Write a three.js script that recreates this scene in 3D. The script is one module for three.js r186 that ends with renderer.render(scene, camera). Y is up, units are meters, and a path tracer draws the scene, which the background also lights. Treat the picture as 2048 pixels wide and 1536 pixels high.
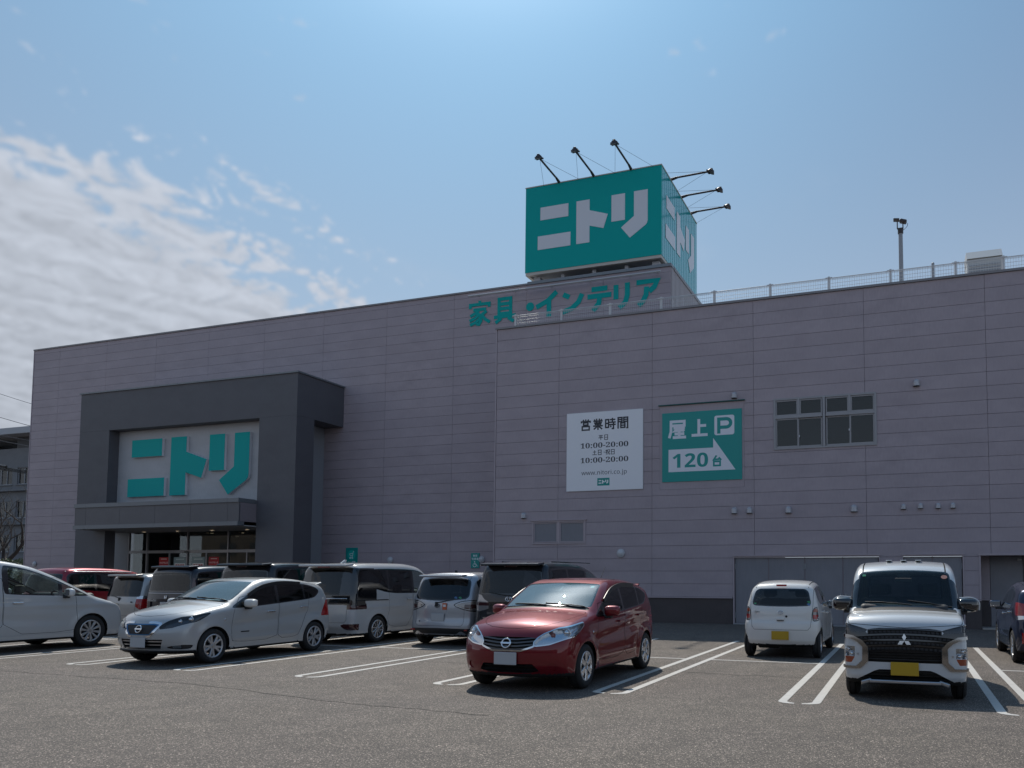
import * as THREE from 'three';
import { mergeGeometries } from 'three/addons/utils/BufferGeometryUtils.js';
import { RoundedBoxGeometry } from 'three/addons/geometries/RoundedBoxGeometry.js';
import { FontLoader } from 'three/addons/loaders/FontLoader.js';
import { TextGeometry } from 'three/addons/geometries/TextGeometry.js';
import { createNoise2D } from 'simplex-noise';

// ---------------------------------------------------------------- camera, sky, sun, exposure
const scene = new THREE.Scene();
const camera = new THREE.PerspectiveCamera(2 * Math.atan(768 / 1577.0) * 180 / Math.PI, 4 / 3, 0.1, 3000);
camera.position.set(0, 1.5, 0);
{
  const m = new THREE.Matrix4().makeBasis(new THREE.Vector3(0.943914, 0.002861, -0.330179), new THREE.Vector3(0.017686, 0.998089, 0.05921), new THREE.Vector3(0.329717, -0.061729, 0.942059));
  camera.quaternion.setFromRotationMatrix(m);
}
camera.setViewOffset(2048, 1536, 1024 - 1263.6, 768 - 1061.4, 2048, 1536);   // shifted lens
scene.add(camera);
const renderer = new THREE.WebGLRenderer({ antialias: true });
renderer.toneMapping = THREE.LinearToneMapping;
renderer.toneMappingExposure = 1.0;
renderer.shadowMap.enabled = true;

const SUN = new THREE.Vector3(-0.415, 1, -0.635).normalize();
const sun = new THREE.DirectionalLight(new THREE.Color(1.0, 0.93, 0.83), 3.6);
sun.name = 'sun'; sun.position.copy(SUN).multiplyScalar(150); sun.target.position.set(-12, 0, -20);
sun.position.add(sun.target.position);
sun.castShadow = true; sun.shadow.radius = 1.0; sun.shadow.mapSize.set(4096, 4096);
Object.assign(sun.shadow.camera, { left: -70, right: 70, top: 70, bottom: -70, near: 1, far: 400 });
scene.add(sun, sun.target);

let seed = 20240607;
const rnd = () => { seed = (seed + 0x6d2b79f5) | 0; let t = Math.imul(seed ^ (seed >>> 15), 1 | seed); t = (t + Math.imul(t ^ (t >>> 7), 61 | t)) ^ t; return ((t ^ (t >>> 14)) >>> 0) / 4294967296; };
const rr = (a, b) => a + (b - a) * rnd();
const n2 = createNoise2D(rnd), n2b = createNoise2D(rnd);
const fbm = (x, y, o = 4, g = 0.5, n = n2) => { let s = 0, a = 1, t = 0; for (let i = 0; i < o; i++) { s += a * n(x, y); t += a; a *= g; x = x * 2.03 + 17.1; y = y * 2.03 - 9.7; } return s / t; };
const clamp = (x, a = 0, b = 1) => Math.min(b, Math.max(a, x)), mix = (a, b, t) => a + (b - a) * t;
const sstep = (a, b, x) => { const t = clamp((x - a) / (b - a)); return t * t * (3 - 2 * t); };
{
  // clear hazy spring air with an altocumulus sheet on the sun's left
  const W = 2048, H = 1024, data = new Float32Array(W * H * 4);
  for (let j = 0; j < H; j++) {
    const el = ((j + 0.5) / H - 0.5) * Math.PI, y = Math.sin(el), c = Math.cos(el);
    for (let i = 0; i < W; i++) {
      const az = ((i + 0.5) / W - 0.5) * 2 * Math.PI, x = Math.cos(az) * c, z = Math.sin(az) * c;
      const cs = clamp(x * SUN.x + y * SUN.y + z * SUN.z, -1, 1), th = Math.acos(cs);
      const h = Math.pow(1 - clamp(y, 0, 1), 2.5);
      let r = mix(0.105, 0.68, h), g = mix(0.215, 0.77, h), b = mix(0.40, 0.86, h);
      const g1 = Math.exp(-Math.pow(th / 0.46, 2)), g2 = Math.exp(-Math.pow(th / 0.15, 2));   // forward scatter round the sun
      r += 0.23 * g1 + 3.0 * g2; g += 0.44 * g1 + 3.1 * g2; b += 0.58 * g1 + 3.1 * g2;
      if (y > 0.012) {
        const px = x / y, pz = z / y;
        // the sheet lies beyond a nearly straight edge; puffs in rows that run along the edge
        const wx = px + 0.045 * n2(px * 4.1, pz * 3.1), wz = pz + 0.08 * n2b(px * 3.7, pz * 2.7), far = clamp((-px - 1.7) / 2.8);
        const d = -1.70 - px - 0.02 * (pz + 1.6), fq = mix(13.5, 8.0, far);
        const large = fbm(px * 1.5 + 5, pz * 1.1, 3), cell = fbm(wx * fq, wz * fq * 0.62, 5, 0.55, n2b);
        const street = Math.sin(wx * 19 + 1.6 * n2(wz * 1.4, wx * 0.8)), ripple = Math.sin(wx * 26 + wz * 7 + 2.6 * n2(wz * 0.9, wx * 1.1));
        const cov = 1.25 * d + 0.30 * large + 0.60 * cell + 0.17 * street - 0.05;
        let a = sstep(0.0, 0.36, cov) * sstep(-0.42, -0.1, d);
        a = clamp(a) * sstep(0.02, 0.10, y);
        // thin wisps elsewhere
        const w = fbm(px * 1.2 + 30, pz * 0.55 + 11, 5), w2 = fbm(px * 3.1 - 8, pz * 2.6 + 3, 4);
        const wisp = sstep(0.28, 0.85, w) * (0.5 + 0.5 * w2) * 0.16 * sstep(0.05, 0.2, y);
        const puff = sstep(0.52, 0.85, fbm(px * 6.5 + 3, pz * 6.5, 4)) * 0.5 * sstep(0.1, 0.45, fbm(px * 0.7, pz * 0.7 + 40, 2)) * sstep(0.2, 0.4, y);
        const shade = 0.91 + 0.20 * cell + 0.06 * ripple * sstep(0.1, 0.6, d) - 0.05 * sstep(0.5, 1.6, cov);
        const lit = 0.54 * shade * (1 + 0.45 * Math.exp(-Math.pow(th / 0.5, 2)));
        const al = clamp(a * 0.94 + wisp + puff);
        r = mix(r, lit * 0.985, al); g = mix(g, lit * 1.06, al); b = mix(b, lit * 1.20, al);
      }
      if (y < 0) { const k = sstep(0, -0.08, y); r = mix(r, 0.16, k); g = mix(g, 0.16, k); b = mix(b, 0.17, k); }
      const o = (j * W + i) * 4; data[o] = r; data[o + 1] = g; data[o + 2] = b; data[o + 3] = 1;
    }
  }
  const sky = new THREE.DataTexture(data, W, H, THREE.RGBAFormat, THREE.FloatType);
  sky.mapping = THREE.EquirectangularReflectionMapping; sky.magFilter = THREE.LinearFilter; sky.minFilter = THREE.LinearFilter; sky.wrapS = THREE.RepeatWrapping; sky.needsUpdate = true;
  scene.background = sky; scene.environment = sky;
}
// ---------------------------------------------------------------- helpers
const taken = new Map();
function numbered(name) { const k = taken.get(name) ?? 0; taken.set(name, k + 1); return k ? name + '_' + String(k).padStart(3, '0') : name; }
const V3 = (x, y, z) => new THREE.Vector3(x, y, z);
function mesh(parent, name, geo, mat) { const m = new THREE.Mesh(geo, mat); m.name = name; m.castShadow = m.receiveShadow = true; parent.add(m); return m; }
function tag(o, label, category, group) { o.userData.label = label; o.userData.category = category; if (group) o.userData.group = group; return o; }
function thing(name, label, category, pos = [0, 0, 0], turn = 0, group) { const g = new THREE.Group(); g.name = numbered(name); g.position.set(...pos); g.rotation.y = turn; scene.add(g); return tag(g, label, category, group); }
function structure(name, geo, mat) { const m = mesh(scene, numbered(name), geo, mat); m.userData.kind = 'structure'; return m; }
function uvMetres(g) {   // uv in metres from the face each vertex belongs to
  const p = g.attributes.position, n = g.attributes.normal, uv = new Float32Array(p.count * 2);
  for (let i = 0; i < p.count; i++) {
    const a = Math.abs(n.getX(i)), b = Math.abs(n.getY(i)), c = Math.abs(n.getZ(i));
    if (a > b && a > c) { uv[2 * i] = p.getZ(i); uv[2 * i + 1] = p.getY(i); } else if (b > c) { uv[2 * i] = p.getX(i); uv[2 * i + 1] = p.getZ(i); } else { uv[2 * i] = p.getX(i); uv[2 * i + 1] = p.getY(i); }
  }
  g.setAttribute('uv', new THREE.BufferAttribute(uv, 2)); return g;
}
const box = (x0, x1, y0, y1, z0, z1) => uvMetres(new THREE.BoxGeometry(Math.abs(x1 - x0), Math.abs(y1 - y0), Math.abs(z1 - z0)).translate((x0 + x1) / 2, (y0 + y1) / 2, (z0 + z1) / 2));
const rbox = (w, h, d, r, x = 0, y = 0, z = 0, s = 3) => new RoundedBoxGeometry(w, h, d, s, r).translate(x, y, z);
const rod = (a, b, r, r2 = r, n = 8) => {
  const A = V3(...a), B = V3(...b), d = B.clone().sub(A), g = new THREE.CylinderGeometry(r2, r, d.length(), n);
  return g.applyQuaternion(new THREE.Quaternion().setFromUnitVectors(V3(0, 1, 0), d.normalize())).translate((A.x + B.x) / 2, (A.y + B.y) / 2, (A.z + B.z) / 2);
};
const bar = (a, b, w, h) => {   // rectangular bar between two points
  const A = V3(...a), B = V3(...b), d = B.clone().sub(A), g = new THREE.BoxGeometry(w, d.length(), h);
  return g.applyQuaternion(new THREE.Quaternion().setFromUnitVectors(V3(0, 1, 0), d.normalize())).translate((A.x + B.x) / 2, (A.y + B.y) / 2, (A.z + B.z) / 2);
};
const merge = (list) => mergeGeometries(list.map((g) => { const q = g.index ? g.toNonIndexed() : g; for (const k of Object.keys(q.attributes)) if (!['position', 'normal', 'uv'].includes(k)) q.deleteAttribute(k); return q; }));
const poly = (pts, depth, bevel = 0) => {   // extruded outline in the xy plane, front face at z = depth
  const s = new THREE.Shape(pts.map(([x, y]) => new THREE.Vector2(x, y)));
  return new THREE.ExtrudeGeometry(s, { depth, bevelEnabled: bevel > 0, bevelSize: bevel, bevelThickness: bevel, bevelOffset: -bevel, bevelSegments: 1, curveSegments: 4 });
};
const lin = (r, g, b) => new THREE.Color().setRGB(r, g, b);
const std = (c, roughness = 0.6, metalness = 0, extra = {}) => new THREE.MeshStandardMaterial({ color: lin(...c), roughness, metalness, ...extra });
const phys = (c, o) => new THREE.MeshPhysicalMaterial({ color: lin(...c), ...o });
function dataTex(W, H, f, srgb, rep) {
  const d = new Uint8Array(W * H * 4);
  for (let j = 0; j < H; j++) for (let i = 0; i < W; i++) { const c = f(i, j), o = (j * W + i) * 4; if (c.length) { d[o] = c[0]; d[o + 1] = c[1]; d[o + 2] = c[2]; } else d[o] = d[o + 1] = d[o + 2] = c; d[o + 3] = 255; }
  const t = new THREE.DataTexture(d, W, H); t.wrapS = t.wrapT = THREE.RepeatWrapping; t.magFilter = THREE.LinearFilter; t.minFilter = THREE.LinearFilter; if (srgb) t.colorSpace = THREE.SRGBColorSpace; if (rep) t.repeat.set(...rep); t.needsUpdate = true; return t;
}
// noise that tiles: four corners blended
const tiled = (f, W) => (i, j) => { const u = i / W, v = j / W; return f(i, j) * (1 - u) * (1 - v) + f(i - W, j) * u * (1 - v) + f(i, j - W) * (1 - u) * v + f(i - W, j - W) * u * v; };
function canvasTex(w, h, draw) { const c = document.createElement('canvas'); c.width = w; c.height = h; const x = c.getContext('2d'); draw(x, w, h); const t = new THREE.CanvasTexture(c); t.colorSpace = THREE.SRGBColorSpace; t.magFilter = THREE.LinearFilter; return t; }
const rectSub = (rects, hole) => {   // rectangles [x0,x1,y0,y1] minus a hole
  const out = [];
  for (const r of rects) {
    const [a, b, c, d] = r, [e, f, g, h] = hole;
    if (f <= a || e >= b || h <= c || g >= d) { out.push(r); continue; }
    if (g > c) out.push([a, b, c, g]);
    if (h < d) out.push([a, b, h, d]);
    const lo = Math.max(c, g), hi = Math.min(d, h);
    if (e > a) out.push([a, e, lo, hi]);
    if (f < b) out.push([f, b, lo, hi]);
  }
  return out.filter(([a, b, c, d]) => b - a > 0.03 && d - c > 0.03);
};
// ---------------------------------------------------------------- materials
const panelTex = dataTex(512, 512, tiled((i, j) => 214 + 14 * fbm(i / 170, j / 90, 4) + 6 * fbm(i / 9, j / 40, 2, 0.5, n2b) + 3 * n2(i / 2.2, j / 2.2), 512), true, [1 / 5.3, 1 / 5.3]);
const panelBump = dataTex(256, 256, tiled((i, j) => 128 + 50 * Math.sin(i * Math.PI / 4) + 34 * n2(i / 3, j / 5) + 30 * n2b(i / 40, j / 60), 256), false, [1 / 0.8, 1 / 0.8]);
const panelMats = [[0.585, 0.488, 0.525], [0.575, 0.480, 0.516], [0.595, 0.496, 0.532], [0.578, 0.480, 0.514]].map((c) => std(c, 0.55, 0, { map: panelTex, bumpMap: panelBump, bumpScale: 0.0015 }));
const M = {
  core: std([0.24, 0.20, 0.215], 0.8), trim: std([0.42, 0.355, 0.38], 0.45, 0.1), capDark: std([0.24, 0.225, 0.23], 0.45, 0.2),
  plinth: std([0.12, 0.10, 0.10], 0.85, 0, { map: panelTex }), portal: std([0.155, 0.152, 0.168], 0.55, 0, { map: panelTex, bumpMap: panelBump, bumpScale: 0.001 }), portalCap: std([0.20, 0.215, 0.23], 0.4, 0.3),
  canopy: std([0.185, 0.18, 0.195], 0.45, 0.15, { map: panelTex }), canopyTrim: std([0.19, 0.20, 0.215], 0.4, 0.3), soffit: std([0.36, 0.35, 0.34], 0.6),
  white: std([0.62, 0.62, 0.64], 0.45, 0, { map: panelTex }), teal: phys([0.0, 0.385, 0.355], { roughness: 0.5, specularIntensity: 0.35 }), tealSide: phys([0.0, 0.38, 0.40], { roughness: 0.22, clearcoat: 0.6, clearcoatRoughness: 0.12 }), signWhite: std([0.72, 0.72, 0.75], 0.4),
  grey: std([0.30, 0.31, 0.33], 0.5), greyDark: std([0.06, 0.062, 0.068], 0.6), black: std([0.012, 0.012, 0.013], 0.5), frame: std([0.30, 0.29, 0.30], 0.4, 0.4), steel: std([0.42, 0.42, 0.43], 0.38, 0.7), galv: std([0.55, 0.56, 0.57], 0.42, 0.6),
  door: std([0.33, 0.325, 0.36], 0.45, 0.05, { map: panelTex }), roof: std([0.25, 0.25, 0.25], 0.9), beige: std([0.55, 0.50, 0.44], 0.5), armDark: std([0.055, 0.045, 0.045], 0.5, 0.3), wire: std([0.10, 0.10, 0.11], 0.5, 0.3), fencePost: std([0.60, 0.58, 0.57], 0.45, 0.1), fenceWire: std([0.58, 0.58, 0.58], 0.4, 0.2),
  pane: phys([0.80, 0.84, 0.84], { transmission: 1, roughness: 0.0, ior: 1.5 }), paneDark: phys([0.42, 0.46, 0.48], { transmission: 1, roughness: 0.02, ior: 1.5 }),
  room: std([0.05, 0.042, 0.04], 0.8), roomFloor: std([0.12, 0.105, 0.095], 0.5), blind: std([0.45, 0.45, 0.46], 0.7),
};
// ---------------------------------------------------------------- ground
{
  const T = 1024, spk = new Float32Array(T * T);
  for (let k = 0; k < 105000; k++) {   // aggregate stones of a few millimetres
    const x = rnd() * T, y = rnd() * T, r = 0.9 + 1.5 * rnd() * rnd(), v = (rnd() < 0.5 ? 1 : -1) * (0.15 + 0.85 * rnd() * rnd()), R = Math.ceil(r) + 1;
    for (let dy = -R; dy <= R; dy++) for (let dx = -R; dx <= R; dx++) { const d = Math.hypot(dx, dy) - r; if (d < 0.6) { const o = ((((y | 0) + dy) & (T - 1)) * T) + (((x | 0) + dx) & (T - 1)); spk[o] = mix(spk[o], v, clamp(0.6 - d)); } }
  }
  const big = tiled((i, j) => fbm(i / 300, j / 300, 5, 0.55), T);
  const col = dataTex(T, T, (i, j) => { const s = spk[j * T + i], b = 1 + 0.16 * big(i, j), k = 69 * b * (1 + (s > 0 ? 2.1 * s : 0.8 * s)) ; return [clamp(k * 1.13, 0, 255), clamp(k * 1.035, 0, 255), clamp(k * 0.955, 0, 255)]; }, true, [1 / 3.1, 1 / 3.1]);
  const bmp = dataTex(T, T, (i, j) => 120 + 80 * spk[j * T + i], false, [1 / 3.1, 1 / 3.1]);
  const asphalt = std([1.0, 1.0, 1.0], 0.83, 0, { map: col, bumpMap: bmp, bumpScale: 0.004, vertexColors: true });
  // one sheet to the horizon, denser near the lot so that worn and stained patches keep their outlines
  const near = new THREE.PlaneGeometry(70, 46, 560, 368).rotateX(-Math.PI / 2).translate(-17, 0, -15);
  const shade = (g) => {
    const p = g.attributes.position, c = new Float32Array(p.count * 3), uv = new Float32Array(p.count * 2);
    for (let i = 0; i < p.count; i++) {
      const x = p.getX(i), z = p.getZ(i);
      let v = 1 + 0.13 * fbm(x * 0.12, z * 0.30, 4) + 0.07 * fbm(x * 0.9, z * 1.4, 3, 0.5, n2b);
      const lane = Math.abs(((x + 1.3) / 2.47 % 1 + 1) % 1 - 0.5) * 2.47;   // oil drips in the middle of the bays
      const st = fbm(x * 2.3 + 9, z * 1.5, 4); if (z < -10 && z > -20 && st > 0.28 && lane < 0.6) v *= 1 - 0.6 * (st - 0.28);
      const tr = fbm(x * 0.25 + 50, z * 3.2, 3); if (z > -9) v *= 1 - 0.10 * sstep(0.25, 0.5, tr);
      c[3 * i] = v; c[3 * i + 1] = v * (1 - 0.012 * fbm(x * 0.2, z * 0.2 + 70, 2)); c[3 * i + 2] = v * (0.99 - 0.02 * fbm(x * 0.3 + 20, z * 0.3, 2)); uv[2 * i] = x; uv[2 * i + 1] = z;
    }
    g.setAttribute('color', new THREE.BufferAttribute(c, 3)); g.setAttribute('uv', new THREE.BufferAttribute(uv, 2)); return g;
  };
  // outer ring of the same sheet
  const parts = [shade(near)];
  for (const [x0, x1, z0, z1] of [[-700, 700, 8, 700], [-700, 700, -700, -38], [-700, -52, -38, 8], [18, 700, -38, 8]]) parts.push(shade(new THREE.PlaneGeometry(x1 - x0, z1 - z0, 40, 40).rotateX(-Math.PI / 2).translate((x0 + x1) / 2, 0, (z0 + z1) / 2)));
  structure('ground', mergeGeometries(parts.map((g) => g.toNonIndexed())), asphalt);
  // painted bay markings
  const paintTex = dataTex(512, 512, tiled((i, j) => { const w = fbm(i / 60, j / 60, 5), s = n2b(i / 3, j / 3); return 226 + 16 * w - (w > 0.38 ? 90 * (w - 0.38) : 0) - (s > 0.80 ? 70 : 0); }, 512), true, [0.55, 0.55]);
  const paint = std([0.66, 0.64, 0.60], 0.7, 0, { map: paintTex });
  const stripe = (pts, name) => { const s = new THREE.Shape(pts.map(([x, z]) => new THREE.Vector2(x, -z))); const g = new THREE.ShapeGeometry(s).rotateX(-Math.PI / 2).translate(0, 0.004, 0); const p = g.attributes.position, uv = g.attributes.uv; for (let i = 0; i < p.count; i++) uv.setXY(i, p.getX(i), p.getZ(i)); return structure(name, g, paint); };
  const w = 0.105, off = 0.205;
  for (let k = -10; k <= 3; k++) {
    const c = -1.29 + 2.475 * k;
    for (const s of [-1, 1]) {
      const a = c + s * (off + w / 2), b = c + s * (off - w / 2), z0 = -9.82, z1 = -19.25, pts = [[a, z1]];
      pts.push([a, z0 - 0.12]);
      for (let q = 1; q <= 5; q++) { const t = q / 5 * Math.PI / 2; pts.push([a - s * 0.18 * (1 - Math.cos(t)), z0 - 0.12 + 0.16 * Math.sin(t)]); }
      pts.push([c + s * 0.045, z0 + 0.045], [c + s * 0.045, z0 - 0.02], [b - s * 0.04, z0 - 0.055], [b, z0 - 0.12], [b, z1 + 0.05], [b - s * 0.02, z1]);
      stripe(pts, 'bay_line');
    }
    if (k < 3) stripe([[c + off + w / 2 + 0.005, -14.53], [c + 2.475 - off - w / 2 - 0.005, -14.53], [c + 2.475 - off - w / 2 - 0.005, -14.62], [c + off + w / 2 + 0.005, -14.62]], 'bay_line');
  }
  // hairline cracks and paving joints
  const crackM = std([0.018, 0.017, 0.016], 0.9);
  const crack = (pts, r) => { const g = []; const P = []; for (let i = 0; i < pts.length - 1; i++) for (let k = 0; k < 14; k++) { const t = k / 14, x = mix(pts[i][0], pts[i + 1][0], t), z = mix(pts[i][1], pts[i + 1][1], t); P.push([x + 0.03 * n2(x * 6, z * 6), z + 0.05 * n2b(x * 4, z * 4)]); }
    for (let i = 0; i < P.length - 1; i++) { const [a, b] = P[i], [c, d] = P[i + 1], l = Math.hypot(c - a, d - b) || 1, ww = r * (0.5 + 0.8 * Math.abs(n2(a * 9, b * 9))), nx = -(d - b) / l * ww, nz = (c - a) / l * ww; const q = new THREE.BufferGeometry(); q.setAttribute('position', new THREE.BufferAttribute(new Float32Array([a + nx, 0, b + nz, c + nx, 0, d + nz, c - nx, 0, d - nz, a + nx, 0, b + nz, c - nx, 0, d - nz, a - nx, 0, b - nz]), 3)); g.push(q); }
    const m = mergeGeometries(g); m.translate(0, 0.0025, 0); const N = new Float32Array(m.attributes.position.count * 3); for (let i = 1; i < N.length; i += 3) N[i] = 1; m.setAttribute('normal', new THREE.BufferAttribute(N, 3)); structure('pavement_joint', m, crackM); };
  crack([[-14, -8.75], [-9.5, -8.6], [-6.5, -7.95], [-4.2, -7.75]], 0.009);
  crack([[-11, -12.2], [-8.9, -12.35], [-4, -12.5], [-1.4, -12.35], [1.5, -12.2]], 0.010);
  crack([[-9, -16.4], [-6, -16.3], [-3.2, -16.5]], 0.009);
  crack([[-3, -5.6], [-1, -5.9], [1.5, -5.75]], 0.006);
}
// ---------------------------------------------------------------- Japanese lettering as brush strokes on a 100 x 100 square, y down
const B = (a, b, c, d) => [a, b, c, b, c, d, a, d, a, b];
const GL = {
  '家': [[50, 3, 50, 14], [12, 31, 12, 17, 88, 17, 88, 31], [24, 37, 76, 37], [50, 37, 34, 50, 12, 60], [38, 48, 54, 62, 56, 82, 48, 94, 36, 92], [46, 58, 30, 70, 10, 78], [54, 70, 34, 86, 12, 94], [78, 46, 58, 60], [58, 56, 72, 76, 92, 90]],
  '具': [B(26, 6, 74, 62), [26, 25, 74, 25], [26, 43, 74, 43], [5, 73, 95, 73], [36, 79, 12, 95], [64, 79, 88, 95]],
  '・': [[50, 36, 50, 64]],
  'イ': [[84, 6, 52, 36, 10, 56], [56, 36, 56, 96]], 'ン': [[14, 14, 38, 28], [12, 88, 48, 76, 74, 52, 88, 20]], 'テ': [[22, 14, 78, 14], [8, 40, 92, 40], [52, 40, 48, 68, 28, 94]],
  'リ': [[26, 10, 26, 62], [74, 6, 74, 50, 66, 76, 40, 94]], 'ア': [[8, 14, 90, 14, 78, 36, 58, 50], [48, 32, 46, 60, 34, 82, 16, 96]],
  '営': [[26, 4, 32, 16], [50, 2, 50, 14], [76, 4, 68, 16], [10, 33, 10, 21, 90, 21, 90, 33], B(30, 31, 70, 50), [46, 50, 42, 62], B(18, 63, 82, 93)],
  '業': [[38, 2, 38, 20], [62, 2, 62, 20], [16, 7, 24, 20], [84, 7, 76, 20], [8, 23, 92, 23], [34, 25, 38, 35], [66, 25, 62, 35], [14, 38, 86, 38], [20, 50, 80, 50], [6, 64, 94, 64], [50, 38, 50, 98], [46, 66, 12, 92], [54, 66, 88, 92]],
  '時': [B(8, 16, 34, 82), [8, 48, 34, 48], [44, 18, 94, 18], [68, 4, 68, 40], [40, 40, 98, 40], [40, 60, 98, 60], [78, 44, 78, 94, 62, 93], [50, 69, 58, 81]],
  '間': [[8, 98, 8, 6, 42, 6, 42, 40, 8, 40], [8, 23, 42, 23], [92, 40, 58, 40, 58, 6, 92, 6, 92, 94, 80, 94], [58, 23, 92, 23], B(32, 52, 68, 90), [32, 71, 68, 71]],
  '平': [[10, 12, 90, 12], [26, 24, 34, 44], [74, 24, 66, 44], [4, 55, 96, 55], [50, 12, 50, 98]], '日': [B(20, 6, 80, 94), [20, 50, 80, 50]], '土': [[16, 38, 84, 38], [50, 6, 50, 90], [6, 90, 94, 90]],
  '祝': [[24, 4, 24, 18], [6, 22, 40, 22, 6, 60], [24, 46, 24, 98], [30, 52, 42, 64], B(50, 10, 92, 48), [62, 48, 60, 72, 44, 96], [78, 48, 78, 92, 98, 92, 98, 80]],
  '屋': [[14, 30, 88, 30, 88, 8, 14, 8, 14, 60, 4, 96], [28, 43, 92, 43], [52, 44, 38, 58, 84, 56], [74, 50, 88, 62], [34, 75, 88, 75], [60, 63, 60, 94], [24, 94, 98, 94]],
  '上': [[46, 6, 46, 92], [46, 42, 86, 42], [6, 92, 94, 92]], '台': [[46, 4, 22, 40, 80, 36], [66, 22, 88, 46], B(22, 56, 78, 93)],
  'カ': [[10, 28, 84, 28, 78, 88, 60, 88], [44, 6, 42, 50, 12, 96]], 'ー': [[8, 50, 92, 50]], 'ト': [[36, 6, 36, 96], [36, 40, 80, 62]],
  '置': [B(12, 6, 88, 26), [38, 6, 38, 26], [62, 6, 62, 26], [10, 36, 90, 36], B(28, 47, 80, 84), [28, 59, 80, 59], [28, 71, 80, 71], [12, 50, 12, 96, 94, 96]],
  '場': [[22, 10, 22, 76], [4, 36, 38, 36], [2, 82, 40, 70], B(52, 6, 90, 40), [52, 23, 90, 23], [42, 52, 98, 52], [50, 66, 92, 66, 88, 94, 76, 94], [66, 68, 46, 94], [80, 68, 62, 96]],
  '専': [[10, 14, 90, 14], [50, 2, 50, 62], B(22, 25, 78, 54), [22, 39, 78, 39], [6, 67, 94, 67], [70, 58, 70, 96, 54, 94], [28, 76, 38, 88]], '用': [[18, 98, 18, 8, 84, 8, 84, 96, 70, 96], [18, 36, 84, 36], [18, 64, 84, 64], [50, 8, 50, 96]],
  '駐': [[46, 8, 8, 8, 8, 66, 46, 66, 42, 94], [8, 28, 44, 28], [8, 46, 44, 46], [26, 8, 26, 66], [70, 2, 78, 14], [54, 24, 98, 24], [58, 56, 94, 56], [76, 24, 76, 94], [50, 94, 99, 94]], '車': [[10, 14, 90, 14], [50, 2, 50, 98], B(18, 29, 82, 66), [18, 47, 82, 47], [4, 83, 96, 83]],
  'ク': [[36, 6, 12, 48], [32, 24, 84, 24, 66, 72, 26, 96]], 'ラ': [[20, 12, 78, 12], [8, 40, 86, 40, 70, 76, 28, 96]], 'ス': [[16, 14, 78, 14, 54, 58, 8, 92], [54, 58, 92, 92]],
};
function drawGlyph(x, ch, ox, oy, s, lw) {
  x.lineWidth = lw; x.lineCap = 'butt'; x.lineJoin = 'miter';
  if (ch === '・') { x.beginPath(); x.arc(ox + s / 2, oy + s / 2, lw * 0.8, 0, 7); x.fillStyle = x.strokeStyle; x.fill(); return; }
  for (const st of GL[ch]) { x.beginPath(); for (let i = 0; i < st.length; i += 2) x[i ? 'lineTo' : 'moveTo'](ox + st[i] * s / 100, oy + st[i + 1] * s / 100); const n = st.length; if (st[0] === st[n - 2] && st[1] === st[n - 1]) x.closePath(); x.stroke(); }
}
function glyphGeo(ch, w, h, t) {   // raised strokes; each stroke a little prouder than the one before it so that no two faces share a plane
  const out = []; let k = 0;
  for (const st of GL[ch]) {
    const P = []; for (let i = 0; i < st.length; i += 2) P.push([(st[i] / 100 - 0.5) * w, (0.5 - st[i + 1] / 100) * h]);
    if (ch === '・') { out.push(new THREE.CylinderGeometry(t * 0.8, t * 0.8, 0.02, 24).rotateX(Math.PI / 2).translate(0, 0, 0.01)); continue; }
    const L = [], R = [], n = P.length, closed = P[0][0] === P[n - 1][0] && P[0][1] === P[n - 1][1];
    for (let i = 0; i < n; i++) {
      const a = i ? P[i - 1] : closed ? P[n - 2] : null, b = P[i], c = i < n - 1 ? P[i + 1] : closed ? P[1] : null;
      const d1 = a && [b[0] - a[0], b[1] - a[1]], d2 = c && [c[0] - b[0], c[1] - b[1]], u = (d) => { const l = Math.hypot(...d); return [d[0] / l, d[1] / l]; };
      const e1 = u(d1 ?? d2), e2 = u(d2 ?? d1), m = [-(e1[1] + e2[1]), e1[0] + e2[0]], ml = Math.hypot(...m), q = Math.min(1.6, 2 / ml) * t / 2 / ml;
      L.push([b[0] + m[0] * q, b[1] + m[1] * q]); R.push([b[0] - m[0] * q, b[1] - m[1] * q]);
    }
    for (let i = 0; i < n - 1; i++) { out.push(poly([L[i], L[i + 1], R[i + 1], R[i]].reverse(), 0.012 + 0.0011 * k)); k++; }
  }
  return merge(out);
}
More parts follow.
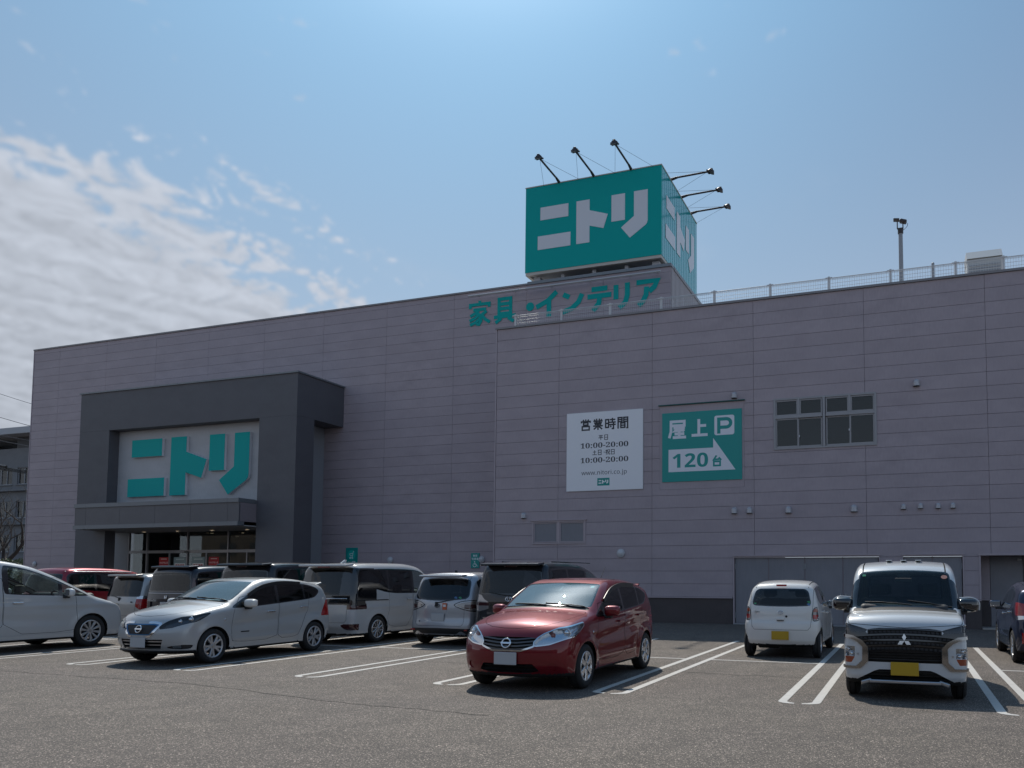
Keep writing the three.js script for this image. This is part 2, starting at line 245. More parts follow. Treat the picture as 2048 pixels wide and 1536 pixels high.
// ---------------------------------------------------------------- store: low wing with the roof car park
const ZR = -26.5, ZL = -30.6, COURSE = 0.4425;
const signLetters = [   // three-letter shop sign, outlines in metres on a 6.38 x 3.87 board
  [[0.74, 2.30], [2.09, 2.30], [2.09, 2.88], [0.74, 2.88]], [[0.62, 0.965], [2.20, 0.965], [2.20, 1.58], [0.62, 1.58]],
  [[2.48, 0.975], [3.10, 0.975], [3.10, 1.715], [3.75, 1.51], [3.95, 2.11], [3.10, 2.40], [3.10, 2.89], [2.48, 2.89]],
  [[4.12, 1.73], [4.735, 1.73], [4.735, 2.90], [4.12, 2.90]],
  [[4.56, 1.41], [4.96, 0.91], [5.66, 1.37], [5.73, 1.45], [5.76, 1.58], [5.76, 2.91], [5.145, 2.91], [5.145, 1.83]]];
function cladding(root, z, xs, y0, y1, holes, skip = () => false) {
  let k = 0, made = 0;
  for (let c = 0; c < xs.length - 1; c++) for (let y = y0; y < y1 - 0.05; y += COURSE) {
    let list = [[xs[c] + 0.005, xs[c + 1] - 0.005, y + 0.005, Math.min(y + COURSE - 0.005, y1)]];
    for (const h of holes) list = rectSub(list, h);
    for (const [a, b, e, f] of list) if (!skip(a, b, e, f)) { const o = (hash(c, k) - 0.5) * 0.004; mesh(root, 'panel', box(a, b, e, f, z - 0.05, z + o * 0.6), panelMats[Math.floor(hash(k, c + 7) * 4) % 4]); made++; }
    k++;
  }
  return made;
}
function hash(a, b) { const s = Math.sin(a * 127.1 + b * 311.7) * 43758.5453; return s - Math.floor(s); }
function rects(parent, name, list, z0, z1, mat) { return mesh(parent, name, merge(list.map(([a, b, c, d]) => box(a, b, c, d, z0, z1))), mat); }
function plate(root, name, f, mat) { return mesh(root, name, f, mat); }
const wing = thing('store_wing', 'low mauve panel-clad store wing with roof car park, on the right', 'building');
{
  const holes = [[-4.2, -0.87, 5.87, 7.61], [-13.21, -11.05, 2.80, 3.66], [-5.62, -0.84, 0, 2.3], [-0.17, 1.64, 0, 2.3], [2.12, 6, 0, 2.33], [-8.23, -5.21, 4.66, 7.65]];
  const xs = [-14.79, -12.17, -8.52, -4.88, -1.23, 2.42, 6.07, 9.7, 13.3];
  cladding(wing, ZR, xs, 0.915, 11.09, holes);
  let core = [[-14.78, 13.3, 0.0, 11.0]]; for (const h of holes.slice(0, 5)) core = rectSub(core, h);
  rects(wing, 'wall_core', core, ZR - 0.30, ZR - 0.056, M.core);
  let pl = [[-14.77, 13.3, 0, 0.865]]; for (const h of holes.slice(2, 5)) pl = rectSub(pl, h);
  for (const [a, b, c, d] of pl) mesh(wing, 'plinth', box(a, b, c, d, ZR - 0.05, ZR - 0.012), M.plinth);
  for (const [a, b] of [[-14.78, -5.64], [-0.83, -0.18], [1.65, 2.11]]) mesh(wing, 'sill_trim', box(a, b, 0.867, 0.912, ZR - 0.05, ZR + 0.035), M.trim);
  mesh(wing, 'parapet_cap', box(-14.86, 13.35, 11.095, 11.17, ZR - 0.42, ZR + 0.05), M.capDark);
  mesh(wing, 'corner_trim', box(-14.84, -14.795, 0, 11.09, ZR - 0.30, ZR + 0.02), M.trim);
  mesh(wing, 'side_wall', box(-14.78, -14.5, 0, 11.0, ZL + 0.02, ZR - 0.31), M.trim);
  mesh(wing, 'roof_deck', box(-9.0, 13.3, 9.9, 10.2, -62, ZR - 0.31), M.roof);
  mesh(wing, 'roof_deck', box(-14.4, -9.03, 9.9, 10.2, ZL + 0.05, ZR - 0.31), M.roof);
  mesh(wing, 'side_wall', box(13.0, 13.3, 0, 11.0, -62, ZR - 0.31), M.trim);
  mesh(wing, 'smooth_board', box(-8.225, -5.215, 4.665, 7.64, ZR - 0.05, ZR + 0.004), panelMats[2]);
  mesh(wing, 'drip_lip', box(-8.27, -5.17, 7.645, 7.675, ZR - 0.05, ZR + 0.07), std([0.01, 0.10, 0.09], 0.5));
  // staff window: four top lights over two sliding pairs
  const win = new THREE.Group(); win.name = 'window'; wing.add(win);
  const fr = [[-4.2, -0.87, 7.55, 7.61], [-4.2, -0.87, 5.87, 5.93], [-4.2, -4.13, 5.93, 7.55], [-0.94, -0.87, 5.93, 7.55], [-2.58, -2.50, 5.93, 7.55], [-4.13, -2.60, 6.92, 7.01], [-2.48, -0.94, 6.92, 7.01], [-3.40, -3.33, 7.01, 7.55], [-1.75, -1.68, 7.01, 7.55]];
  mesh(win, 'frame', merge(fr.map(([a, b, c, d]) => box(a, b, c, d, ZR - 0.12, ZR + 0.03))), M.frame);
  for (const [a, b, c, d, z] of [[-4.13, -3.37, 5.93, 6.92, -0.03], [-3.40, -2.60, 5.93, 6.92, -0.075], [-2.48, -1.69, 5.93, 6.92, -0.075], [-1.72, -0.94, 5.93, 6.92, -0.03]]) {
    mesh(win, 'sash', merge([box(a, b, d - 0.045, d, ZR + z - 0.02, ZR + z + 0.018), box(a, b, c, c + 0.06, ZR + z - 0.02, ZR + z + 0.018), box(a, a + 0.045, c + 0.06, d - 0.045, ZR + z - 0.02, ZR + z + 0.018), box(b - 0.045, b, c + 0.06, d - 0.045, ZR + z - 0.02, ZR + z + 0.018)]), M.frame);
    mesh(win, 'pane', box(a + 0.046, b - 0.046, c + 0.061, d - 0.046, ZR + z - 0.003, ZR + z + 0.003), M.paneDark);
  }
  for (const [a, b] of [[-4.13, -3.40], [-3.33, -2.60], [-2.48, -1.75], [-1.68, -0.94]]) { mesh(win, 'sash', merge([box(a, b, 7.50, 7.549, ZR - 0.08, ZR - 0.01), box(a, b, 7.011, 7.06, ZR - 0.08, ZR - 0.01), box(a, a + 0.04, 7.06, 7.50, ZR - 0.08, ZR - 0.01), box(b - 0.04, b, 7.06, 7.50, ZR - 0.08, ZR - 0.01)]), M.frame); mesh(win, 'pane', box(a + 0.041, b - 0.041, 7.061, 7.499, ZR - 0.05, ZR - 0.044), M.paneDark); }
  for (const [x, y] of [[-3.345, 6.3], [-1.735, 6.42]]) mesh(win, 'latch', rbox(0.03, 0.07, 0.03, 0.008, x, y, ZR + 0.01), M.signWhite);
  mesh(wing, 'office_room', merge([box(-4.6, -0.5, 5.2, 8.1, -29.5, -29.4), box(-4.6, -0.5, 5.2, 5.3, -29.4, ZR - 0.31), box(-4.6, -0.5, 8.0, 8.1, -29.4, ZR - 0.31), box(-4.6, -4.5, 5.3, 8.0, -29.4, ZR - 0.31), box(-0.6, -0.5, 5.3, 8.0, -29.4, ZR - 0.31)]), M.blind);
  mesh(wing, 'office_blind', merge([box(-3.36, -2.62, 6.02, 6.9, ZR - 0.26, ZR - 0.24), box(-2.46, -1.74, 6.2, 6.9, ZR - 0.26, ZR - 0.24)]), std([0.16, 0.16, 0.165], 0.8));
  // blanked low window
  const lv = new THREE.Group(); lv.name = 'blind_window'; wing.add(lv);
  mesh(lv, 'frame', merge([box(-13.21, -11.05, 3.60, 3.66, ZR - 0.05, ZR + 0.035), box(-13.21, -11.05, 2.80, 2.85, ZR - 0.05, ZR + 0.03), box(-13.21, -13.15, 2.85, 3.60, ZR - 0.05, ZR + 0.03), box(-11.11, -11.05, 2.85, 3.60, ZR - 0.05, ZR + 0.03), box(-12.18, -12.08, 2.85, 3.60, ZR - 0.05, ZR + 0.03), box(-13.25, -11.01, 3.661, 3.69, ZR - 0.05, ZR + 0.07)]), M.trim);
  for (const [a, b] of [[-13.11, -12.22], [-12.04, -11.15]]) { mesh(lv, 'sash', merge([box(a - 0.035, a, 2.86, 3.59, ZR - 0.04, ZR + 0.012), box(b, b + 0.035, 2.86, 3.59, ZR - 0.04, ZR + 0.012), box(a, b, 3.56, 3.59, ZR - 0.04, ZR + 0.012), box(a, b, 2.86, 2.89, ZR - 0.04, ZR + 0.012)]), M.trim); mesh(lv, 'pane', box(a, b, 2.89, 3.56, ZR - 0.04, ZR - 0.012), M.door); }
  // steel leaf doors
  const doors = (x0, xm, x1) => {
    mesh(wing, 'door_frame', merge([box(x0 - 0.045, x1 + 0.045, 2.255, 2.30, ZR - 0.1, ZR + 0.03), box(x0 - 0.045, x0 - 0.005, 0, 2.255, ZR - 0.1, ZR + 0.02), box(x1 + 0.005, x1 + 0.045, 0, 2.255, ZR - 0.1, ZR + 0.02), box(x0 - 0.045, x1 + 0.045, 2.301, 2.33, ZR - 0.05, ZR + 0.06)]), M.trim);
    const e = [x0, ...xm, x1];
    for (let i = 0; i < e.length - 1; i++) {
      const d = mesh(wing, 'door', rbox(e[i + 1] - e[i] - 0.035, 2.20, 0.045, 0.006, (e[i] + e[i + 1]) / 2, 1.145, ZR - 0.075), M.door);
      const hx = i % 2 ? e[i] + 0.022 : e[i + 1] - 0.022;
      for (const y of [0.3, 1.95]) mesh(d, 'hinge', rod([i % 2 ? e[i + 1] - 0.02 : e[i] + 0.02, y - 0.09, ZR - 0.045], [i % 2 ? e[i + 1] - 0.02 : e[i] + 0.02, y + 0.09, ZR - 0.045], 0.014), M.grey);
      mesh(d, 'handle', rbox(0.03, 0.12, 0.035, 0.01, hx + (i % 2 ? 0.06 : -0.06), 1.0, ZR - 0.035), M.steel);
      if (i) mesh(wing, 'door_mullion', box(e[i] - 0.015, e[i] + 0.015, 0.02, 2.25, ZR - 0.11, ZR - 0.058), M.core);
    }
    mesh(wing, 'door_threshold', box(x0 - 0.04, x1 + 0.04, 0, 0.035, ZR - 0.15, ZR + 0.06), M.grey);
    mesh(wing, 'door_backing', box(x0 - 0.04, x1 + 0.04, 0.036, 2.25, ZR - 0.29, ZR - 0.2), M.core);
  };
  doors(-5.57, [-4.42, -3.22, -2.0], -0.88); doors(-0.13, [0.73], 1.60);
  // recessed service entrance
  mesh(wing, 'recess_wall', box(1.9, 2.44, 0.92, 2.33, ZR - 0.9, ZR - 0.8), panelMats[1]); mesh(wing, 'recess_wall', box(3.42, 6, 0, 2.33, ZR - 0.9, ZR - 0.8), panelMats[0]);
  mesh(wing, 'recess_plinth', box(1.9, 2.44, 0, 0.87, ZR - 0.9, ZR - 0.81), M.plinth); mesh(wing, 'sill_trim', box(1.9, 2.44, 0.872, 0.915, ZR - 0.9, ZR - 0.76), M.trim);
  const sd = mesh(wing, 'door', box(2.46, 3.40, 0.05, 2.25, ZR - 0.9, ZR - 0.85), M.door); mesh(sd, 'handle', rbox(0.12, 0.03, 0.04, 0.01, 3.28, 1.0, ZR - 0.83), M.steel); mesh(sd, 'door_closer', rbox(0.12, 0.07, 0.06, 0.01, 3.3, 2.16, ZR - 0.82), M.steel);
  mesh(wing, 'recess_backing', box(1.85, 6.1, 0, 2.5, ZR - 1.0, ZR - 0.905), M.core); mesh(wing, 'recess_cheek', box(1.78, 1.89, 0, 2.5, ZR - 0.9, ZR - 0.31), M.core);
  mesh(wing, 'step', box(2.13, 6, 0, 0.045, ZR - 0.80, ZR + 0.03), std([0.33, 0.31, 0.29], 0.8));
  mesh(wing, 'recess_soffit', box(1.9, 6, 2.335, 2.42, ZR - 0.9, ZR - 0.31), M.soffit); mesh(wing, 'lintel_trim', box(2.06, 6.0, 2.27, 2.33, ZR - 0.2, ZR + 0.04), M.trim); mesh(wing, 'jamb_trim', box(2.07, 2.12, 0.92, 2.269, ZR - 0.3, ZR + 0.02), M.trim);
  // round-topped extract hoods
  const hood = (x, y, s) => {
    const g = new THREE.Group(); g.name = 'vent_hood'; g.position.set(x, y, ZR); wing.add(g);
    const dome = new THREE.SphereGeometry(0.10 * s, 16, 8, 0, Math.PI * 2, 0, Math.PI / 2).scale(1, 1.05, 1.25);
    mesh(g, 'hood', merge([dome.translate(0, 0.02, 0.02), new THREE.CylinderGeometry(0.10 * s, 0.105 * s, 0.11 * s, 16, 1, true).scale(1, 1, 1.25).translate(0, 0.02 - 0.055 * s, 0.02)]), M.grille1 ??= std([0.46, 0.45, 0.47], 0.4, 0.2));
    mesh(g, 'louver', box(-0.085 * s, 0.085 * s, -0.10 * s, -0.085 * s, 0.005, 0.1 * s), M.greyDark);
  };
  for (const [x, y, s] of [[-13.56, 3.87, 1], [-5.54, 7.83, 1], [0.36, 7.79, 1.05], [-5.56, 3.85, 1], [-5.04, 3.85, 1], [-3.73, 3.83, 1.05], [-1.62, 3.82, 1.1], [-0.1, 3.83, 0.8], [0.41, 3.84, 0.8], [0.93, 3.83, 0.8], [1.36, 3.83, 0.82]]) hood(x, y, s);
}
// ---------------------------------------------------------------- store: tall hall
const hall = thing('store_hall', 'tall mauve panel-clad store hall behind the entrance portal', 'building');
{
  const xs = [-46.9]; for (let x = -44.83; x < -10; x += 3.645) xs.push(x); xs.push(-9.04);
  const hidden = (a, b, c, d) => (a > -38.7 && b < -25.4 && d < 10.3 && !(b > -28.0)) || (a > -14.9 && d < 9.6);
  const door = [-38.6, -26.4, 0, 4.2];
  cladding(hall, ZL, xs, 0.05, 14.43, [door], hidden);
  rects(hall, 'wall_core', rectSub([[-46.88, -9.06, 0, 14.4]], door), ZL - 0.35, ZL - 0.056, M.core);
  mesh(hall, 'parapet_cap', box(-46.95, -15.6, 14.435, 14.51, ZL - 0.4, ZL + 0.05), M.capDark); mesh(hall, 'parapet_cap', box(-15.6, -9.0, 14.435, 14.56, ZL - 0.4, ZL + 0.06), M.portalCap);
  mesh(hall, 'corner_trim', box(-46.95, -46.905, 0, 14.43, ZL - 0.4, ZL + 0.02), M.trim);
  mesh(hall, 'side_wall', box(-46.9, -46.6, 0, 14.4, -62, ZL - 0.36), M.trim);
  mesh(hall, 'rear_wall', box(-46.9, -9.06, 0, 14.4, -62.3, -62.01), M.trim); mesh(hall, 'roof_deck', box(-46.5, -9.3, 13.9, 14.1, -62, ZL - 0.36), M.roof);
  // ribbed sheet on the end wall over the roof car park
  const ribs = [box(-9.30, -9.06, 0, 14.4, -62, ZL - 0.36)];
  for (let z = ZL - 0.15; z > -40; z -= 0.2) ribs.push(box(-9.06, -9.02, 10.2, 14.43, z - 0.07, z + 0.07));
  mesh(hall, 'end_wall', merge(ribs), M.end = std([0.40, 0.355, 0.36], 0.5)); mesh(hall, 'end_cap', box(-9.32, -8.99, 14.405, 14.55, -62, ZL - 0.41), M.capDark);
  mesh(hall, 'light_rail', merge([rod([-18.35, 14.13, ZL + 0.38], [-9.36, 14.13, ZL + 0.38], 0.045), ...[-18, -16.2, -14.4, -12.6, -10.8, -9.6].map((x) => rod([x, 14.13, ZL + 0.38], [x, 14.22, ZL], 0.02))]), M.trim2 = std([0.5, 0.5, 0.51], 0.4, 0.3));
  mesh(hall, 'wall_louver', merge([box(-34.9, -34.1, 10.95, 11.02, ZL, ZL + 0.05), box(-34.9, -34.84, 10.7, 10.95, ZL, ZL + 0.05), box(-34.16, -34.1, 10.7, 10.95, ZL, ZL + 0.05), box(-34.84, -34.16, 10.7, 10.95, ZL, ZL + 0.02)]), M.grey);
  // entrance lobby seen through the doors
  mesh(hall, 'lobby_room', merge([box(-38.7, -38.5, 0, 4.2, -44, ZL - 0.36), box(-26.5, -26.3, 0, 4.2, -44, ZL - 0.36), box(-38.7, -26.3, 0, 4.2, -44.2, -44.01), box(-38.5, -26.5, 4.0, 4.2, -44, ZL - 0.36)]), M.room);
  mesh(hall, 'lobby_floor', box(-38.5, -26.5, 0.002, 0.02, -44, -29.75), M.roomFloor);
}
// ---------------------------------------------------------------- entrance portal
const portal = thing('entrance_portal', 'dark slate frame portal around the shop entrance and white sign board', 'entrance');
{
  const ZP = -27.56, zi = -28.1;
  mesh(portal, 'lintel', box(-38.71, -25.3, 8.70, 10.6, ZL + 0.004, ZP), M.portal);
  mesh(portal, 'pillar', box(-27.39, -25.304, 0, 8.697, -28.66, ZP - 0.002), M.portal);
  mesh(portal, 'pillar', box(-38.706, -36.69, 0, 8.697, zi, ZP - 0.002), M.portal);
  mesh(portal, 'coping', box(-38.77, -25.24, 10.6, 10.67, ZL + 0.004, ZP + 0.06), M.portalCap);
  mesh(portal, 'sign_board', box(-36.688, -27.392, 4.3, 8.695, zi - 0.3, zi), M.white);
  mesh(portal, 'side_wall', box(-28.4, -26.39, 0, 8.695, ZL + 0.004, -28.67), M.grey);
  mesh(portal, 'side_wall', box(-38.70, -37.72, 0, 4.29, -29.75, -29.6), M.grey);
  mesh(portal, 'head_wall', box(-38.70, -28.41, 3.84, 4.29, -29.7, zi - 0.31), M.grey);
  // canopy
  const cx = [-37.42, -36.72, -34.52, -32.33, -30.19, -28.04, -27.40];
  for (let i = 0; i < 6; i++) { mesh(portal, 'canopy_panel', box(cx[i] + 0.006, cx[i + 1] - 0.006, 3.985, 4.815, -26.66, -26.60), M.canopy); mesh(portal, 'canopy_coping', box(cx[i] + 0.003 - (i ? 0 : 0.05), cx[i + 1] - 0.003, 4.82, 5.0, -27.5, -26.55), M.canopyTrim); mesh(portal, 'canopy_fascia', box(cx[i] + 0.003 - (i ? 0 : 0.05), cx[i + 1] - 0.003, 3.80, 3.98, -26.9, -26.54), M.canopyTrim); }
  mesh(portal, 'canopy_core', box(-37.42, -27.40, 3.99, 4.81, zi + 0.003, -26.67), M.core); mesh(portal, 'canopy_end', box(-37.44, -37.425, 3.985, 4.815, -27.54, -26.60), M.canopy); mesh(portal, 'canopy_top', box(-36.68, -27.40, 4.82, 4.98, zi + 0.004, -27.51), M.canopyTrim);
  mesh(portal, 'canopy_soffit', box(-37.42, -27.40, 3.79, 3.835, -29.58, -26.91), M.soffit);
  // glazed front
  const zg = -29.66, F = M.frame, gz = new THREE.Group(); gz.name = 'glazed_front'; portal.add(gz);
  const mull = [-37.70, -36.43, -33.72, -31.12, -28.42];
  for (const x of mull) mesh(gz, 'mullion', box(x - 0.035, x + 0.035, 0, 3.79, zg - 0.06, zg + 0.06), F);
  for (let i = 0; i < 4; i++) mesh(gz, 'transom', box(mull[i] + 0.036, mull[i + 1] - 0.036, 2.75, 2.89, zg - 0.05, zg + 0.05), F);
  for (let i = 0; i < 4; i++) mesh(gz, 'pane', box(mull[i] + 0.036, mull[i + 1] - 0.036, 2.892, 3.788, zg - 0.004, zg + 0.004), M.pane);
  const low = [-37.66, -36.47, -36.39, -34.95, -34.87, -33.74, -33.70, -32.53, -32.45, -31.16, -31.08, -29.99, -29.91, -28.46];
  for (let i = 0; i < low.length; i += 2) mesh(gz, 'pane', box(low[i] + 0.002, low[i + 1] - 0.002, 0.05, 2.748, zg - 0.004, zg + 0.004), M.pane);
  for (const x of [-34.91, -32.49, -29.95]) mesh(gz, 'mullion', box(x - 0.034, x + 0.034, 0, 2.748, zg - 0.04, zg + 0.04), F);
  mesh(gz, 'door_operator', rbox(0.22, 0.07, 0.08, 0.01, -33.72, 2.80, zg + 0.1), M.greyDark);
  // posters on the glass
  const stroke = (x, glyph, cx_, cy, s, lw) => drawGlyph(x, glyph, cx_, cy, s, lw);
  const red = canvasTex(128, 256, (x, w, h) => { x.fillStyle = '#b3262a'; x.fillRect(0, 0, w, h); x.fillStyle = '#e8c9c4'; x.fillRect(24, 14, 80, 8); x.strokeStyle = '#fff'; 'クリアランス'.split('').forEach((c, i) => drawGlyph(x, c, 8 + i * 19, 48, 18, 3)); for (let r = 0; r < 3; r++) for (let c = 0; c < 5; c++) { x.fillStyle = (r + c) % 3 ? '#f4ece6' : '#d9a0a0'; x.fillRect(12 + c * 21, 96 + r * 44, 16, 26); } });
  const wh = canvasTex(128, 256, (x, w, h) => { x.fillStyle = '#8fa0a2'; x.fillRect(0, 0, w, h); x.fillStyle = '#c9d3d2'; x.fillRect(22, 16, 84, 12); x.fillStyle = '#e9e7e4'; x.fillRect(10, 62, 108, 182); x.fillStyle = '#b0252b'; for (let c = 0; c < 4; c++) x.fillRect(18 + c * 24, 74, 19, 70); x.fillStyle = '#e9e7e4'; for (let c = 0; c < 4; c++) { x.fillRect(22 + c * 24, 86, 11, 4); x.fillRect(22 + c * 24, 104, 11, 4); x.fillRect(25 + c * 24, 122, 6, 14); } x.fillStyle = '#b0252b'; for (let c = 0; c < 3; c++) x.fillRect(20, 160 + c * 24, 88, 10); });
  for (const [a, b, t, n] of [[-35.60, -34.98, red, 'red sale poster on the glass'], [-34.62, -33.80, wh, 'white and red poster on the sliding door'], [-33.45, -32.60, wh, 'white and red poster on the sliding door'], [-32.34, -31.70, red, 'red sale poster on the glass']]) {
    const p = mesh(gz, 'poster', new THREE.PlaneGeometry(b - a, 1.25).translate((a + b) / 2, 1.92, zg + 0.012), std([0.9, 0.9, 0.9], 0.6, 0, { map: t })); p.userData.label = n;
  }
  // raised letters of the shop sign
  for (const L of [[[-35.63, 7.355], [-33.67, 7.355], [-33.67, 8.2], [-35.63, 8.2]], [[-35.82, 5.425], [-33.46, 5.425], [-33.46, 6.3], [-35.82, 6.3]], [[-33.09, 5.42], [-32.12, 5.42], [-32.12, 6.49], [-31.15, 6.19], [-30.85, 7.06], [-32.12, 7.47], [-32.12, 8.21], [-33.09, 8.21]], [[-30.69, 6.50], [-29.78, 6.50], [-29.78, 8.2], [-30.69, 8.2]], [[-30.05, 6.04], [-29.5, 5.35], [-28.46, 5.98], [-28.35, 6.10], [-28.31, 6.29], [-28.31, 8.2], [-29.19, 8.2], [-29.19, 6.64]]]) {
    const l = mesh(portal, 'letter', poly(L, 0.13).translate(0, 0, zi + 0.005), M.signWhite); mesh(l, 'letter_face', poly(L.map(([x, y]) => [x, y]), 0.012).translate(0, 0, zi + 0.137), M.teal);
  }
}
// downlights: glowing discs with a lamp of the same size below each
{
  const glow = new THREE.MeshStandardMaterial({ color: lin(0.9, 0.85, 0.75), emissive: lin(1, 0.78, 0.5), emissiveIntensity: 1.6 }), ring = M.signWhite;
  const lamp = (x, y, z, where) => {
    const t = thing('downlight', 'round recessed downlight ' + where, 'ceiling light', [x, y, z], 0, 'downlights at the entrance');
    mesh(t, 'ring', new THREE.TorusGeometry(0.10, 0.014, 6, 20).rotateX(Math.PI / 2), ring); mesh(t, 'lens', new THREE.CylinderGeometry(0.09, 0.09, 0.012, 20), glow);
    const s = new THREE.SpotLight(lin(1, 0.8, 0.55), 0.8, 0, 1.0, 0.6); s.name = 'downlight_lamp'; s.position.set(0, -0.02, 0); s.target.position.set(0, -2, 0); s.castShadow = true; s.shadow.radius = 4.5; t.add(s, s.target);
  };
  lamp(-35.72, 3.775, -28.85, 'under the canopy, leftmost of the row'); lamp(-33.45, 3.775, -28.8, 'under the canopy, second of the row'); lamp(-31.28, 3.775, -28.8, 'under the canopy, third of the row'); lamp(-29.15, 3.775, -28.8, 'under the canopy, beside the right pillar');
  for (const [x, z, n] of [[-34.3, -33.6, 'behind the middle top pane'], [-31.84, -33.2, 'behind the right top pane'], [-36.5, -33.6, 'behind the left top pane'], [-37.6, -36.4, 'deep in the lobby at the left'], [-36.0, -37.5, 'deepest in the lobby']]) lamp(x, 3.985, z, 'inside the lobby ' + n);
}
// ---------------------------------------------------------------- painted lettering on the hall wall
{
  const t = thing('wall_lettering', 'teal Japanese lettering high on the hall wall below the rooftop sign', 'lettering', [0, 0, ZL + 0.006]);
  const put = (ch, x0, x1, y0, y1, th) => mesh(t, 'character', glyphGeo(ch, x1 - x0, y1 - y0, th).translate((x0 + x1) / 2, (y0 + y1) / 2, 0), M.teal);
  put('家', -18.62, -17.36, 12.86, 14.05, 0.145); put('具', -17.32, -16.12, 12.84, 14.03, 0.155); put('・', -15.72, -15.22, 13.2, 13.7, 0.24);
  put('イ', -15.3, -13.98, 12.86, 14.05, 0.22); put('ン', -14.05, -12.85, 12.9, 13.95, 0.22); put('テ', -12.85, -11.55, 12.86, 14.02, 0.22); put('リ', -11.72, -10.66, 12.86, 14.05, 0.22); put('ア', -10.62, -9.5, 12.88, 14.08, 0.22);
}
// ---------------------------------------------------------------- rooftop sign
{
  const t = thing('rooftop_sign', 'big teal box sign with white lettering on the hall roof', 'sign');
  const x0 = -15.9, x1 = -9.53, y0 = 15.13, y1 = 19.0, z0 = -30.9, z1 = -36.8;
  mesh(t, 'front_board', box(x0, x1 - 0.002, y0, y1, z0 - 0.06, z0), M.teal);
  const rib = [box(x1 - 0.06, x1 - 0.004, y0, y1, z1, z0 - 0.062)]; for (let z = z0 - 0.2; z > z1 + 0.1; z -= 0.295) rib.push(box(x1 - 0.01, x1 + 0.004, y0 + 0.02, y1 - 0.02, z - 0.004, z + 0.004));
  mesh(t, 'side_board', merge(rib), M.tealSide);
  mesh(t, 'back_board', box(x0, x1 - 0.07, y0, y1, z1, z1 + 0.06), M.tealSide); mesh(t, 'side_board', box(x0, x0 + 0.06, y0, y1, z1 + 0.062, z0 - 0.062), M.tealSide);
  mesh(t, 'bottom_rail', merge([box(x0 + 0.02, x1 - 0.02, y0 - 0.13, y0 - 0.002, z0 - 0.16, z0 - 0.02), box(x1 - 0.16, x1 - 0.02, y0 - 0.13, y0 - 0.002, z1, z0 - 0.17), box(x0 + 0.02, x0 + 0.16, y0 - 0.13, y0 - 0.002, z1, z0 - 0.17)]), M.beige);
  mesh(t, 'top_rail', merge([box(x0 - 0.02, x1 + 0.02, y1 + 0.001, y1 + 0.04, z0 - 0.1, z0 + 0.02), box(x1 - 0.1, x1 + 0.02, y1 + 0.001, y1 + 0.04, z1, z0 - 0.11)]), M.beige);
  for (const L of signLetters) mesh(t, 'letter', poly(L.map(([x, y]) => [x, y]), 0.012).translate(x0, y0, z0 + 0.002), M.signWhite);
  const sc = 5.88 / 6.37; for (const L of signLetters) mesh(t, 'letter', poly(L.map(([x, y]) => [x * sc, y]), 0.010).rotateY(Math.PI / 2).translate(x1 + 0.005, y0, z0), M.signWhite);
  const st = std([0.50, 0.50, 0.53], 0.5, 0.1);
  for (const x of [x0 + 0.45, x1 - 0.35]) for (const z of [z0 - 0.45, z1 + 0.5]) mesh(t, 'post', box(x - 0.16, x + 0.16, 14.1, y0 - 0.14, z - 0.16, z + 0.16), st);
  for (const x of [-14.2, -12.7, -11.2]) mesh(t, 'cross_beam', box(x - 0.08, x + 0.08, y0 - 0.40, y0 - 0.14, z1 + 0.2, z0 - 0.3), st);
  mesh(t, 'floor_beam', box(x0 + 0.2, x1 - 0.2, y0 - 0.36, y0 - 0.14, z0 - 3.4, z0 - 3.2), st);
  for (const [a, b] of [[[-15.2, 14.2, -31.4], [-14.3, 14.9, -31.9]], [[-12.9, 14.95, -31.4], [-12.2, 14.15, -31.6]], [[-10.6, 14.15, -31.4], [-9.9, 14.95, -31.4]], [[-13.9, 14.2, -33], [-12.6, 14.95, -34]]]) mesh(t, 'brace', bar(a, b, 0.08, 0.05), st);
  mesh(t, 'underside', box(x0 + 0.17, x1 - 0.17, y0 - 0.03, y0 - 0.004, z1 + 0.07, z0 - 0.17), std([0.45, 0.45, 0.47], 0.7));
  // floodlights on outriggers
  const flood = (p, out, side, label) => {
    const f = thing('sign_floodlight', label, 'floodlight', p, out, 'floodlights on the rooftop sign');   // local +z points away from the sign face
    const len = side ? 1.66 : 1.9;
    mesh(f, 'arm', merge([rod([0, 0.03, -0.12], [0, 0.10, 0.28], 0.075, 0.05), rod([0, 0.10, 0.28], [0, 0.12, len], 0.042)]), M.armDark);
    mesh(f, 'yoke', merge([rbox(0.30, 0.05, 0.05, 0.01, 0, 0.13, len - 0.02), rbox(0.03, 0.05, 0.22, 0.01, -0.14, 0.10, len + 0.1), rbox(0.03, 0.05, 0.22, 0.01, 0.14, 0.10, len + 0.1)]), M.armDark);
    const sh = new THREE.CylinderGeometry(0.11, 0.18, 0.12, 16, 1, false); mesh(f, 'lamp_head', merge([sh.rotateX(side ? 0.5 : 0.35).translate(0, 0.12, len + 0.14), rbox(0.12, 0.09, 0.12, 0.02, 0, 0.19, len + 0.15)]), M.armDark);
    mesh(f, 'guy_wire', merge([rod([0.05, 0.12, len - 0.1], [1.15, -0.02, -0.3], 0.006, 0.006, 4), rod([-0.05, 0.12, len - 0.1], [-0.75, -0.02, -0.05], 0.006, 0.006, 4)]), M.wire);
  };
  flood([-14.28, y1, z0], 0, false, 'sign floodlight over the front face, nearest the left corner'); flood([-12.63, y1, z0], 0, false, 'sign floodlight over the front face, the middle one'); flood([-10.9, y1, z0], 0, false, 'sign floodlight over the front face, nearest the right corner');
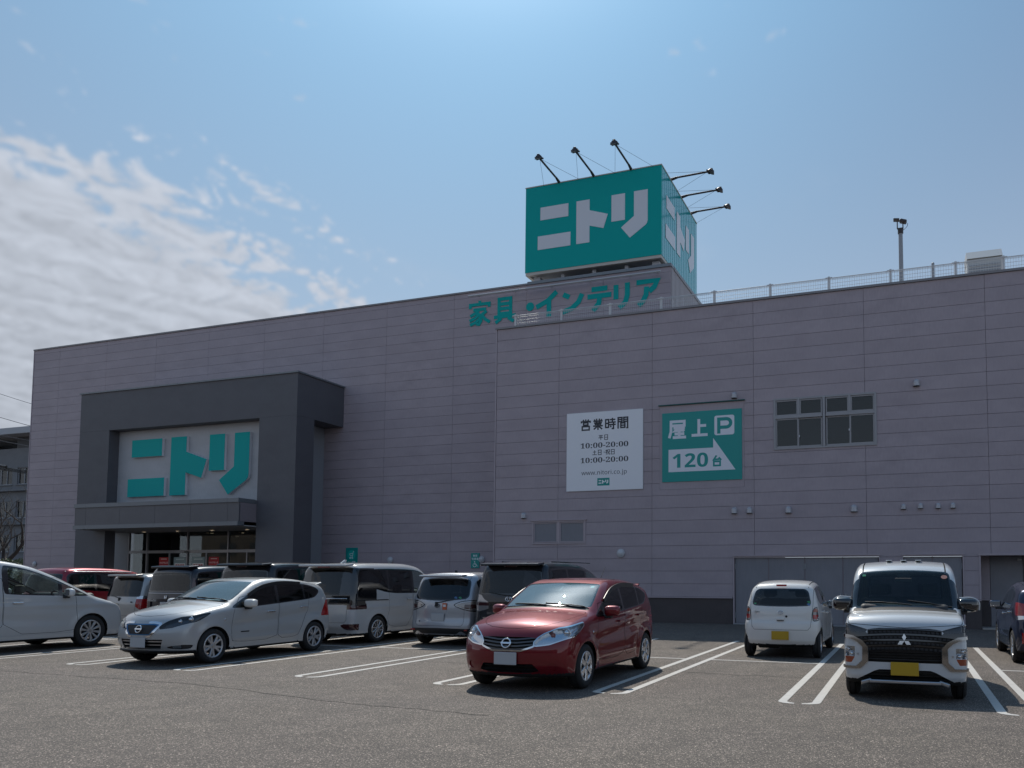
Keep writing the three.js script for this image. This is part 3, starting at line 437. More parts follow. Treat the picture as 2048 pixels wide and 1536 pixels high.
  flood([x1, y1 + 0.02, -32.35], Math.PI / 2, true, 'sign floodlight over the right side face, nearest the camera'); flood([x1, y1 + 0.02, -34.05], Math.PI / 2, true, 'sign floodlight over the right side face, the middle one'); flood([x1, y1 + 0.02, -35.75], Math.PI / 2, true, 'sign floodlight over the right side face, farthest back');
}
// ---------------------------------------------------------------- boards on the wing wall
{
  const t = thing('opening_hours_sign', 'white square sign with black opening hours on the wing wall', 'sign', [-10.335, 6.165, ZR + 0.004]);
  const tex = canvasTex(1024, 1000, (x, w, h) => {
    x.fillStyle = '#ecebee'; x.fillRect(0, 0, w, h); x.strokeStyle = x.fillStyle = '#2b2b33';
    '営業時間'.split('').forEach((c, i) => drawGlyph(x, c, 185 + i * 167, 84, 150, 19));
    '平日'.split('').forEach((c, i) => drawGlyph(x, c, 432 + i * 72, 296, 68, 8)); '土日・祝日'.split('').forEach((c, i) => drawGlyph(x, c, 350 + [0, 70, 130, 176, 246][i], 486, 66, 8));
    x.font = 'bold 104px serif'; x.textAlign = 'center'; x.fillStyle = '#2b2b33';
    const sp = (s, y) => { x.save(); x.translate(w / 2, y); x.scale(1.16, 0.88); x.fillText(s, 0, 0); x.restore(); };
    sp('10:00-20:00', 458); sp('10:00-20:00', 646);
    x.font = '82px sans-serif'; x.save(); x.translate(w / 2, 800); x.scale(1.02, 0.92); x.fillText('www.nitori.co.jp', 0, 0); x.restore();
    x.fillStyle = '#008f88'; x.fillRect(422, 846, 164, 96); x.fillStyle = '#eee';
    for (const L of signLetters) { x.beginPath(); L.forEach(([a, b], i) => x[i ? 'lineTo' : 'moveTo'](422 + a / 6.38 * 164, 942 - b / 3.87 * 96)); x.closePath(); x.fill(); }
  });
  mesh(t, 'board', box(-1.49, 1.49, -1.45, 1.45, 0, 0.03), std([0.6, 0.6, 0.62], 0.4));
  mesh(t, 'print', new THREE.PlaneGeometry(2.96, 2.88).translate(0, 0, 0.0335), std([1, 1, 1], 0.4, 0, { map: tex }));
}
{
  const t = thing('roof_parking_sign', 'teal sign with arrow to the roof car park, beside the hours sign', 'sign', [-6.71, 6.15, ZR + 0.008]);
  const tex = canvasTex(1024, 880, (x, w, h) => {
    x.fillStyle = '#00938d'; x.fillRect(0, 0, w, h); x.strokeStyle = x.fillStyle = '#e2e3ea';
    drawGlyph(x, '屋', 84, 96, 235, 36); drawGlyph(x, '上', 372, 86, 235, 36);
    x.beginPath(); x.roundRect(680, 72, 252, 246, 26); x.fill(); x.strokeStyle = '#00938d'; x.lineWidth = 42;
    x.beginPath(); x.moveTo(736, 300); x.lineTo(736, 118); x.lineTo(826, 118); x.bezierCurveTo(906, 118, 906, 222, 826, 222); x.lineTo(736, 222); x.stroke();
    x.fillStyle = '#e2e3ea'; x.beginPath(); x.moveTo(84, 470); x.lineTo(664, 470); x.lineTo(664, 350); x.lineTo(944, 756); x.lineTo(84, 756); x.closePath(); x.fill();
    x.fillStyle = '#00938d'; x.font = 'bold 250px sans-serif'; x.textAlign = 'left'; x.save(); x.translate(124, 704); x.scale(1.17, 0.98); x.fillText('120', 0, 0); x.restore();
    x.strokeStyle = '#00938d'; drawGlyph(x, '台', 640, 566, 142, 22);
  });
  mesh(t, 'board', box(-1.425, 1.425, -1.225, 1.225, 0, 0.022), M.teal);
  mesh(t, 'print', new THREE.PlaneGeometry(2.845, 2.445).translate(0, 0, 0.0255), std([1, 1, 1], 0.35, 0, { map: tex }));
}
{
  const mk = (name, label, x, y, w, h, draw) => { const t = thing(name, label, 'sign', [x, y, ZL + 0.008]); mesh(t, 'board', box(-w / 2, w / 2, -h / 2, h / 2, 0, 0.025), M.teal); mesh(t, 'print', new THREE.PlaneGeometry(w - 0.01, h - 0.01).translate(0, 0, 0.0285), std([1, 1, 1], 0.4, 0, { map: canvasTex(256, Math.round(256 * h / w), draw) })); };
  mk('cart_sign', 'teal sign with white shopping trolley symbol, right of the portal', -24.62, 2.55, 0.66, 0.80, (x, w, h) => { x.fillStyle = '#08908a'; x.fillRect(0, 0, w, h); x.fillStyle = '#12b0a4'; x.beginPath(); x.arc(128, 130, 88, 0, 7); x.fill(); x.strokeStyle = '#dfe8ea'; x.lineWidth = 9; x.beginPath(); x.moveTo(180, 60); x.lineTo(166, 74); x.lineTo(146, 170); x.lineTo(96, 170); x.moveTo(158, 100); x.lineTo(84, 112); x.lineTo(96, 142); x.lineTo(152, 136); x.stroke(); for (const q of [98, 148]) { x.beginPath(); x.arc(q, 188, 12, 0, 7); x.stroke(); } 'カート置場'.split('').forEach((c, i) => drawGlyph(x, c, 42 + i * 35, 246, 33, 5)); });
  mk('disabled_parking_sign', 'teal sign with white wheelchair symbol on the hall wall', -18.02, 2.31, 0.42, 0.66, (x, w, h) => { x.fillStyle = '#08968d'; x.fillRect(0, 0, w, h); x.strokeStyle = '#e6ecec'; '専用'.split('').forEach((c, i) => drawGlyph(x, c, 58 + i * 72, 36, 66, 9)); '駐車場'.split('').forEach((c, i) => drawGlyph(x, c, 26 + i * 70, 122, 64, 8)); x.lineWidth = 15; x.beginPath(); x.arc(112, 326, 46, 0.2, 4.4); x.stroke(); x.beginPath(); x.moveTo(116, 244); x.lineTo(122, 304); x.lineTo(168, 304); x.lineTo(188, 352); x.lineTo(206, 344); x.moveTo(120, 274); x.lineTo(158, 274); x.stroke(); x.fillStyle = '#e6ecec'; x.beginPath(); x.arc(114, 226, 16, 0, 7); x.fill(); });
}
// round wall lamps
for (const [x, y, z, s, label] of [[-9.68, 2.44, ZR, 1, 'round white wall lamp on the wing, low beside the blanked window'], [-22.47, 2.36, ZL, 1, 'round white wall lamp right of the trolley sign'], [-17.69, 2.36, ZL, 1, 'round white wall lamp beside the wheelchair sign'], [-46.03, 2.27, ZL, 1, 'round white wall lamp at the far left corner of the hall']]) {
  const t = thing('wall_lamp', label, 'wall lamp', [x, y, z + 0.004], 0, 'round bulkhead lamps on the store walls');
  mesh(t, 'rim', new THREE.TorusGeometry(0.125 * s, 0.028, 10, 32).translate(0, 0, 0.03), std([0.50, 0.50, 0.52], 0.4)); mesh(t, 'base', new THREE.CylinderGeometry(0.13 * s, 0.135 * s, 0.04, 28).rotateX(Math.PI / 2).translate(0, 0, 0.02), M.grey); mesh(t, 'diffuser', new THREE.SphereGeometry(0.118 * s, 24, 10, 0, Math.PI * 2, 0, Math.PI / 2).scale(1, 0.6, 1).rotateX(Math.PI / 2).translate(0, 0, 0.035), std([0.55, 0.55, 0.57], 0.35));
}
// ---------------------------------------------------------------- roof fence, lamp, air handling unit
{
  const post = [-14.12, -12.18, -10.22, -8.25, -6.28, -4.31, -2.34, -0.37, 1.61, 3.0, 4.97, 6.9], zf = ZR - 0.2, yb = 11.17, yt = 11.64;
  const f = thing('roof_fence', 'white wire mesh fence along the roof edge of the wing', 'fence');
  for (const x of post) { const p = mesh(f, 'post', box(x - 0.035, x + 0.035, yb - 0.04, yt + 0.05, zf - 0.04, zf + 0.03), M.fencePost); mesh(p, 'clamp', box(x - 0.11, x + 0.11, yt - 0.03, yt + 0.015, zf + 0.031, zf + 0.05), M.fencePost); }
  for (let i = 0; i < post.length - 1; i++) {
    const a = post[i] + 0.05, b = post[i + 1] - 0.05, w = [];
    for (let y = yb + 0.05; y <= yt + 0.001; y += 0.118) w.push(rod([a, y, zf], [b, y, zf], 0.006, 0.006, 5));
    w.push(rod([a, yt, zf], [b, yt, zf], 0.014, 0.014, 6), rod([a, yt - 0.04, zf + 0.01], [b, yt - 0.04, zf + 0.01], 0.008, 0.008, 5));
    const n = Math.round((b - a) / 0.078); for (let k = 0; k <= n; k++) { const x = a + (b - a) * k / n; w.push(rod([x, yb - 0.03, zf], [x, yt, zf], 0.0042, 0.0042, 4)); }
    mesh(f, 'mesh_panel', merge(w), M.fenceWire);
  }
  const w = []; for (let y = yb + 0.05; y <= yt + 0.001; y += 0.118) w.push(rod([-14.12, y, zf - 0.06], [-14.12, y, -30.4], 0.006, 0.006, 4)); w.push(rod([-14.12, yt, zf - 0.06], [-14.12, yt, -30.4], 0.016)); for (let z = zf - 0.1; z > -30.4; z -= 0.078) w.push(rod([-14.12, yb - 0.9, z], [-14.12, yt, z], 0.0042, 0.0042, 4)); mesh(f, 'return_panel', merge(w), M.fenceWire);
}
{
  const t = thing('roof_lamp_post', 'grey lamp post with flood head on the wing roof', 'lamp post', [-0.04, 10.2, -30.6]);
  mesh(t, 'pole', rod([0, 0, 0], [0, 4.42, 0], 0.09, 0.075, 12), M.grey); mesh(t, 'collar', merge([rod([0, 4.3, 0], [0, 4.48, 0], 0.1), rbox(0.22, 0.05, 0.08, 0.01, 0, 4.5, 0)]), M.armDark);
  mesh(t, 'yoke', merge([rbox(0.04, 0.28, 0.06, 0.01, -0.11, 4.64, 0), rbox(0.04, 0.24, 0.06, 0.01, 0.09, 4.62, 0)]), M.armDark);
  mesh(t, 'lamp_head', merge([rbox(0.26, 0.12, 0.24, 0.04).rotateZ(-0.35).translate(0.10, 4.76, 0), rbox(0.22, 0.05, 0.26, 0.02).rotateZ(-0.15).translate(-0.14, 4.85, 0)]), M.armDark);
  mesh(t, 'cable', new THREE.TubeGeometry(new THREE.CatmullRomCurve3([V3(0.26, 4.66, 0.02), V3(0.24, 4.55, 0.02), V3(0.10, 4.4, 0.06)]), 12, 0.01, 5), M.black);
}
{
  const t = thing('air_handling_unit', 'pale grey cabinet with a sloped hood on the wing roof', 'air conditioner', [2.75, 10.2, -30.4]);
  mesh(t, 'cabinet', rbox(1.14, 2.65, 1.2, 0.02, 0, 1.36, 0), M.galvBox = std([0.50, 0.50, 0.49], 0.5, 0.2));
  const hood = poly([[-0.6, 2.68], [0.62, 2.68], [0.4, 3.02], [-0.5, 3.02]], 1.2); mesh(t, 'hood', new THREE.BufferGeometry().copy(poly([[-0.62, 2.69], [0.66, 2.69], [0.30, 3.06], [-0.62, 3.06]], 1.16)).rotateY(-Math.PI / 2).translate(0.58, 0, 0).rotateY(0), M.galvBox);
  for (let k = 0; k < 5; k++) mesh(t, 'louver', box(-0.5, 0.5, 2.0 + k * 0.1, 2.05 + k * 0.1, 0.601, 0.62), M.grey);
  mesh(t, 'pipe', merge([rod([-0.62, 1.2, 0.3], [-1.0, 1.2, 0.3], 0.05), rod([-1.0, 0, 0.3], [-1.0, 1.25, 0.3], 0.05)]), M.armDark);
}
{ const t = thing('roof_bollard', 'thin pale post behind the roof fence, right of the lamp post', 'post', [0.98, 10.2, -28.0]); mesh(t, 'shaft', rod([0, 0, 0], [0, 2.0, 0], 0.05), M.grey); mesh(t, 'cap', new THREE.SphereGeometry(0.052, 10, 6).translate(0, 2.0, 0), M.grey); }
{ const t = thing('roof_camera', 'small dark camera bracket at the foot of the end wall on the roof', 'camera', [-8.6, 10.2, -30.0]); mesh(t, 'bracket', merge([bar([-0.3, 0, 0], [-0.3, 1.9, 0], 0.03, 0.03), bar([0.05, 0, 0], [0.05, 1.9, 0], 0.03, 0.03), bar([-0.3, 1.85, 0], [0.3, 1.55, 0], 0.03, 0.03), bar([0.1, 1.95, 0], [0.55, 1.55, 0], 0.03, 0.05)]), M.armDark); mesh(t, 'camera_body', rbox(0.22, 0.12, 0.12, 0.02, -0.1, 1.82, 0), M.greyDark); }
// ---------------------------------------------------------------- beyond the left corner: office block, bare tree, hedge, cables
{
  const t = thing('office_block', 'grey office block with a floating roof slab, beyond the hall at the far left', 'building');
  const wall = std([0.26, 0.27, 0.29], 0.75, 0, { map: panelTex }), zb = -60.5;
  const wins = []; for (const y of [12.0, 8.2, 4.4, 0.9]) for (let x = -118; x < -86; x += 3.9) wins.push([x, x + 3.1, y, y + 1.9]);
  let w = [[-120, -84, 0, 16.1]]; for (const h of wins) w = rectSub(w, h);
  rects(t, 'wall', w, zb - 0.4, zb, wall); mesh(t, 'block_core', box(-120, -84, 0, 16.0, -80, zb - 2.5), M.greyDark); mesh(t, 'block_roof', box(-120, -84, 15.9, 16.09, -80, zb - 0.41), wall); mesh(t, 'block_side', box(-84.3, -84, 0, 16.0, -80, zb - 0.41), wall);
  for (const [a, b, c, d] of wins) { const g = new THREE.Group(); g.name = 'window'; t.add(g); mesh(g, 'frame', merge([box(a, b, c, c + 0.08, zb - 0.25, zb - 0.12), box(a, b, d - 0.08, d, zb - 0.25, zb - 0.12), ...[0, 0.33, 0.66, 1].map((k) => box(mix(a, b - 0.08, k), mix(a, b - 0.08, k) + 0.08, c + 0.08, d - 0.08, zb - 0.25, zb - 0.12))]), M.grey); mesh(g, 'pane', box(a, b, c, d, zb - 0.20, zb - 0.19), M.paneDark); mesh(g, 'sill', box(a - 0.1, b + 0.1, c - 0.12, c - 0.01, zb - 0.1, zb + 0.12), wall); }
  mesh(t, 'penthouse', box(-95.0, -93.0, 16.1, 17.4, -66, zb - 0.1), M.greyDark); mesh(t, 'penthouse', box(-112, -104, 16.1, 17.4, -66, zb - 0.1), M.greyDark);
  mesh(t, 'roof_slab', box(-121, -84, 17.4, 18.1, -70, zb + 1.6), std([0.42, 0.43, 0.45], 0.7));
  for (const y of [11.2, 7.4]) mesh(t, 'ledge', box(-120, -84, y, y + 0.22, zb + 0.002, zb + 0.5), wall);
}
{
  const t = thing('bare_tree', 'leafless tree with a forked trunk at the far left of the hall', 'tree', [-71.8, 0, -45]);
  const big = [], small = [];
  const grow = (p, d, len, r, lvl) => {
    let q = p.clone(), dir = d.clone(), n = 3;
    for (let i = 0; i < n; i++) { const nd = dir.clone().add(V3(rr(-0.22, 0.22), rr(-0.08, 0.2), rr(-0.22, 0.22))).normalize(), e = q.clone().addScaledVector(nd, len / n), r2 = r * (1 - 0.13 * (i + 1)); (lvl < 3 ? big : small).push(rod(q.toArray(), e.toArray(), r * (1 - 0.13 * i), r2, lvl < 2 ? 8 : 4)); q = e; dir = nd; if (lvl > 0 && lvl < 6 && i < n - 1 && rnd() < 0.75) grow(q, dir.clone().add(V3(rr(-1, 1), rr(-0.1, 0.7), rr(-1, 1))).normalize(), len * rr(0.45, 0.7), r2 * 0.5, lvl + 2); }
    if (lvl < 6) { const k = lvl < 2 ? 3 : 2; for (let i = 0; i < k; i++) grow(q, dir.clone().add(V3(rr(-0.8, 0.8), rr(-0.15, 0.55), rr(-0.8, 0.8))).normalize(), len * rr(0.62, 0.82), r * 0.6, lvl + 1); }
  };
  grow(V3(0, 0, 0), V3(0.05, 1, 0), 2.4, 0.28, 0); grow(V3(0, 2.2, 0), V3(0.75, 0.75, 0.1), 2.8, 0.19, 1); grow(V3(0, 2.6, 0), V3(0.5, 0.5, 0.6), 2.4, 0.15, 1);
  const bark = std([0.055, 0.045, 0.04], 0.9); mesh(t, 'trunk', merge(big), bark); mesh(t, 'crown', merge(small), std([0.10, 0.085, 0.075], 0.8));
}
{
  const h = thing('hedge', 'clipped green hedge beyond the left corner of the hall', 'hedge', [-60.5, 0, -37.5]);
  const leaf = new THREE.BufferGeometry(); leaf.setAttribute('position', new THREE.BufferAttribute(new Float32Array([-0.05, 0, 0, 0.05, 0, 0.01, 0, 0.13, 0.03]), 3)); leaf.computeVertexNormals();
  const list = [], q = new THREE.Matrix4(); const P = [];
  for (let i = 0; i < 9000; i++) { const x = rr(-5.5, 5.5), z = rr(-0.7, 0.7), y = rr(0.1, 2.75) + 0.12 * n2(x * 2, z * 2); const g = leaf.clone(); q.makeRotationFromEuler(new THREE.Euler(rr(0, 6), rr(0, 6), rr(0, 6))); g.applyMatrix4(q).translate(x, y, z); P.push(g); }
  mesh(h, 'foliage', mergeGeometries(P), std([0.07, 0.10, 0.04], 0.6, 0, { side: THREE.DoubleSide })).userData.kind = 'stuff';
  mesh(h, 'stems', merge([...Array(22)].map((_, i) => rod([-5.4 + i * 0.5, 0, rr(-0.3, 0.3)], [-5.4 + i * 0.5 + rr(-0.2, 0.2), 2.4, rr(-0.3, 0.3)], 0.03, 0.015, 5))), std([0.05, 0.04, 0.03], 0.9));
}
for (const [y0, y1, r, n] of [[18.92, 17.65, 0.022, 'topmost'], [16.7, 15.57, 0.026, 'second from the top'], [15.0, 14.2, 0.02, 'third from the top'], [14.49, 13.67, 0.022, 'fourth from the top']]) {
  const s = (y1 - y0) / 4.35, g = new THREE.TubeGeometry(new THREE.CatmullRomCurve3([V3(-96, y0 - s * 15 + 0.5, -50), V3(-85, y0 - s * 4, -50), V3(-81.1, y0, -50), V3(-76.7, y1, -50), V3(-70, y1 + s * 6, -50)]), 24, r, 5);
  tag(mesh(scene, numbered('overhead_cable'), g, M.wire), 'overhead cable against the sky at the far left, ' + n, 'cable', 'overhead cables at the left');
}
{ const t = thing('cable_bundle', 'thick dark bundle of cables and splice boxes at the far left', 'cable', [-79, 11.6, -48]); mesh(t, 'cable', merge([0, 1, 2].map((k) => rod([-5, 0.9 - k * 0.16, 0], [5, -0.6 - k * 0.1, 0], 0.05, 0.05, 6))), M.black); for (const x of [-1.5, 0.6, 1.7]) mesh(t, 'splice_box', rod([x, 0.25 - x * 0.15, 0.1], [x + 0.9, 0.12 - x * 0.15, 0.1], 0.11), M.black); }

// terrace of shops across the street behind the camera: it is what the car glass and paint mirror below the sky
{
  const t = thing('shop_terrace', 'long brown shop terrace across the street behind the camera, mirrored in car windows', 'building', [0, 0, 40]);
  const wall = std([0.20, 0.17, 0.145], 0.85, 0, { map: panelTex });
  mesh(t, 'wall', box(-110, 45, 0, 9.5, 0, 12), wall); mesh(t, 'parapet', box(-110.3, 45.3, 9.5, 10.1, -0.3, 12.3), M.greyDark); mesh(t, 'awning', box(-108, 43, 3.0, 3.3, -1.6, -0.01), M.greyDark);
  for (let x = -106; x < 42; x += 6.2) { mesh(t, 'window', box(x, x + 3.4, 5.2, 7.2, -0.06, -0.005), M.gloss2 ??= std([0.05, 0.055, 0.06], 0.15)); mesh(t, 'shop_front', box(x - 0.8, x + 4.2, 0.3, 2.8, -0.06, -0.005), M.gloss2); }
}
// ---------------------------------------------------------------- vehicles: a body skin is meshed from a smooth solid and then cut along its real seams
function curve(tab) {   // monotone cubic through [x, y] pairs
  const n = tab.length, X = tab.map((p) => p[0]), Y = tab.map((p) => p[1]), d = [], m = [];
  for (let i = 0; i < n - 1; i++) d.push((Y[i + 1] - Y[i]) / (X[i + 1] - X[i]));
  m[0] = d[0]; m[n - 1] = d[n - 2]; for (let i = 1; i < n - 1; i++) m[i] = d[i - 1] * d[i] <= 0 ? 0 : 2 * d[i - 1] * d[i] / (d[i - 1] + d[i]) * 0.5 + (d[i - 1] + d[i]) * 0.25;
  return (x) => {
    if (x <= X[0]) return Y[0] + (x - X[0]) * m[0] * 0.3; if (x >= X[n - 1]) return Y[n - 1] + (x - X[n - 1]) * m[n - 1] * 0.3;
    let i = 0; while (x > X[i + 1]) i++; const h = X[i + 1] - X[i], t = (x - X[i]) / h, t2 = t * t, t3 = t2 * t;
    return (2 * t3 - 3 * t2 + 1) * Y[i] + (t3 - 2 * t2 + t) * h * m[i] + (3 * t2 - 2 * t3) * Y[i + 1] + (t3 - t2) * h * m[i + 1];
  };
}
function tabulate(f, a, b, n = 400) { const v = new Float64Array(n + 2); for (let i = 0; i <= n + 1; i++) v[i] = f(a + (b - a) * i / n); const k = n / (b - a); return (x) => { const t = clamp((x - a) * k, 0, n), i = t | 0; return v[i] + (v[i + 1] - v[i]) * (t - i); }; }
const smax = (a, b, k) => { const h = Math.max(k - Math.abs(a - b), 0); return Math.max(a, b) + h * h / (4 * k); };
const smin = (a, b, k) => -smax(-a, -b, k);
function chaikin(P, it = 2) { for (let k = 0; k < it; k++) { const Q = []; for (let i = 0; i < P.length; i++) { const a = P[i], b = P[(i + 1) % P.length]; Q.push([a[0] * 0.75 + b[0] * 0.25, a[1] * 0.75 + b[1] * 0.25], [a[0] * 0.25 + b[0] * 0.75, a[1] * 0.25 + b[1] * 0.75]); } P = Q; } return P; }
function sdPoly(P, soft = 2) {
  if (soft) P = chaikin(P, soft);
  const n = P.length; let x0 = 9, x1 = -9, y0 = 9, y1 = -9; for (const [x, y] of P) { x0 = Math.min(x0, x); x1 = Math.max(x1, x); y0 = Math.min(y0, y); y1 = Math.max(y1, y); }
  return (x, y) => {
    if (x < x0 - 0.15 || x > x1 + 0.15 || y < y0 - 0.15 || y > y1 + 0.15) return 0.15;
    let d = 1e9, s = 1;
    for (let i = 0, j = n - 1; i < n; j = i++) {
      const ax = P[j][0], ay = P[j][1], ex = P[i][0] - ax, ey = P[i][1] - ay, wx = x - ax, wy = y - ay, t = clamp((wx * ex + wy * ey) / (ex * ex + ey * ey || 1e-9)), bx = wx - ex * t, by = wy - ey * t;
      d = Math.min(d, bx * bx + by * by); const yi = P[i][1], c1 = yi > y !== ay > y; if (c1 && x < (ax - P[i][0]) * (y - yi) / (ay - yi) + P[i][0]) s = -s;
    }
    return s * Math.sqrt(d);
  };
}
function surfaceNet(F, b, h) {
  const nx = 2 * Math.ceil(b[1] / h), x0 = -nx / 2 * h, ny = Math.ceil((b[3] - b[2]) / h), nz = Math.ceil((b[5] - b[4]) / h), sx = nx + 1, sy = ny + 1, sz = nz + 1;
  const v = new Float32Array(sx * sy * sz), at = (i, j, k) => (k * sy + j) * sx + i;
  for (let k = 0; k < sz; k++) for (let j = 0; j < sy; j++) for (let i = 0; i <= nx / 2; i++) { const f = F(x0 + i * h, b[2] + j * h, b[4] + k * h); v[at(i, j, k)] = f; v[at(nx - i, j, k)] = f; }
  const id = new Int32Array(nx * ny * nz).fill(-1), pos = [], cell = (i, j, k) => (k * ny + j) * nx + i;
  for (let k = 0; k < nz; k++) for (let j = 0; j < ny; j++) for (let i = 0; i < nx; i++) {
    let m = 0, c = []; for (let q = 0; q < 8; q++) { const f = v[at(i + (q & 1), j + (q >> 1 & 1), k + (q >> 2))]; c.push(f); if (f < 0) m++; }
    if (m === 0 || m === 8) continue;
    let X = 0, Y = 0, Z = 0, n = 0;
    for (let a = 0; a < 8; a++) for (const s of [1, 2, 4]) if (!(a & s)) { const e = a | s; if ((c[a] < 0) !== (c[e] < 0)) { const t = c[a] / (c[a] - c[e]); X += (a & 1) + (s === 1 ? t : 0); Y += (a >> 1 & 1) + (s === 2 ? t : 0); Z += (a >> 2) + (s === 4 ? t : 0); n++; } }
    id[cell(i, j, k)] = pos.length / 3; pos.push(x0 + (i + X / n) * h, b[2] + (j + Y / n) * h, b[4] + (k + Z / n) * h);
  }
  const nor = new Float32Array(pos.length), e = 0.004;
  for (let q = 0; q < pos.length; q += 3) {
    let x = pos[q], y = pos[q + 1], z = pos[q + 2], gx, gy, gz;
    for (let it = 0; it < 3; it++) { const f = F(x, y, z); gx = (F(x + e, y, z) - F(x - e, y, z)) / (2 * e); gy = (F(x, y + e, z) - F(x, y - e, z)) / (2 * e); gz = (F(x, y, z + e) - F(x, y, z - e)) / (2 * e); const g2 = gx * gx + gy * gy + gz * gz || 1, st = clamp(f / g2, -h, h); if (it < 2) { x -= gx * st; y -= gy * st; z -= gz * st; } }
    const l = Math.hypot(gx, gy, gz) || 1; pos[q] = x; pos[q + 1] = y; pos[q + 2] = z; nor[q] = gx / l; nor[q + 1] = gy / l; nor[q + 2] = gz / l;
  }
  const out = [], V = (a) => out.push(pos[3 * a], pos[3 * a + 1], pos[3 * a + 2], nor[3 * a], nor[3 * a + 1], nor[3 * a + 2]);
  const quad = (a, b2, c, d, flip) => { if (flip) [b2, d] = [d, b2]; V(a); V(b2); V(c); V(a); V(c); V(d); };
  for (let k = 1; k < nz; k++) for (let j = 1; j < ny; j++) for (let i = 1; i < nx; i++) {
    const f = v[at(i, j, k)] < 0;
    if (f !== v[at(i + 1, j, k)] < 0) quad(id[cell(i, j - 1, k - 1)], id[cell(i, j, k - 1)], id[cell(i, j, k)], id[cell(i, j - 1, k)], !f);
    if (f !== v[at(i, j + 1, k)] < 0) quad(id[cell(i - 1, j, k - 1)], id[cell(i - 1, j, k)], id[cell(i, j, k)], id[cell(i, j, k - 1)], !f);
    if (f !== v[at(i, j, k + 1)] < 0) quad(id[cell(i - 1, j - 1, k)], id[cell(i, j - 1, k)], id[cell(i, j, k)], id[cell(i - 1, j, k)], !f);
  }
  const s = Float32Array.from(out); let vote = 0;
  for (let t = 0; t < s.length; t += 18 * 37) { const ux = s[t + 6] - s[t], uy = s[t + 7] - s[t + 1], uz = s[t + 8] - s[t + 2], wx = s[t + 12] - s[t], wy = s[t + 13] - s[t + 1], wz = s[t + 14] - s[t + 2]; vote += Math.sign((uy * wz - uz * wy) * s[t + 3] + (uz * wx - ux * wz) * s[t + 4] + (ux * wy - uy * wx) * s[t + 5]); }
  if (vote < 0) for (let t = 0; t < s.length; t += 18) for (let q = 0; q < 6; q++) { const a = s[t + 6 + q]; s[t + 6 + q] = s[t + 12 + q]; s[t + 12 + q] = a; }
  return s;
}
// soup: 6 numbers (position, normal) per corner, 18 per triangle
function cut(s, f) {
  const n = s.length / 6, val = new Float32Array(n); for (let i = 0; i < n; i++) val[i] = f(s[6 * i], s[6 * i + 1], s[6 * i + 2], s[6 * i + 3], s[6 * i + 4], s[6 * i + 5]);
  const IN = [], OUT = [];
  for (let t = 0; t < n; t += 3) {
    const a = val[t] < 0, b = val[t + 1] < 0, c = val[t + 2] < 0;
    if (a === b && b === c) { const o = a ? IN : OUT; for (let q = 6 * t; q < 6 * t + 18; q++) o.push(s[q]); continue; }
    const pi = [], po = [];
    for (let q = 0; q < 3; q++) {
      const i = t + q, j = t + (q + 1) % 3, vi = val[i], vj = val[j], P = Array.from(s.subarray(6 * i, 6 * i + 6));
      (vi < 0 ? pi : po).push(P);
      if ((vi < 0) !== (vj < 0)) { const k = vi / (vi - vj), R = P.map((x, w) => x + (s[6 * j + w] - x) * k); pi.push(R); po.push(R); }
    }
    for (const [p, o] of [[pi, IN], [po, OUT]]) for (let q = 1; q < p.length - 1; q++) o.push(...p[0], ...p[q], ...p[q + 1]);
  }
  return [Float32Array.from(IN), Float32Array.from(OUT)];
}
function refine(s, n = 1) { for (let k = 0; k < n; k++) { const o = []; const P = (i) => Array.from(s.subarray(i, i + 6)), m = (a, b) => a.map((x, i) => (x + b[i]) / 2); for (let t = 0; t < s.length; t += 18) { const a = P(t), b = P(t + 6), c = P(t + 12), ab = m(a, b), bc = m(b, c), ca = m(c, a); o.push(...a, ...ab, ...ca, ...ab, ...b, ...bc, ...ca, ...bc, ...c, ...ab, ...bc, ...ca); } s = Float32Array.from(o); } return s; }
const moved = (s, d) => { const o = Float32Array.from(s); for (let i = 0; i < o.length; i += 6) { o[i] += o[i + 3] * d; o[i + 1] += o[i + 4] * d; o[i + 2] += o[i + 5] * d; } return o; };
function rim(s, d0, d1) {   // wall around the border of a patch, between two offsets along the normal
  const E = new Map(), key = (i) => Math.round(s[i] * 4000) + ',' + Math.round(s[i + 1] * 4000) + ',' + Math.round(s[i + 2] * 4000);
  for (let t = 0; t < s.length; t += 18) for (let q = 0; q < 3; q++) { const i = t + 6 * q, j = t + 6 * ((q + 1) % 3), a = key(i), b = key(j); if (a === b) continue; const k = a < b ? a + '|' + b : b + '|' + a; if (E.has(k)) E.set(k, null); else E.set(k, [i, j]); }
  const out = [];
  for (const e of E.values()) if (e) {
    const [i, j] = e, P = (k, d) => [s[k] + s[k + 3] * d, s[k + 1] + s[k + 4] * d, s[k + 2] + s[k + 5] * d], a = P(i, d0), b = P(j, d0), c = P(j, d1), f = P(i, d1);
    const u = [b[0] - a[0], b[1] - a[1], b[2] - a[2]], w = [f[0] - a[0], f[1] - a[1], f[2] - a[2]], N = [u[1] * w[2] - u[2] * w[1], u[2] * w[0] - u[0] * w[2], u[0] * w[1] - u[1] * w[0]], l = Math.hypot(...N) || 1; N[0] /= -l; N[1] /= -l; N[2] /= -l;
    for (const p of [a, f, c, a, c, b]) out.push(...p, ...N);
  }
  return Float32Array.from(out);
}
const joinS = (...l) => { const n = l.reduce((a, s) => a + s.length, 0), o = new Float32Array(n); let k = 0; for (const s of l) { o.set(s, k); k += s.length; } return o; };
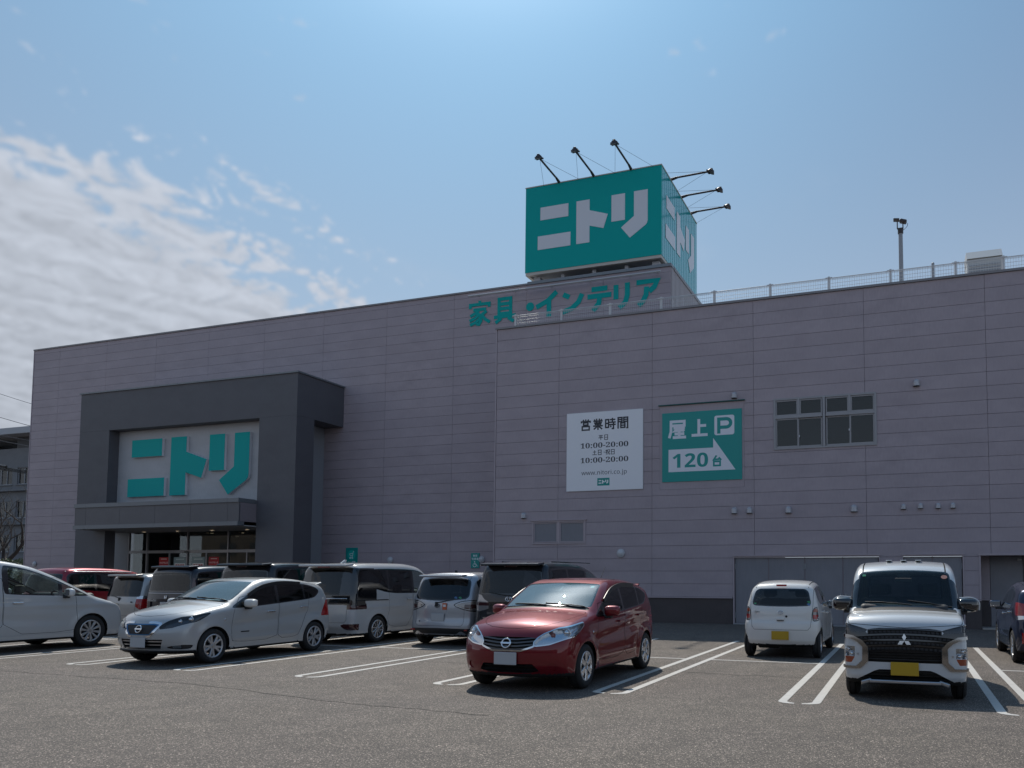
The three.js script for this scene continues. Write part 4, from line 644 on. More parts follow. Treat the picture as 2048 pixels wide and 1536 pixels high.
function soupGeo(s) { const n = s.length / 6, p = new Float32Array(n * 3), m = new Float32Array(n * 3); for (let i = 0; i < n; i++) for (let c = 0; c < 3; c++) { p[3 * i + c] = s[6 * i + c]; m[3 * i + c] = s[6 * i + 3 + c]; } const g = new THREE.BufferGeometry(); g.setAttribute('position', new THREE.BufferAttribute(p, 3)); g.setAttribute('normal', new THREE.BufferAttribute(m, 3)); return g; }

const CM = {
  glass: phys([0.62, 0.70, 0.69], { transmission: 1, roughness: 0, ior: 1.52 }), glassBlue: phys([0.46, 0.66, 0.71], { transmission: 0.86, roughness: 0, ior: 1.85 }), privacy: phys([0.075, 0.08, 0.085], { transmission: 1, roughness: 0, ior: 1.55 }), lens: phys([0.93, 0.94, 0.95], { transmission: 1, roughness: 0, ior: 1.5 }), redLens: phys([0.32, 0.006, 0.008], { roughness: 0.08, clearcoat: 1 }), darkLens: phys([0.05, 0.012, 0.014], { roughness: 0.06, clearcoat: 1 }), amber: phys([0.28, 0.045, 0.012], { roughness: 0.12, clearcoat: 1 }),
  black: std([0.012, 0.012, 0.013], 0.55), gloss: phys([0.010, 0.010, 0.012], { roughness: 0.12, clearcoat: 1, clearcoatRoughness: 0.03 }), plastic: std([0.022, 0.022, 0.024], 0.62), chrome: std([0.72, 0.73, 0.75], 0.10, 1), satin: std([0.46, 0.47, 0.49], 0.28, 0.9), alloy: std([0.52, 0.53, 0.55], 0.30, 0.75), alloyDark: std([0.05, 0.05, 0.055], 0.35, 0.5), bright: std([0.66, 0.67, 0.69], 0.22, 0.85), tyre: std([0.016, 0.016, 0.017], 0.82), liner: std([0.008, 0.008, 0.008], 0.9), brake: std([0.10, 0.10, 0.105], 0.5, 0.6), seat: std([0.035, 0.034, 0.036], 0.8), seatLight: std([0.18, 0.16, 0.14], 0.8), dash: std([0.03, 0.03, 0.032], 0.6), roofLining: std([0.42, 0.42, 0.40], 0.85),
  plateWhite: std([0.44, 0.45, 0.46], 0.5), plateYellow: std([0.48, 0.30, 0.015], 0.5), mirror: std([0.8, 0.8, 0.82], 0.03, 1), reflector: std([0.62, 0.63, 0.65], 0.16, 1), lampDark: std([0.05, 0.05, 0.055], 0.25, 0.4), white: std([0.7, 0.7, 0.7], 0.5), green: std([0.05, 0.30, 0.16], 0.5), blue: std([0.08, 0.20, 0.42], 0.5), red: std([0.45, 0.03, 0.03], 0.5), orange: std([0.55, 0.13, 0.05], 0.5),
};
const paint = (c, o = {}) => phys(c, { roughness: 0.38, metalness: 0.0, clearcoat: 1, clearcoatRoughness: 0.025, specularIntensity: 0.35, ...o });
// ---- wheels
const wheelCache = new Map();
function ring(r0, r1, x0, x1, n = 40) { const s = [new THREE.Vector2(r0, x0), new THREE.Vector2(r1, x0), new THREE.Vector2(r1, x1), new THREE.Vector2(r0, x1), new THREE.Vector2(r0, x0)]; return new THREE.LatheGeometry(s, n).rotateZ(-Math.PI / 2); }
function wheelParts(type, R, w, rimR) {
  const key = [type, R, w, rimR].join(); if (wheelCache.has(key)) return wheelCache.get(key);
  const h = w / 2, q = 0.018, pts = [[rimR - 0.004, -h + 0.02], [rimR + 0.012, -h + 0.004], [rimR + (R - rimR) * 0.45, -h - 0.006], [R - 0.03, -h + 0.004], [R - 0.008, -h + 0.022], [R, -h + 0.045], [R, -0.045], [R - 0.007, -0.042], [R - 0.007, -0.032], [R, -0.029], [R, 0.029], [R - 0.007, 0.032], [R - 0.007, 0.042], [R, 0.045], [R, h - 0.045], [R - 0.008, h - 0.022], [R - 0.03, h - 0.004], [rimR + (R - rimR) * 0.45, h + 0.006], [rimR + 0.012, h - 0.004], [rimR - 0.004, h - 0.02]];
  const tyre = new THREE.LatheGeometry(pts.map(([a, b]) => new THREE.Vector2(a, b)), 56).rotateZ(-Math.PI / 2);
  const lip = ring(rimR - 0.022, rimR + 0.004, h - 0.03, h - 0.006), barrel = new THREE.CylinderGeometry(rimR - 0.012, rimR - 0.03, w - 0.03, 40, 1, true).rotateZ(-Math.PI / 2);
  const face = [], dark = [barrel, new THREE.CylinderGeometry(rimR * 0.62, rimR * 0.62, 0.02, 32).rotateZ(-Math.PI / 2).translate(h - 0.10, 0, 0)];
  const spoke = (ang, a0, a1, w0, w1, x0, x1, th = 0.028, r0 = 0.045, r1 = rimR - 0.012) => {   // one spoke, from angle a0 at the hub to a1 at the rim
    const P = (r, a, s, ww) => [r * Math.cos(a) - s * ww * Math.sin(a), r * Math.sin(a) + s * ww * Math.cos(a)];
    const s = new THREE.Shape([P(r0, ang + a0, -1, w0), P(r1, ang + a1, -1, w1), P(r1, ang + a1, 1, w1), P(r0, ang + a0, 1, w0)].map((p) => new THREE.Vector2(...p)));
    const g = new THREE.ExtrudeGeometry(s, { depth: th, bevelEnabled: true, bevelSize: 0.004, bevelThickness: 0.005, bevelSegments: 1 }), p = g.attributes.position;
    for (let i = 0; i < p.count; i++) { const r = Math.hypot(p.getX(i), p.getY(i)); p.setZ(i, p.getZ(i) + mix(x0, x1, clamp((r - r0) / (r1 - r0)))); }
    g.computeVertexNormals(); g.rotateY(Math.PI / 2); return g;
  };
  const T = Math.PI * 2, X = h - 0.05;
  if (type === 'vspoke') for (let k = 0; k < 5; k++) { const a = k * T / 5 + 0.3; face.push(spoke(a, -0.10, -0.24, 0.016, 0.015, X, X + 0.008), spoke(a, 0.10, 0.24, 0.016, 0.015, X, X + 0.008), spoke(a, 0.0, 0.0, 0.022, 0.010, X - 0.012, X - 0.016, 0.02)); }
  else if (type === 'cover') { for (let k = 0; k < 6; k++) { const a = k * T / 6; face.push(spoke(a, -0.05, -0.13, 0.020, 0.018, X + 0.01, X + 0.014), spoke(a, 0.05, 0.13, 0.020, 0.018, X + 0.01, X + 0.014)); } face.push(ring(rimR * 0.84, rimR - 0.01, X + 0.02, X + 0.034)); }
  else if (type === 'twin') for (let k = 0; k < 10; k++) { const a = k * T / 10; face.push(spoke(a, -0.03, -0.075, 0.008, 0.010, X, X + 0.012), spoke(a, 0.03, 0.075, 0.008, 0.010, X, X + 0.012)); }
  else if (type === 'turbine') for (let k = 0; k < 10; k++) { const a = k * T / 10; face.push(spoke(a, 0, 0.22, 0.006, 0.016, X, X + 0.01)); dark.push(spoke(a + 0.3, 0, 0.22, 0.02, 0.026, X - 0.012, X - 0.006)); }
  else for (let k = 0; k < 7; k++) { const a = k * T / 7; face.push(spoke(a, 0, 0, 0.022, 0.024, X, X + 0.004)); }
  face.push(new THREE.CylinderGeometry(0.062, 0.066, 0.035, 24).rotateZ(-Math.PI / 2).translate(X + 0.012, 0, 0), lip);
  const out = { tyre, face: merge(face), dark: merge(dark), cap: new THREE.CylinderGeometry(0.028, 0.03, 0.012, 20).rotateZ(-Math.PI / 2).translate(X + 0.036, 0, 0), nut: X };
  wheelCache.set(key, out); return out;
}
class Car {
  constructor(S, name, label, pos, turn) {
    this.S = S; const L = S.L, W2 = S.W / 2; this.L = L; this.W2 = W2;
    this.root = thing(name, label, 'car', pos, turn, 'cars parked in front of the store');
    const Tt = tabulate(curve(S.top), -0.3, L + 0.3, 900), fr = tabulate(curve(S.front), 0, 2.1), re = tabulate(curve(S.rear), 0, 2.1), belt = tabulate(curve(S.belt), -0.2, L + 0.2);
    const dT = (u) => (Tt(u + 0.01) - Tt(u - 0.01)) / 0.02, cwF = S.cwF ?? 0.22, cwR = S.cwR ?? 0.15, uf = S.fo, ur = S.fo + S.wb, aR = S.arch, ty = S.tyre, yb = S.yBot ?? 0.21, tum = S.tum ?? 0.3, crownH = S.crownHood ?? 0.05, crownR = S.crownRoof ?? 0.045;
    this.uu = (x, u) => { const t = sstep(0.35 * L, 0.65 * L, u); return u - (1 - t) * cwF * x * x + t * cwR * x * x; };
    this.width = (y, u) => {
      const b = belt(u), over = y - b, sp = 0.5 * (over + Math.sqrt(over * over + 0.0016)), low = Math.max(0, 0.62 - y);
      let w = W2 - 0.012 - tum * sp - (S.tuck ?? 0.16) * low * low - (S.barrel ?? 0.06) * Math.max(0, y - 0.75) * clamp(1 - over * 4);
      const pf = Math.max(0, (S.taperF ?? 0.9) - u) / (S.taperF ?? 0.9), pr = Math.max(0, u - (L - (S.taperR ?? 0.8))) / (S.taperR ?? 0.8); w -= (S.tf ?? 0.05) * pf * pf + (S.tr ?? 0.05) * pr * pr;
      if (y < 0.95) for (const c of [uf, ur]) { const r = Math.hypot(u - c, y - ty); if (r < aR + 0.22) { const k = (r - aR - 0.015) / 0.075; w += (S.flare ?? 0.016) * Math.exp(-k * k); } }
      if (S.sculpt) w += S.sculpt(u, y);
      return w;
    };
    this.F = (x, y, z) => {
      const ax = Math.abs(x), u = L / 2 - z, q = this.uu(ax, u), s = ax / W2, sl = dT(q);
      const hood = sstep(S.cowl + 0.25, S.cowl - 0.1, u), a = (y - Tt(q) + mix(crownR, crownH, hood) * s * s) / Math.sqrt(1 + sl * sl);
      const b = ax - this.width(y, u), c = fr(y) + (S.cf ?? 0.16) * s * s * s + (S.cf2 ?? 0.05) * s * s - u, d = u - (L - re(y) - (S.cr ?? 0.12) * s * s * s - (S.cr2 ?? 0.03) * s * s);
      const k = mix(S.kRoof ?? 0.14, S.kHood ?? 0.09, hood);
      let f = smax(a, b, k); f = smax(f, smax(c, d, 0.02), S.kEnd ?? 0.10); f = smax(f, yb - y, 0.05); return f;
    };
    this.skin = surfaceNet(this.F, [0, W2 + 0.06, yb - 0.06, S.H + 0.08, -L / 2 - 0.06, L / 2 + 0.06], S.h ?? 0.035);
    this.gaps = [];
    // underside and wheel openings
    this.under = this.take((x, y, z, nx, ny) => (y < yb + 0.05 && ny < -0.2 ? -1 : 1) * 0.5);
    this.part('underbody', this.under, CM.liner);
    for (const c of [uf, ur]) this.take((x, y, z) => Math.abs(x) > W2 * 0.55 ? smax(Math.hypot(L / 2 - z - c, y - ty) - aR, -0.055 - this.bDist(x, y, z), 0.01) + 0.5 * Math.max(0, L / 2 - z - (L - 0.12)) : 1);
    for (const c of [uf, ur]) for (const s of [-1, 1]) { const lin_ = []; const g = new THREE.CylinderGeometry(aR + 0.008, aR + 0.008, 0.34, 28, 1, true, 0, Math.PI * 2).rotateZ(Math.PI / 2).translate(s * (W2 - 0.215), ty, L / 2 - c); lin_.push(g, new THREE.CircleGeometry(aR + 0.008, 28).rotateY(s * Math.PI / 2).translate(s * (W2 - 0.36), ty, L / 2 - c)); mesh(this.root, 'wheel_arch_liner', clipFloor(merge(lin_), 0.16, (x, y, z) => this.F(x, y, z) + 0.012), CM.liner); }
  }
  fine(test) { const [i, o] = cut(this.skin, (x, y, z) => (test(x, y, z) ? -1 : 1)); this.skin = joinS(refine(i), o); }   // triangles with all corners inside are halved
  take(f) { const [i, o] = cut(this.skin, f); this.skin = o; return i; }
  part(name, soup, mat, parent) { if (!soup.length) return null; return mesh(parent ?? this.root, name, soupGeo(soup), mat); }
  both(name, soup, mat, f) { const [a, b] = cut(soup, (x) => x); for (const s of [a, b]) { const m = this.part(name, s, mat); if (m && f) f(m, s); } }
  side(P, soft) { const f = sdPoly(P, soft); return (x, y, z, nx) => Math.abs(x) > this.W2 * 0.5 ? f(this.L / 2 - z, y) : 0.15; }      // outline as (distance from the front, height)
  face(P, soft, front = true) { const f = sdPoly(P, soft); return (x, y, z) => (front ? z > 0 : z < 0) ? f(Math.abs(x), y) : 0.15; }   // outline as (half width, height) seen from the front or the rear
  seam(field, name, mat, g = 0.0032, split = false) {   // a panel with a real shut line round it
    const inner = this.take((...a) => field(...a) + g), strip = this.take((...a) => field(...a) - g);
    this.gaps.push(moved(strip, -0.014), rim(strip, 0, -0.014));
    if (split) this.both(name, inner, mat); else this.part(name, inner, mat);
    return inner;
  }
  recess(name, soup, depth, mat, wallMat) { this.part(name, joinS(moved(soup, -depth), rim(soup, 0, -depth)), mat); }
  proud(name, soup, d, mat) { return this.part(name, joinS(moved(soup, d), rim(soup, 0, d)), mat); }
  zAt(x, y, front = true) { let a = front ? this.L / 2 + 0.1 : -this.L / 2 - 0.1, st = front ? -0.02 : 0.02; for (let i = 0; i < 110; i++) { if (this.F(x, y, a) < 0) { let lo = a - st, hi = a; for (let k = 0; k < 18; k++) { const m = (lo + hi) / 2; if (this.F(x, y, m) < 0) hi = m; else lo = m; } return hi; } a += st; } return a; }
  xAt(u, y) { let a = this.W2 + 0.1; for (let i = 0; i < 110; i++) { if (this.F(a, y, this.L / 2 - u) < 0) { let lo = a + 0.01, hi = a; for (let k = 0; k < 18; k++) { const m = (lo + hi) / 2; if (this.F(m, y, this.L / 2 - u) < 0) hi = m; else lo = m; } return hi; } a -= 0.01; } return a; }
  yAt(x, u) { let a = this.S.H + 0.1; for (let i = 0; i < 200; i++) { if (this.F(x, a, this.L / 2 - u) < 0) return a; a -= 0.008; } return a; }
  bDist(x, y, z) { return Math.abs(x) - this.width(y, this.L / 2 - z); }
  screen(u0, u1, m, k = 0.06) { return (x, y, z) => { const u = this.L / 2 - z; if (u < u0 - 0.6 || u > u1 + 0.6) return 0.2; const q = this.uu(x, u); return smax(smax(u0 - q, q - u1, k), this.bDist(x, y, z) + m, k); }; }
  wheels(type, rimR, w, matFace, steer = 0) {
    const { S } = this, P = wheelParts(type, S.tyre, w, rimR);
    for (const c of [S.fo, S.fo + S.wb]) for (const s of [1, -1]) {
      const g = new THREE.Group(); g.name = 'wheel'; g.position.set(s * (this.W2 - w / 2 - 0.012), S.tyre, this.L / 2 - c); if (s < 0) g.rotation.y = Math.PI; g.rotation.x = (c * 7 + s) % 1; if (c === S.fo) g.rotation.y += steer; this.root.add(g); g.rotation.order = 'YXZ';
      mesh(g, 'tyre', P.tyre, CM.tyre); mesh(g, 'rim', P.face, matFace); mesh(g, 'brake', P.dark, CM.brake); mesh(g, 'hub_cap', P.cap, CM.satin);
    }
  }
  mirrors(u, y, matBody, size = 1, out = 0.10) {
    for (const s of [1, -1]) {
      const x = this.xAt(u, y), g = new THREE.Group(); g.name = 'door_mirror'; g.position.set(s * (x + out), y + 0.02, this.L / 2 - u); this.root.add(g);
      const shell = new THREE.SphereGeometry(1, 20, 14); { const p = shell.attributes.position; for (let i = 0; i < p.count; i++) { let a = p.getX(i), b = p.getY(i), c = p.getZ(i); const e = (v) => Math.sign(v) * Math.pow(Math.abs(v), 0.62); p.setXYZ(i, e(a) * 0.118 * size, e(b) * 0.078 * size, c > 0 ? c * 0.085 * size : e(c) * 0.045 * size); } shell.computeVertexNormals(); }
      mesh(g, 'shell', shell.rotateY(s * 0.25), matBody); mesh(g, 'mirror_glass', rbox(0.19 * size, 0.115 * size, 0.012, 0.006).rotateY(s * 0.2).translate(0, 0, -0.045 * size), CM.mirror);
      mesh(g, 'mirror_foot', rbox(0.15, 0.05, 0.09, 0.015, -s * 0.08, -0.085 * size, -0.01), CM.plastic);
    }
  }
  handles(list, mat) { for (const [u, y] of list) for (const s of [1, -1]) { const x = this.xAt(u, y); mesh(this.root, 'door_handle', merge([rbox(0.028, 0.032, 0.20, 0.012, s * (x + 0.028), y, this.L / 2 - u), rbox(0.04, 0.026, 0.03, 0.008, s * (x + 0.012), y, this.L / 2 - u + 0.08), rbox(0.04, 0.026, 0.03, 0.008, s * (x + 0.012), y, this.L / 2 - u - 0.08)]), mat); } }
  plate(y, front, mat, x = 0, kei = false, tilt = 0) { const z = this.zAt(x, y, front), s = front ? 1 : -1, w = 0.33, h = 0.165; const p = mesh(this.root, 'licence_plate', rbox(w, h, 0.012, 0.006).rotateX(tilt).translate(x, y, z + s * 0.022), mat); mesh(p, 'plate_holder', rbox(w * 0.9, h * 0.8, 0.02, 0.004, x, y, z + s * 0.006), CM.plastic); return p; }
  inside(o = {}) {
    const { S, root, W2, L } = this, seatM = o.seat ?? CM.seat, Z = (u) => L / 2 - u, fl = (S.yBot ?? 0.21) + 0.12;
    mesh(root, 'cabin_floor', box(-W2 + 0.14, W2 - 0.14, fl - 0.06, fl, Z(L - 0.35), Z(S.cowl - 0.2)), CM.liner);
    mesh(root, 'dashboard', merge([rbox(S.W - 0.32, 0.26, 0.42, 0.08, 0, S.dashY ?? 0.95, Z(S.cowl + 0.28)), rbox(S.W - 0.30, 0.5, 0.1, 0.03, 0, (S.dashY ?? 0.95) - 0.36, Z(S.cowl + 0.1))]), CM.dash);
    const seat = (x, u, w, y) => { const g = new THREE.Group(); g.name = 'seat'; g.position.set(x, y, Z(u)); root.add(g); mesh(g, 'cushion', rbox(w, 0.16, 0.48, 0.06, 0, 0.0, 0), seatM); mesh(g, 'backrest', rbox(w, 0.58, 0.13, 0.06).rotateX(-0.22).translate(0, 0.34, -0.28), seatM); for (const hx of w > 0.8 ? [-w * 0.3, w * 0.3] : [0]) mesh(g, 'headrest', rbox(0.25, 0.17, 0.10, 0.045, hx, 0.74, -0.37), seatM); };
    const sy = o.sy ?? 0.52; seat(0.36, S.cowl + 1.05, 0.50, sy); seat(-0.36, S.cowl + 1.05, 0.50, sy); for (const u of o.rows ?? [S.cowl + 1.95]) seat(0, u, S.W - 0.42, sy);
    const wh = new THREE.TorusGeometry(0.175, 0.016, 8, 28).rotateX(-0.45); const st = mesh(root, 'steering_wheel', merge([wh, bar([-0.17, 0, 0], [0.17, 0, 0], 0.02, 0.04), new THREE.SphereGeometry(0.06, 10, 8).scale(1, 1, 0.5)]), CM.dash); st.position.set(-0.36, (S.dashY ?? 0.95) + 0.02, Z(S.cowl + 0.62));
    if (o.visor !== false) mesh(root, 'rear_view_mirror', rbox(0.22, 0.06, 0.03, 0.012, 0, o.rvY ?? S.H - 0.22, Z(S.hdr - 0.12)), CM.plastic);
  }
  sideGlass(P, panes, inset = 0.018, frameMat = CM.gloss) {
    const f = this.side(P), L = this.L; let s = this.take(f);
    for (const [a, b, mat] of panes) { const [i, o] = cut(s, (x, y, z, nx) => { const u = L / 2 - z; return Math.max(f(x, y, z, nx) + inset, a - u, u - b); }); s = o; this.both('side_window', i, mat); }
    this.both('window_frame', s, frameMat);
  }
  rearGlass(y0, y1, m, mat, k = 0.06, sag = 0) { const L = this.L, f = (x, y, z) => z < -L / 2 + 0.9 ? smax(smax(y0 - y + sag * x * x, y - y1 + 0.03 * x * x, k), this.bDist(x, y, z) + m, k) : 0.2; const s = this.take(f), [i, o] = cut(s, (...a) => f(...a) + 0.022); this.part('rear_window', i, mat); this.part('rear_window_border', o, CM.gloss); return f; }
  frontGlass(u0, u1, m, mat) { const f = this.screen(u0, u1, m), s = this.take(f), [i, o] = cut(s, (...a) => f(...a) + 0.02); this.part('windscreen', i, mat); this.part('windscreen_border', o, CM.gloss); }
  lamp(name, field, opt = {}) {   // clear lens over a reflector bowl with round projectors
    const s = this.take(field); this.both(name, s, opt.lens ?? CM.lens, (m, q) => {
      const d = opt.depth ?? 0.06; this.part('lamp_bowl', joinS(moved(q, -d), rim(q, -0.003, -d)), opt.bowl ?? CM.reflector, m);
      const c = [0, 0, 0, 0, 0, 0]; for (let i = 0; i < q.length; i += 6) for (let w = 0; w < 6; w++) c[w] += q[i + w] / (q.length / 6); const l = Math.hypot(c[3], c[4], c[5]);
      for (const [dx, dy, r, mt] of opt.bulbs ?? [[0, 0, 0.045]]) { const x = c[0] + Math.sign(c[0]) * dx, y = c[1] + dy; const z = opt.rear ? c[2] : c[2] - Math.abs(dx) * 0.9 * Math.sign(dx); mesh(m, 'lamp_projector', merge([new THREE.SphereGeometry(r * 0.8, 16, 10), new THREE.TorusGeometry(r, r * 0.18, 8, 24)]).translate(x - c[3] / l * d * 0.55, y - c[4] / l * d * 0.55, z - c[5] / l * d * 0.55), mt ?? CM.chrome); }
    });
  }
  onFront(name, geo, x, y, d, mat, front = true) { const z = this.zAt(x, y, front), e = 0.02, nz = (this.zAt(x, y + e, front) - this.zAt(x, y - e, front)) / (2 * e); const g = geo; if (!front) g.rotateY(Math.PI); g.rotateX(front ? -Math.atan(-nz) * -1 * -1 : Math.atan(nz)); return mesh(this.root, name, g.translate(x, y, z + (front ? d : -d)), mat); }
  wipers(u, list) { for (const [x0, x1] of list) { const P = []; for (let k = 0; k <= 8; k++) { const x = mix(x0, x1, k / 8), uu = u + 0.02 + 0.05 * k / 8 + (this.S.cwF ?? 0.22) * x * x; P.push(V3(x, this.yAt(x, uu) + 0.012, this.L / 2 - uu)); } mesh(this.root, 'wiper', new THREE.TubeGeometry(new THREE.CatmullRomCurve3(P), 16, 0.008, 5), CM.black); } }
  close(mat) { // remaining skin is the body
    this.part('body', this.skin, mat); const g = joinS(...this.gaps); if (g.length) this.part('shut_lines', g, CM.liner);
  }
}
function clipFloor(g, y, F) { const s = g.index ? g.toNonIndexed() : g, p = s.attributes.position, n = s.attributes.normal, soup = new Float32Array(p.count * 6); for (let i = 0; i < p.count; i++) { soup[6 * i] = p.getX(i); soup[6 * i + 1] = p.getY(i); soup[6 * i + 2] = p.getZ(i); soup[6 * i + 3] = n.getX(i); soup[6 * i + 4] = n.getY(i); soup[6 * i + 5] = n.getZ(i); } return soupGeo(cut(cut(refine(soup, 1), (x, yy) => y - yy)[0], F)[0]); }
// badges: two-ring-and-bar, three diamonds, crossed ovals, letter-in-frame
const badgeBar = (r) => merge([new THREE.TorusGeometry(r, r * 0.17, 8, 32), rbox(r * 2.5, r * 0.42, r * 0.22, r * 0.05, 0, 0, r * 0.08)]);
const badgeDiamonds = (s) => merge([0, 1, 2].map((k) => poly([[0, 0], [s * 0.5, s * 0.87], [0, s * 1.73], [-s * 0.5, s * 0.87]], 0.012).rotateZ(k * Math.PI * 2 / 3)));
const badgeOvals = (s) => merge([new THREE.TorusGeometry(s, s * 0.13, 8, 32).scale(1, 0.68, 1), new THREE.TorusGeometry(s * 0.55, s * 0.11, 6, 24).scale(0.62, 0.95, 1).translate(0, 0, 0.002), new THREE.TorusGeometry(s * 0.6, s * 0.11, 6, 24).scale(1.1, 0.42, 1).translate(0, s * 0.28, 0.003)]);
const badgeFrame = (s) => merge([new THREE.TorusGeometry(s, s * 0.12, 6, 4).rotateZ(Math.PI / 4).scale(0.92, 1, 1), bar([-s * 0.36, -s * 0.5, 0.003], [-s * 0.44, s * 0.55, 0.003], s * 0.2, 0.008), bar([s * 0.36, -s * 0.5, 0.003], [s * 0.44, s * 0.55, 0.003], s * 0.2, 0.008), rbox(s * 0.8, s * 0.2, 0.008, 0.003, 0, 0, 0.004)]);
const font = await new FontLoader().loadAsync('fonts/droid/droid_sans_bold.typeface.json');
const word = (t, h) => { const g = new TextGeometry(t, { font, size: h, depth: 0.004, curveSegments: 2, bevelEnabled: false }); g.computeBoundingBox(); const w = g.boundingBox.max.x - g.boundingBox.min.x; return g.translate(-w / 2, -h / 2, 0); };
// ---- compact hatchbacks of the front row
const hatchSpec = {
  L: 4.10, W: 1.695, H: 1.525, wb: 2.60, fo: 0.79, tyre: 0.305, arch: 0.345, yBot: 0.20, cowl: 1.06, hdr: 1.88, dashY: 0.93, h: 0.03,
  top: [[-0.2, 0.50], [0.0, 0.72], [0.06, 0.80], [0.16, 0.872], [0.35, 0.948], [0.7, 1.025], [1.0, 1.075], [1.12, 1.125], [1.5, 1.31], [1.85, 1.448], [2.2, 1.512], [2.6, 1.525], [3.0, 1.508], [3.4, 1.462], [3.7, 1.405], [3.84, 1.36], [3.93, 1.24], [4.01, 1.0], [4.07, 0.8], [4.2, 0.5]],
  front: [[0.1, 0.16], [0.25, 0.075], [0.36, 0.02], [0.5, 0.0], [0.62, 0.01], [0.75, 0.055], [0.9, 0.16], [1.2, 0.5], [2, 1.5]], rear: [[0.1, 0.2], [0.28, 0.09], [0.42, 0.015], [0.55, 0.0], [0.8, 0.02], [1.0, 0.07], [1.3, 0.2], [2, 0.6]],
  belt: [[0, 0.84], [1.0, 0.93], [2.5, 0.985], [3.5, 1.07], [4.1, 1.1]], tum: 0.34, cf: 0.22, cf2: 0.10, cr: 0.16, cwF: 0.30, crownHood: 0.075, crownRoof: 0.05, kRoof: 0.12, taperF: 1.1, tf: 0.08, taperR: 1.0, tr: 0.07,
  sculpt: (u, y) => { const yl = 0.70 + 0.075 * (u - 0.6); const d = y - yl; return -0.018 * Math.exp(-Math.pow((d + 0.10) / 0.09, 2)) * sstep(0.9, 1.6, u) * sstep(4.0, 3.2, u) + 0.010 * Math.exp(-Math.pow((y - 0.40) / 0.05, 2)) * sstep(1.15, 1.4, u) * sstep(2.95, 2.7, u); },
};
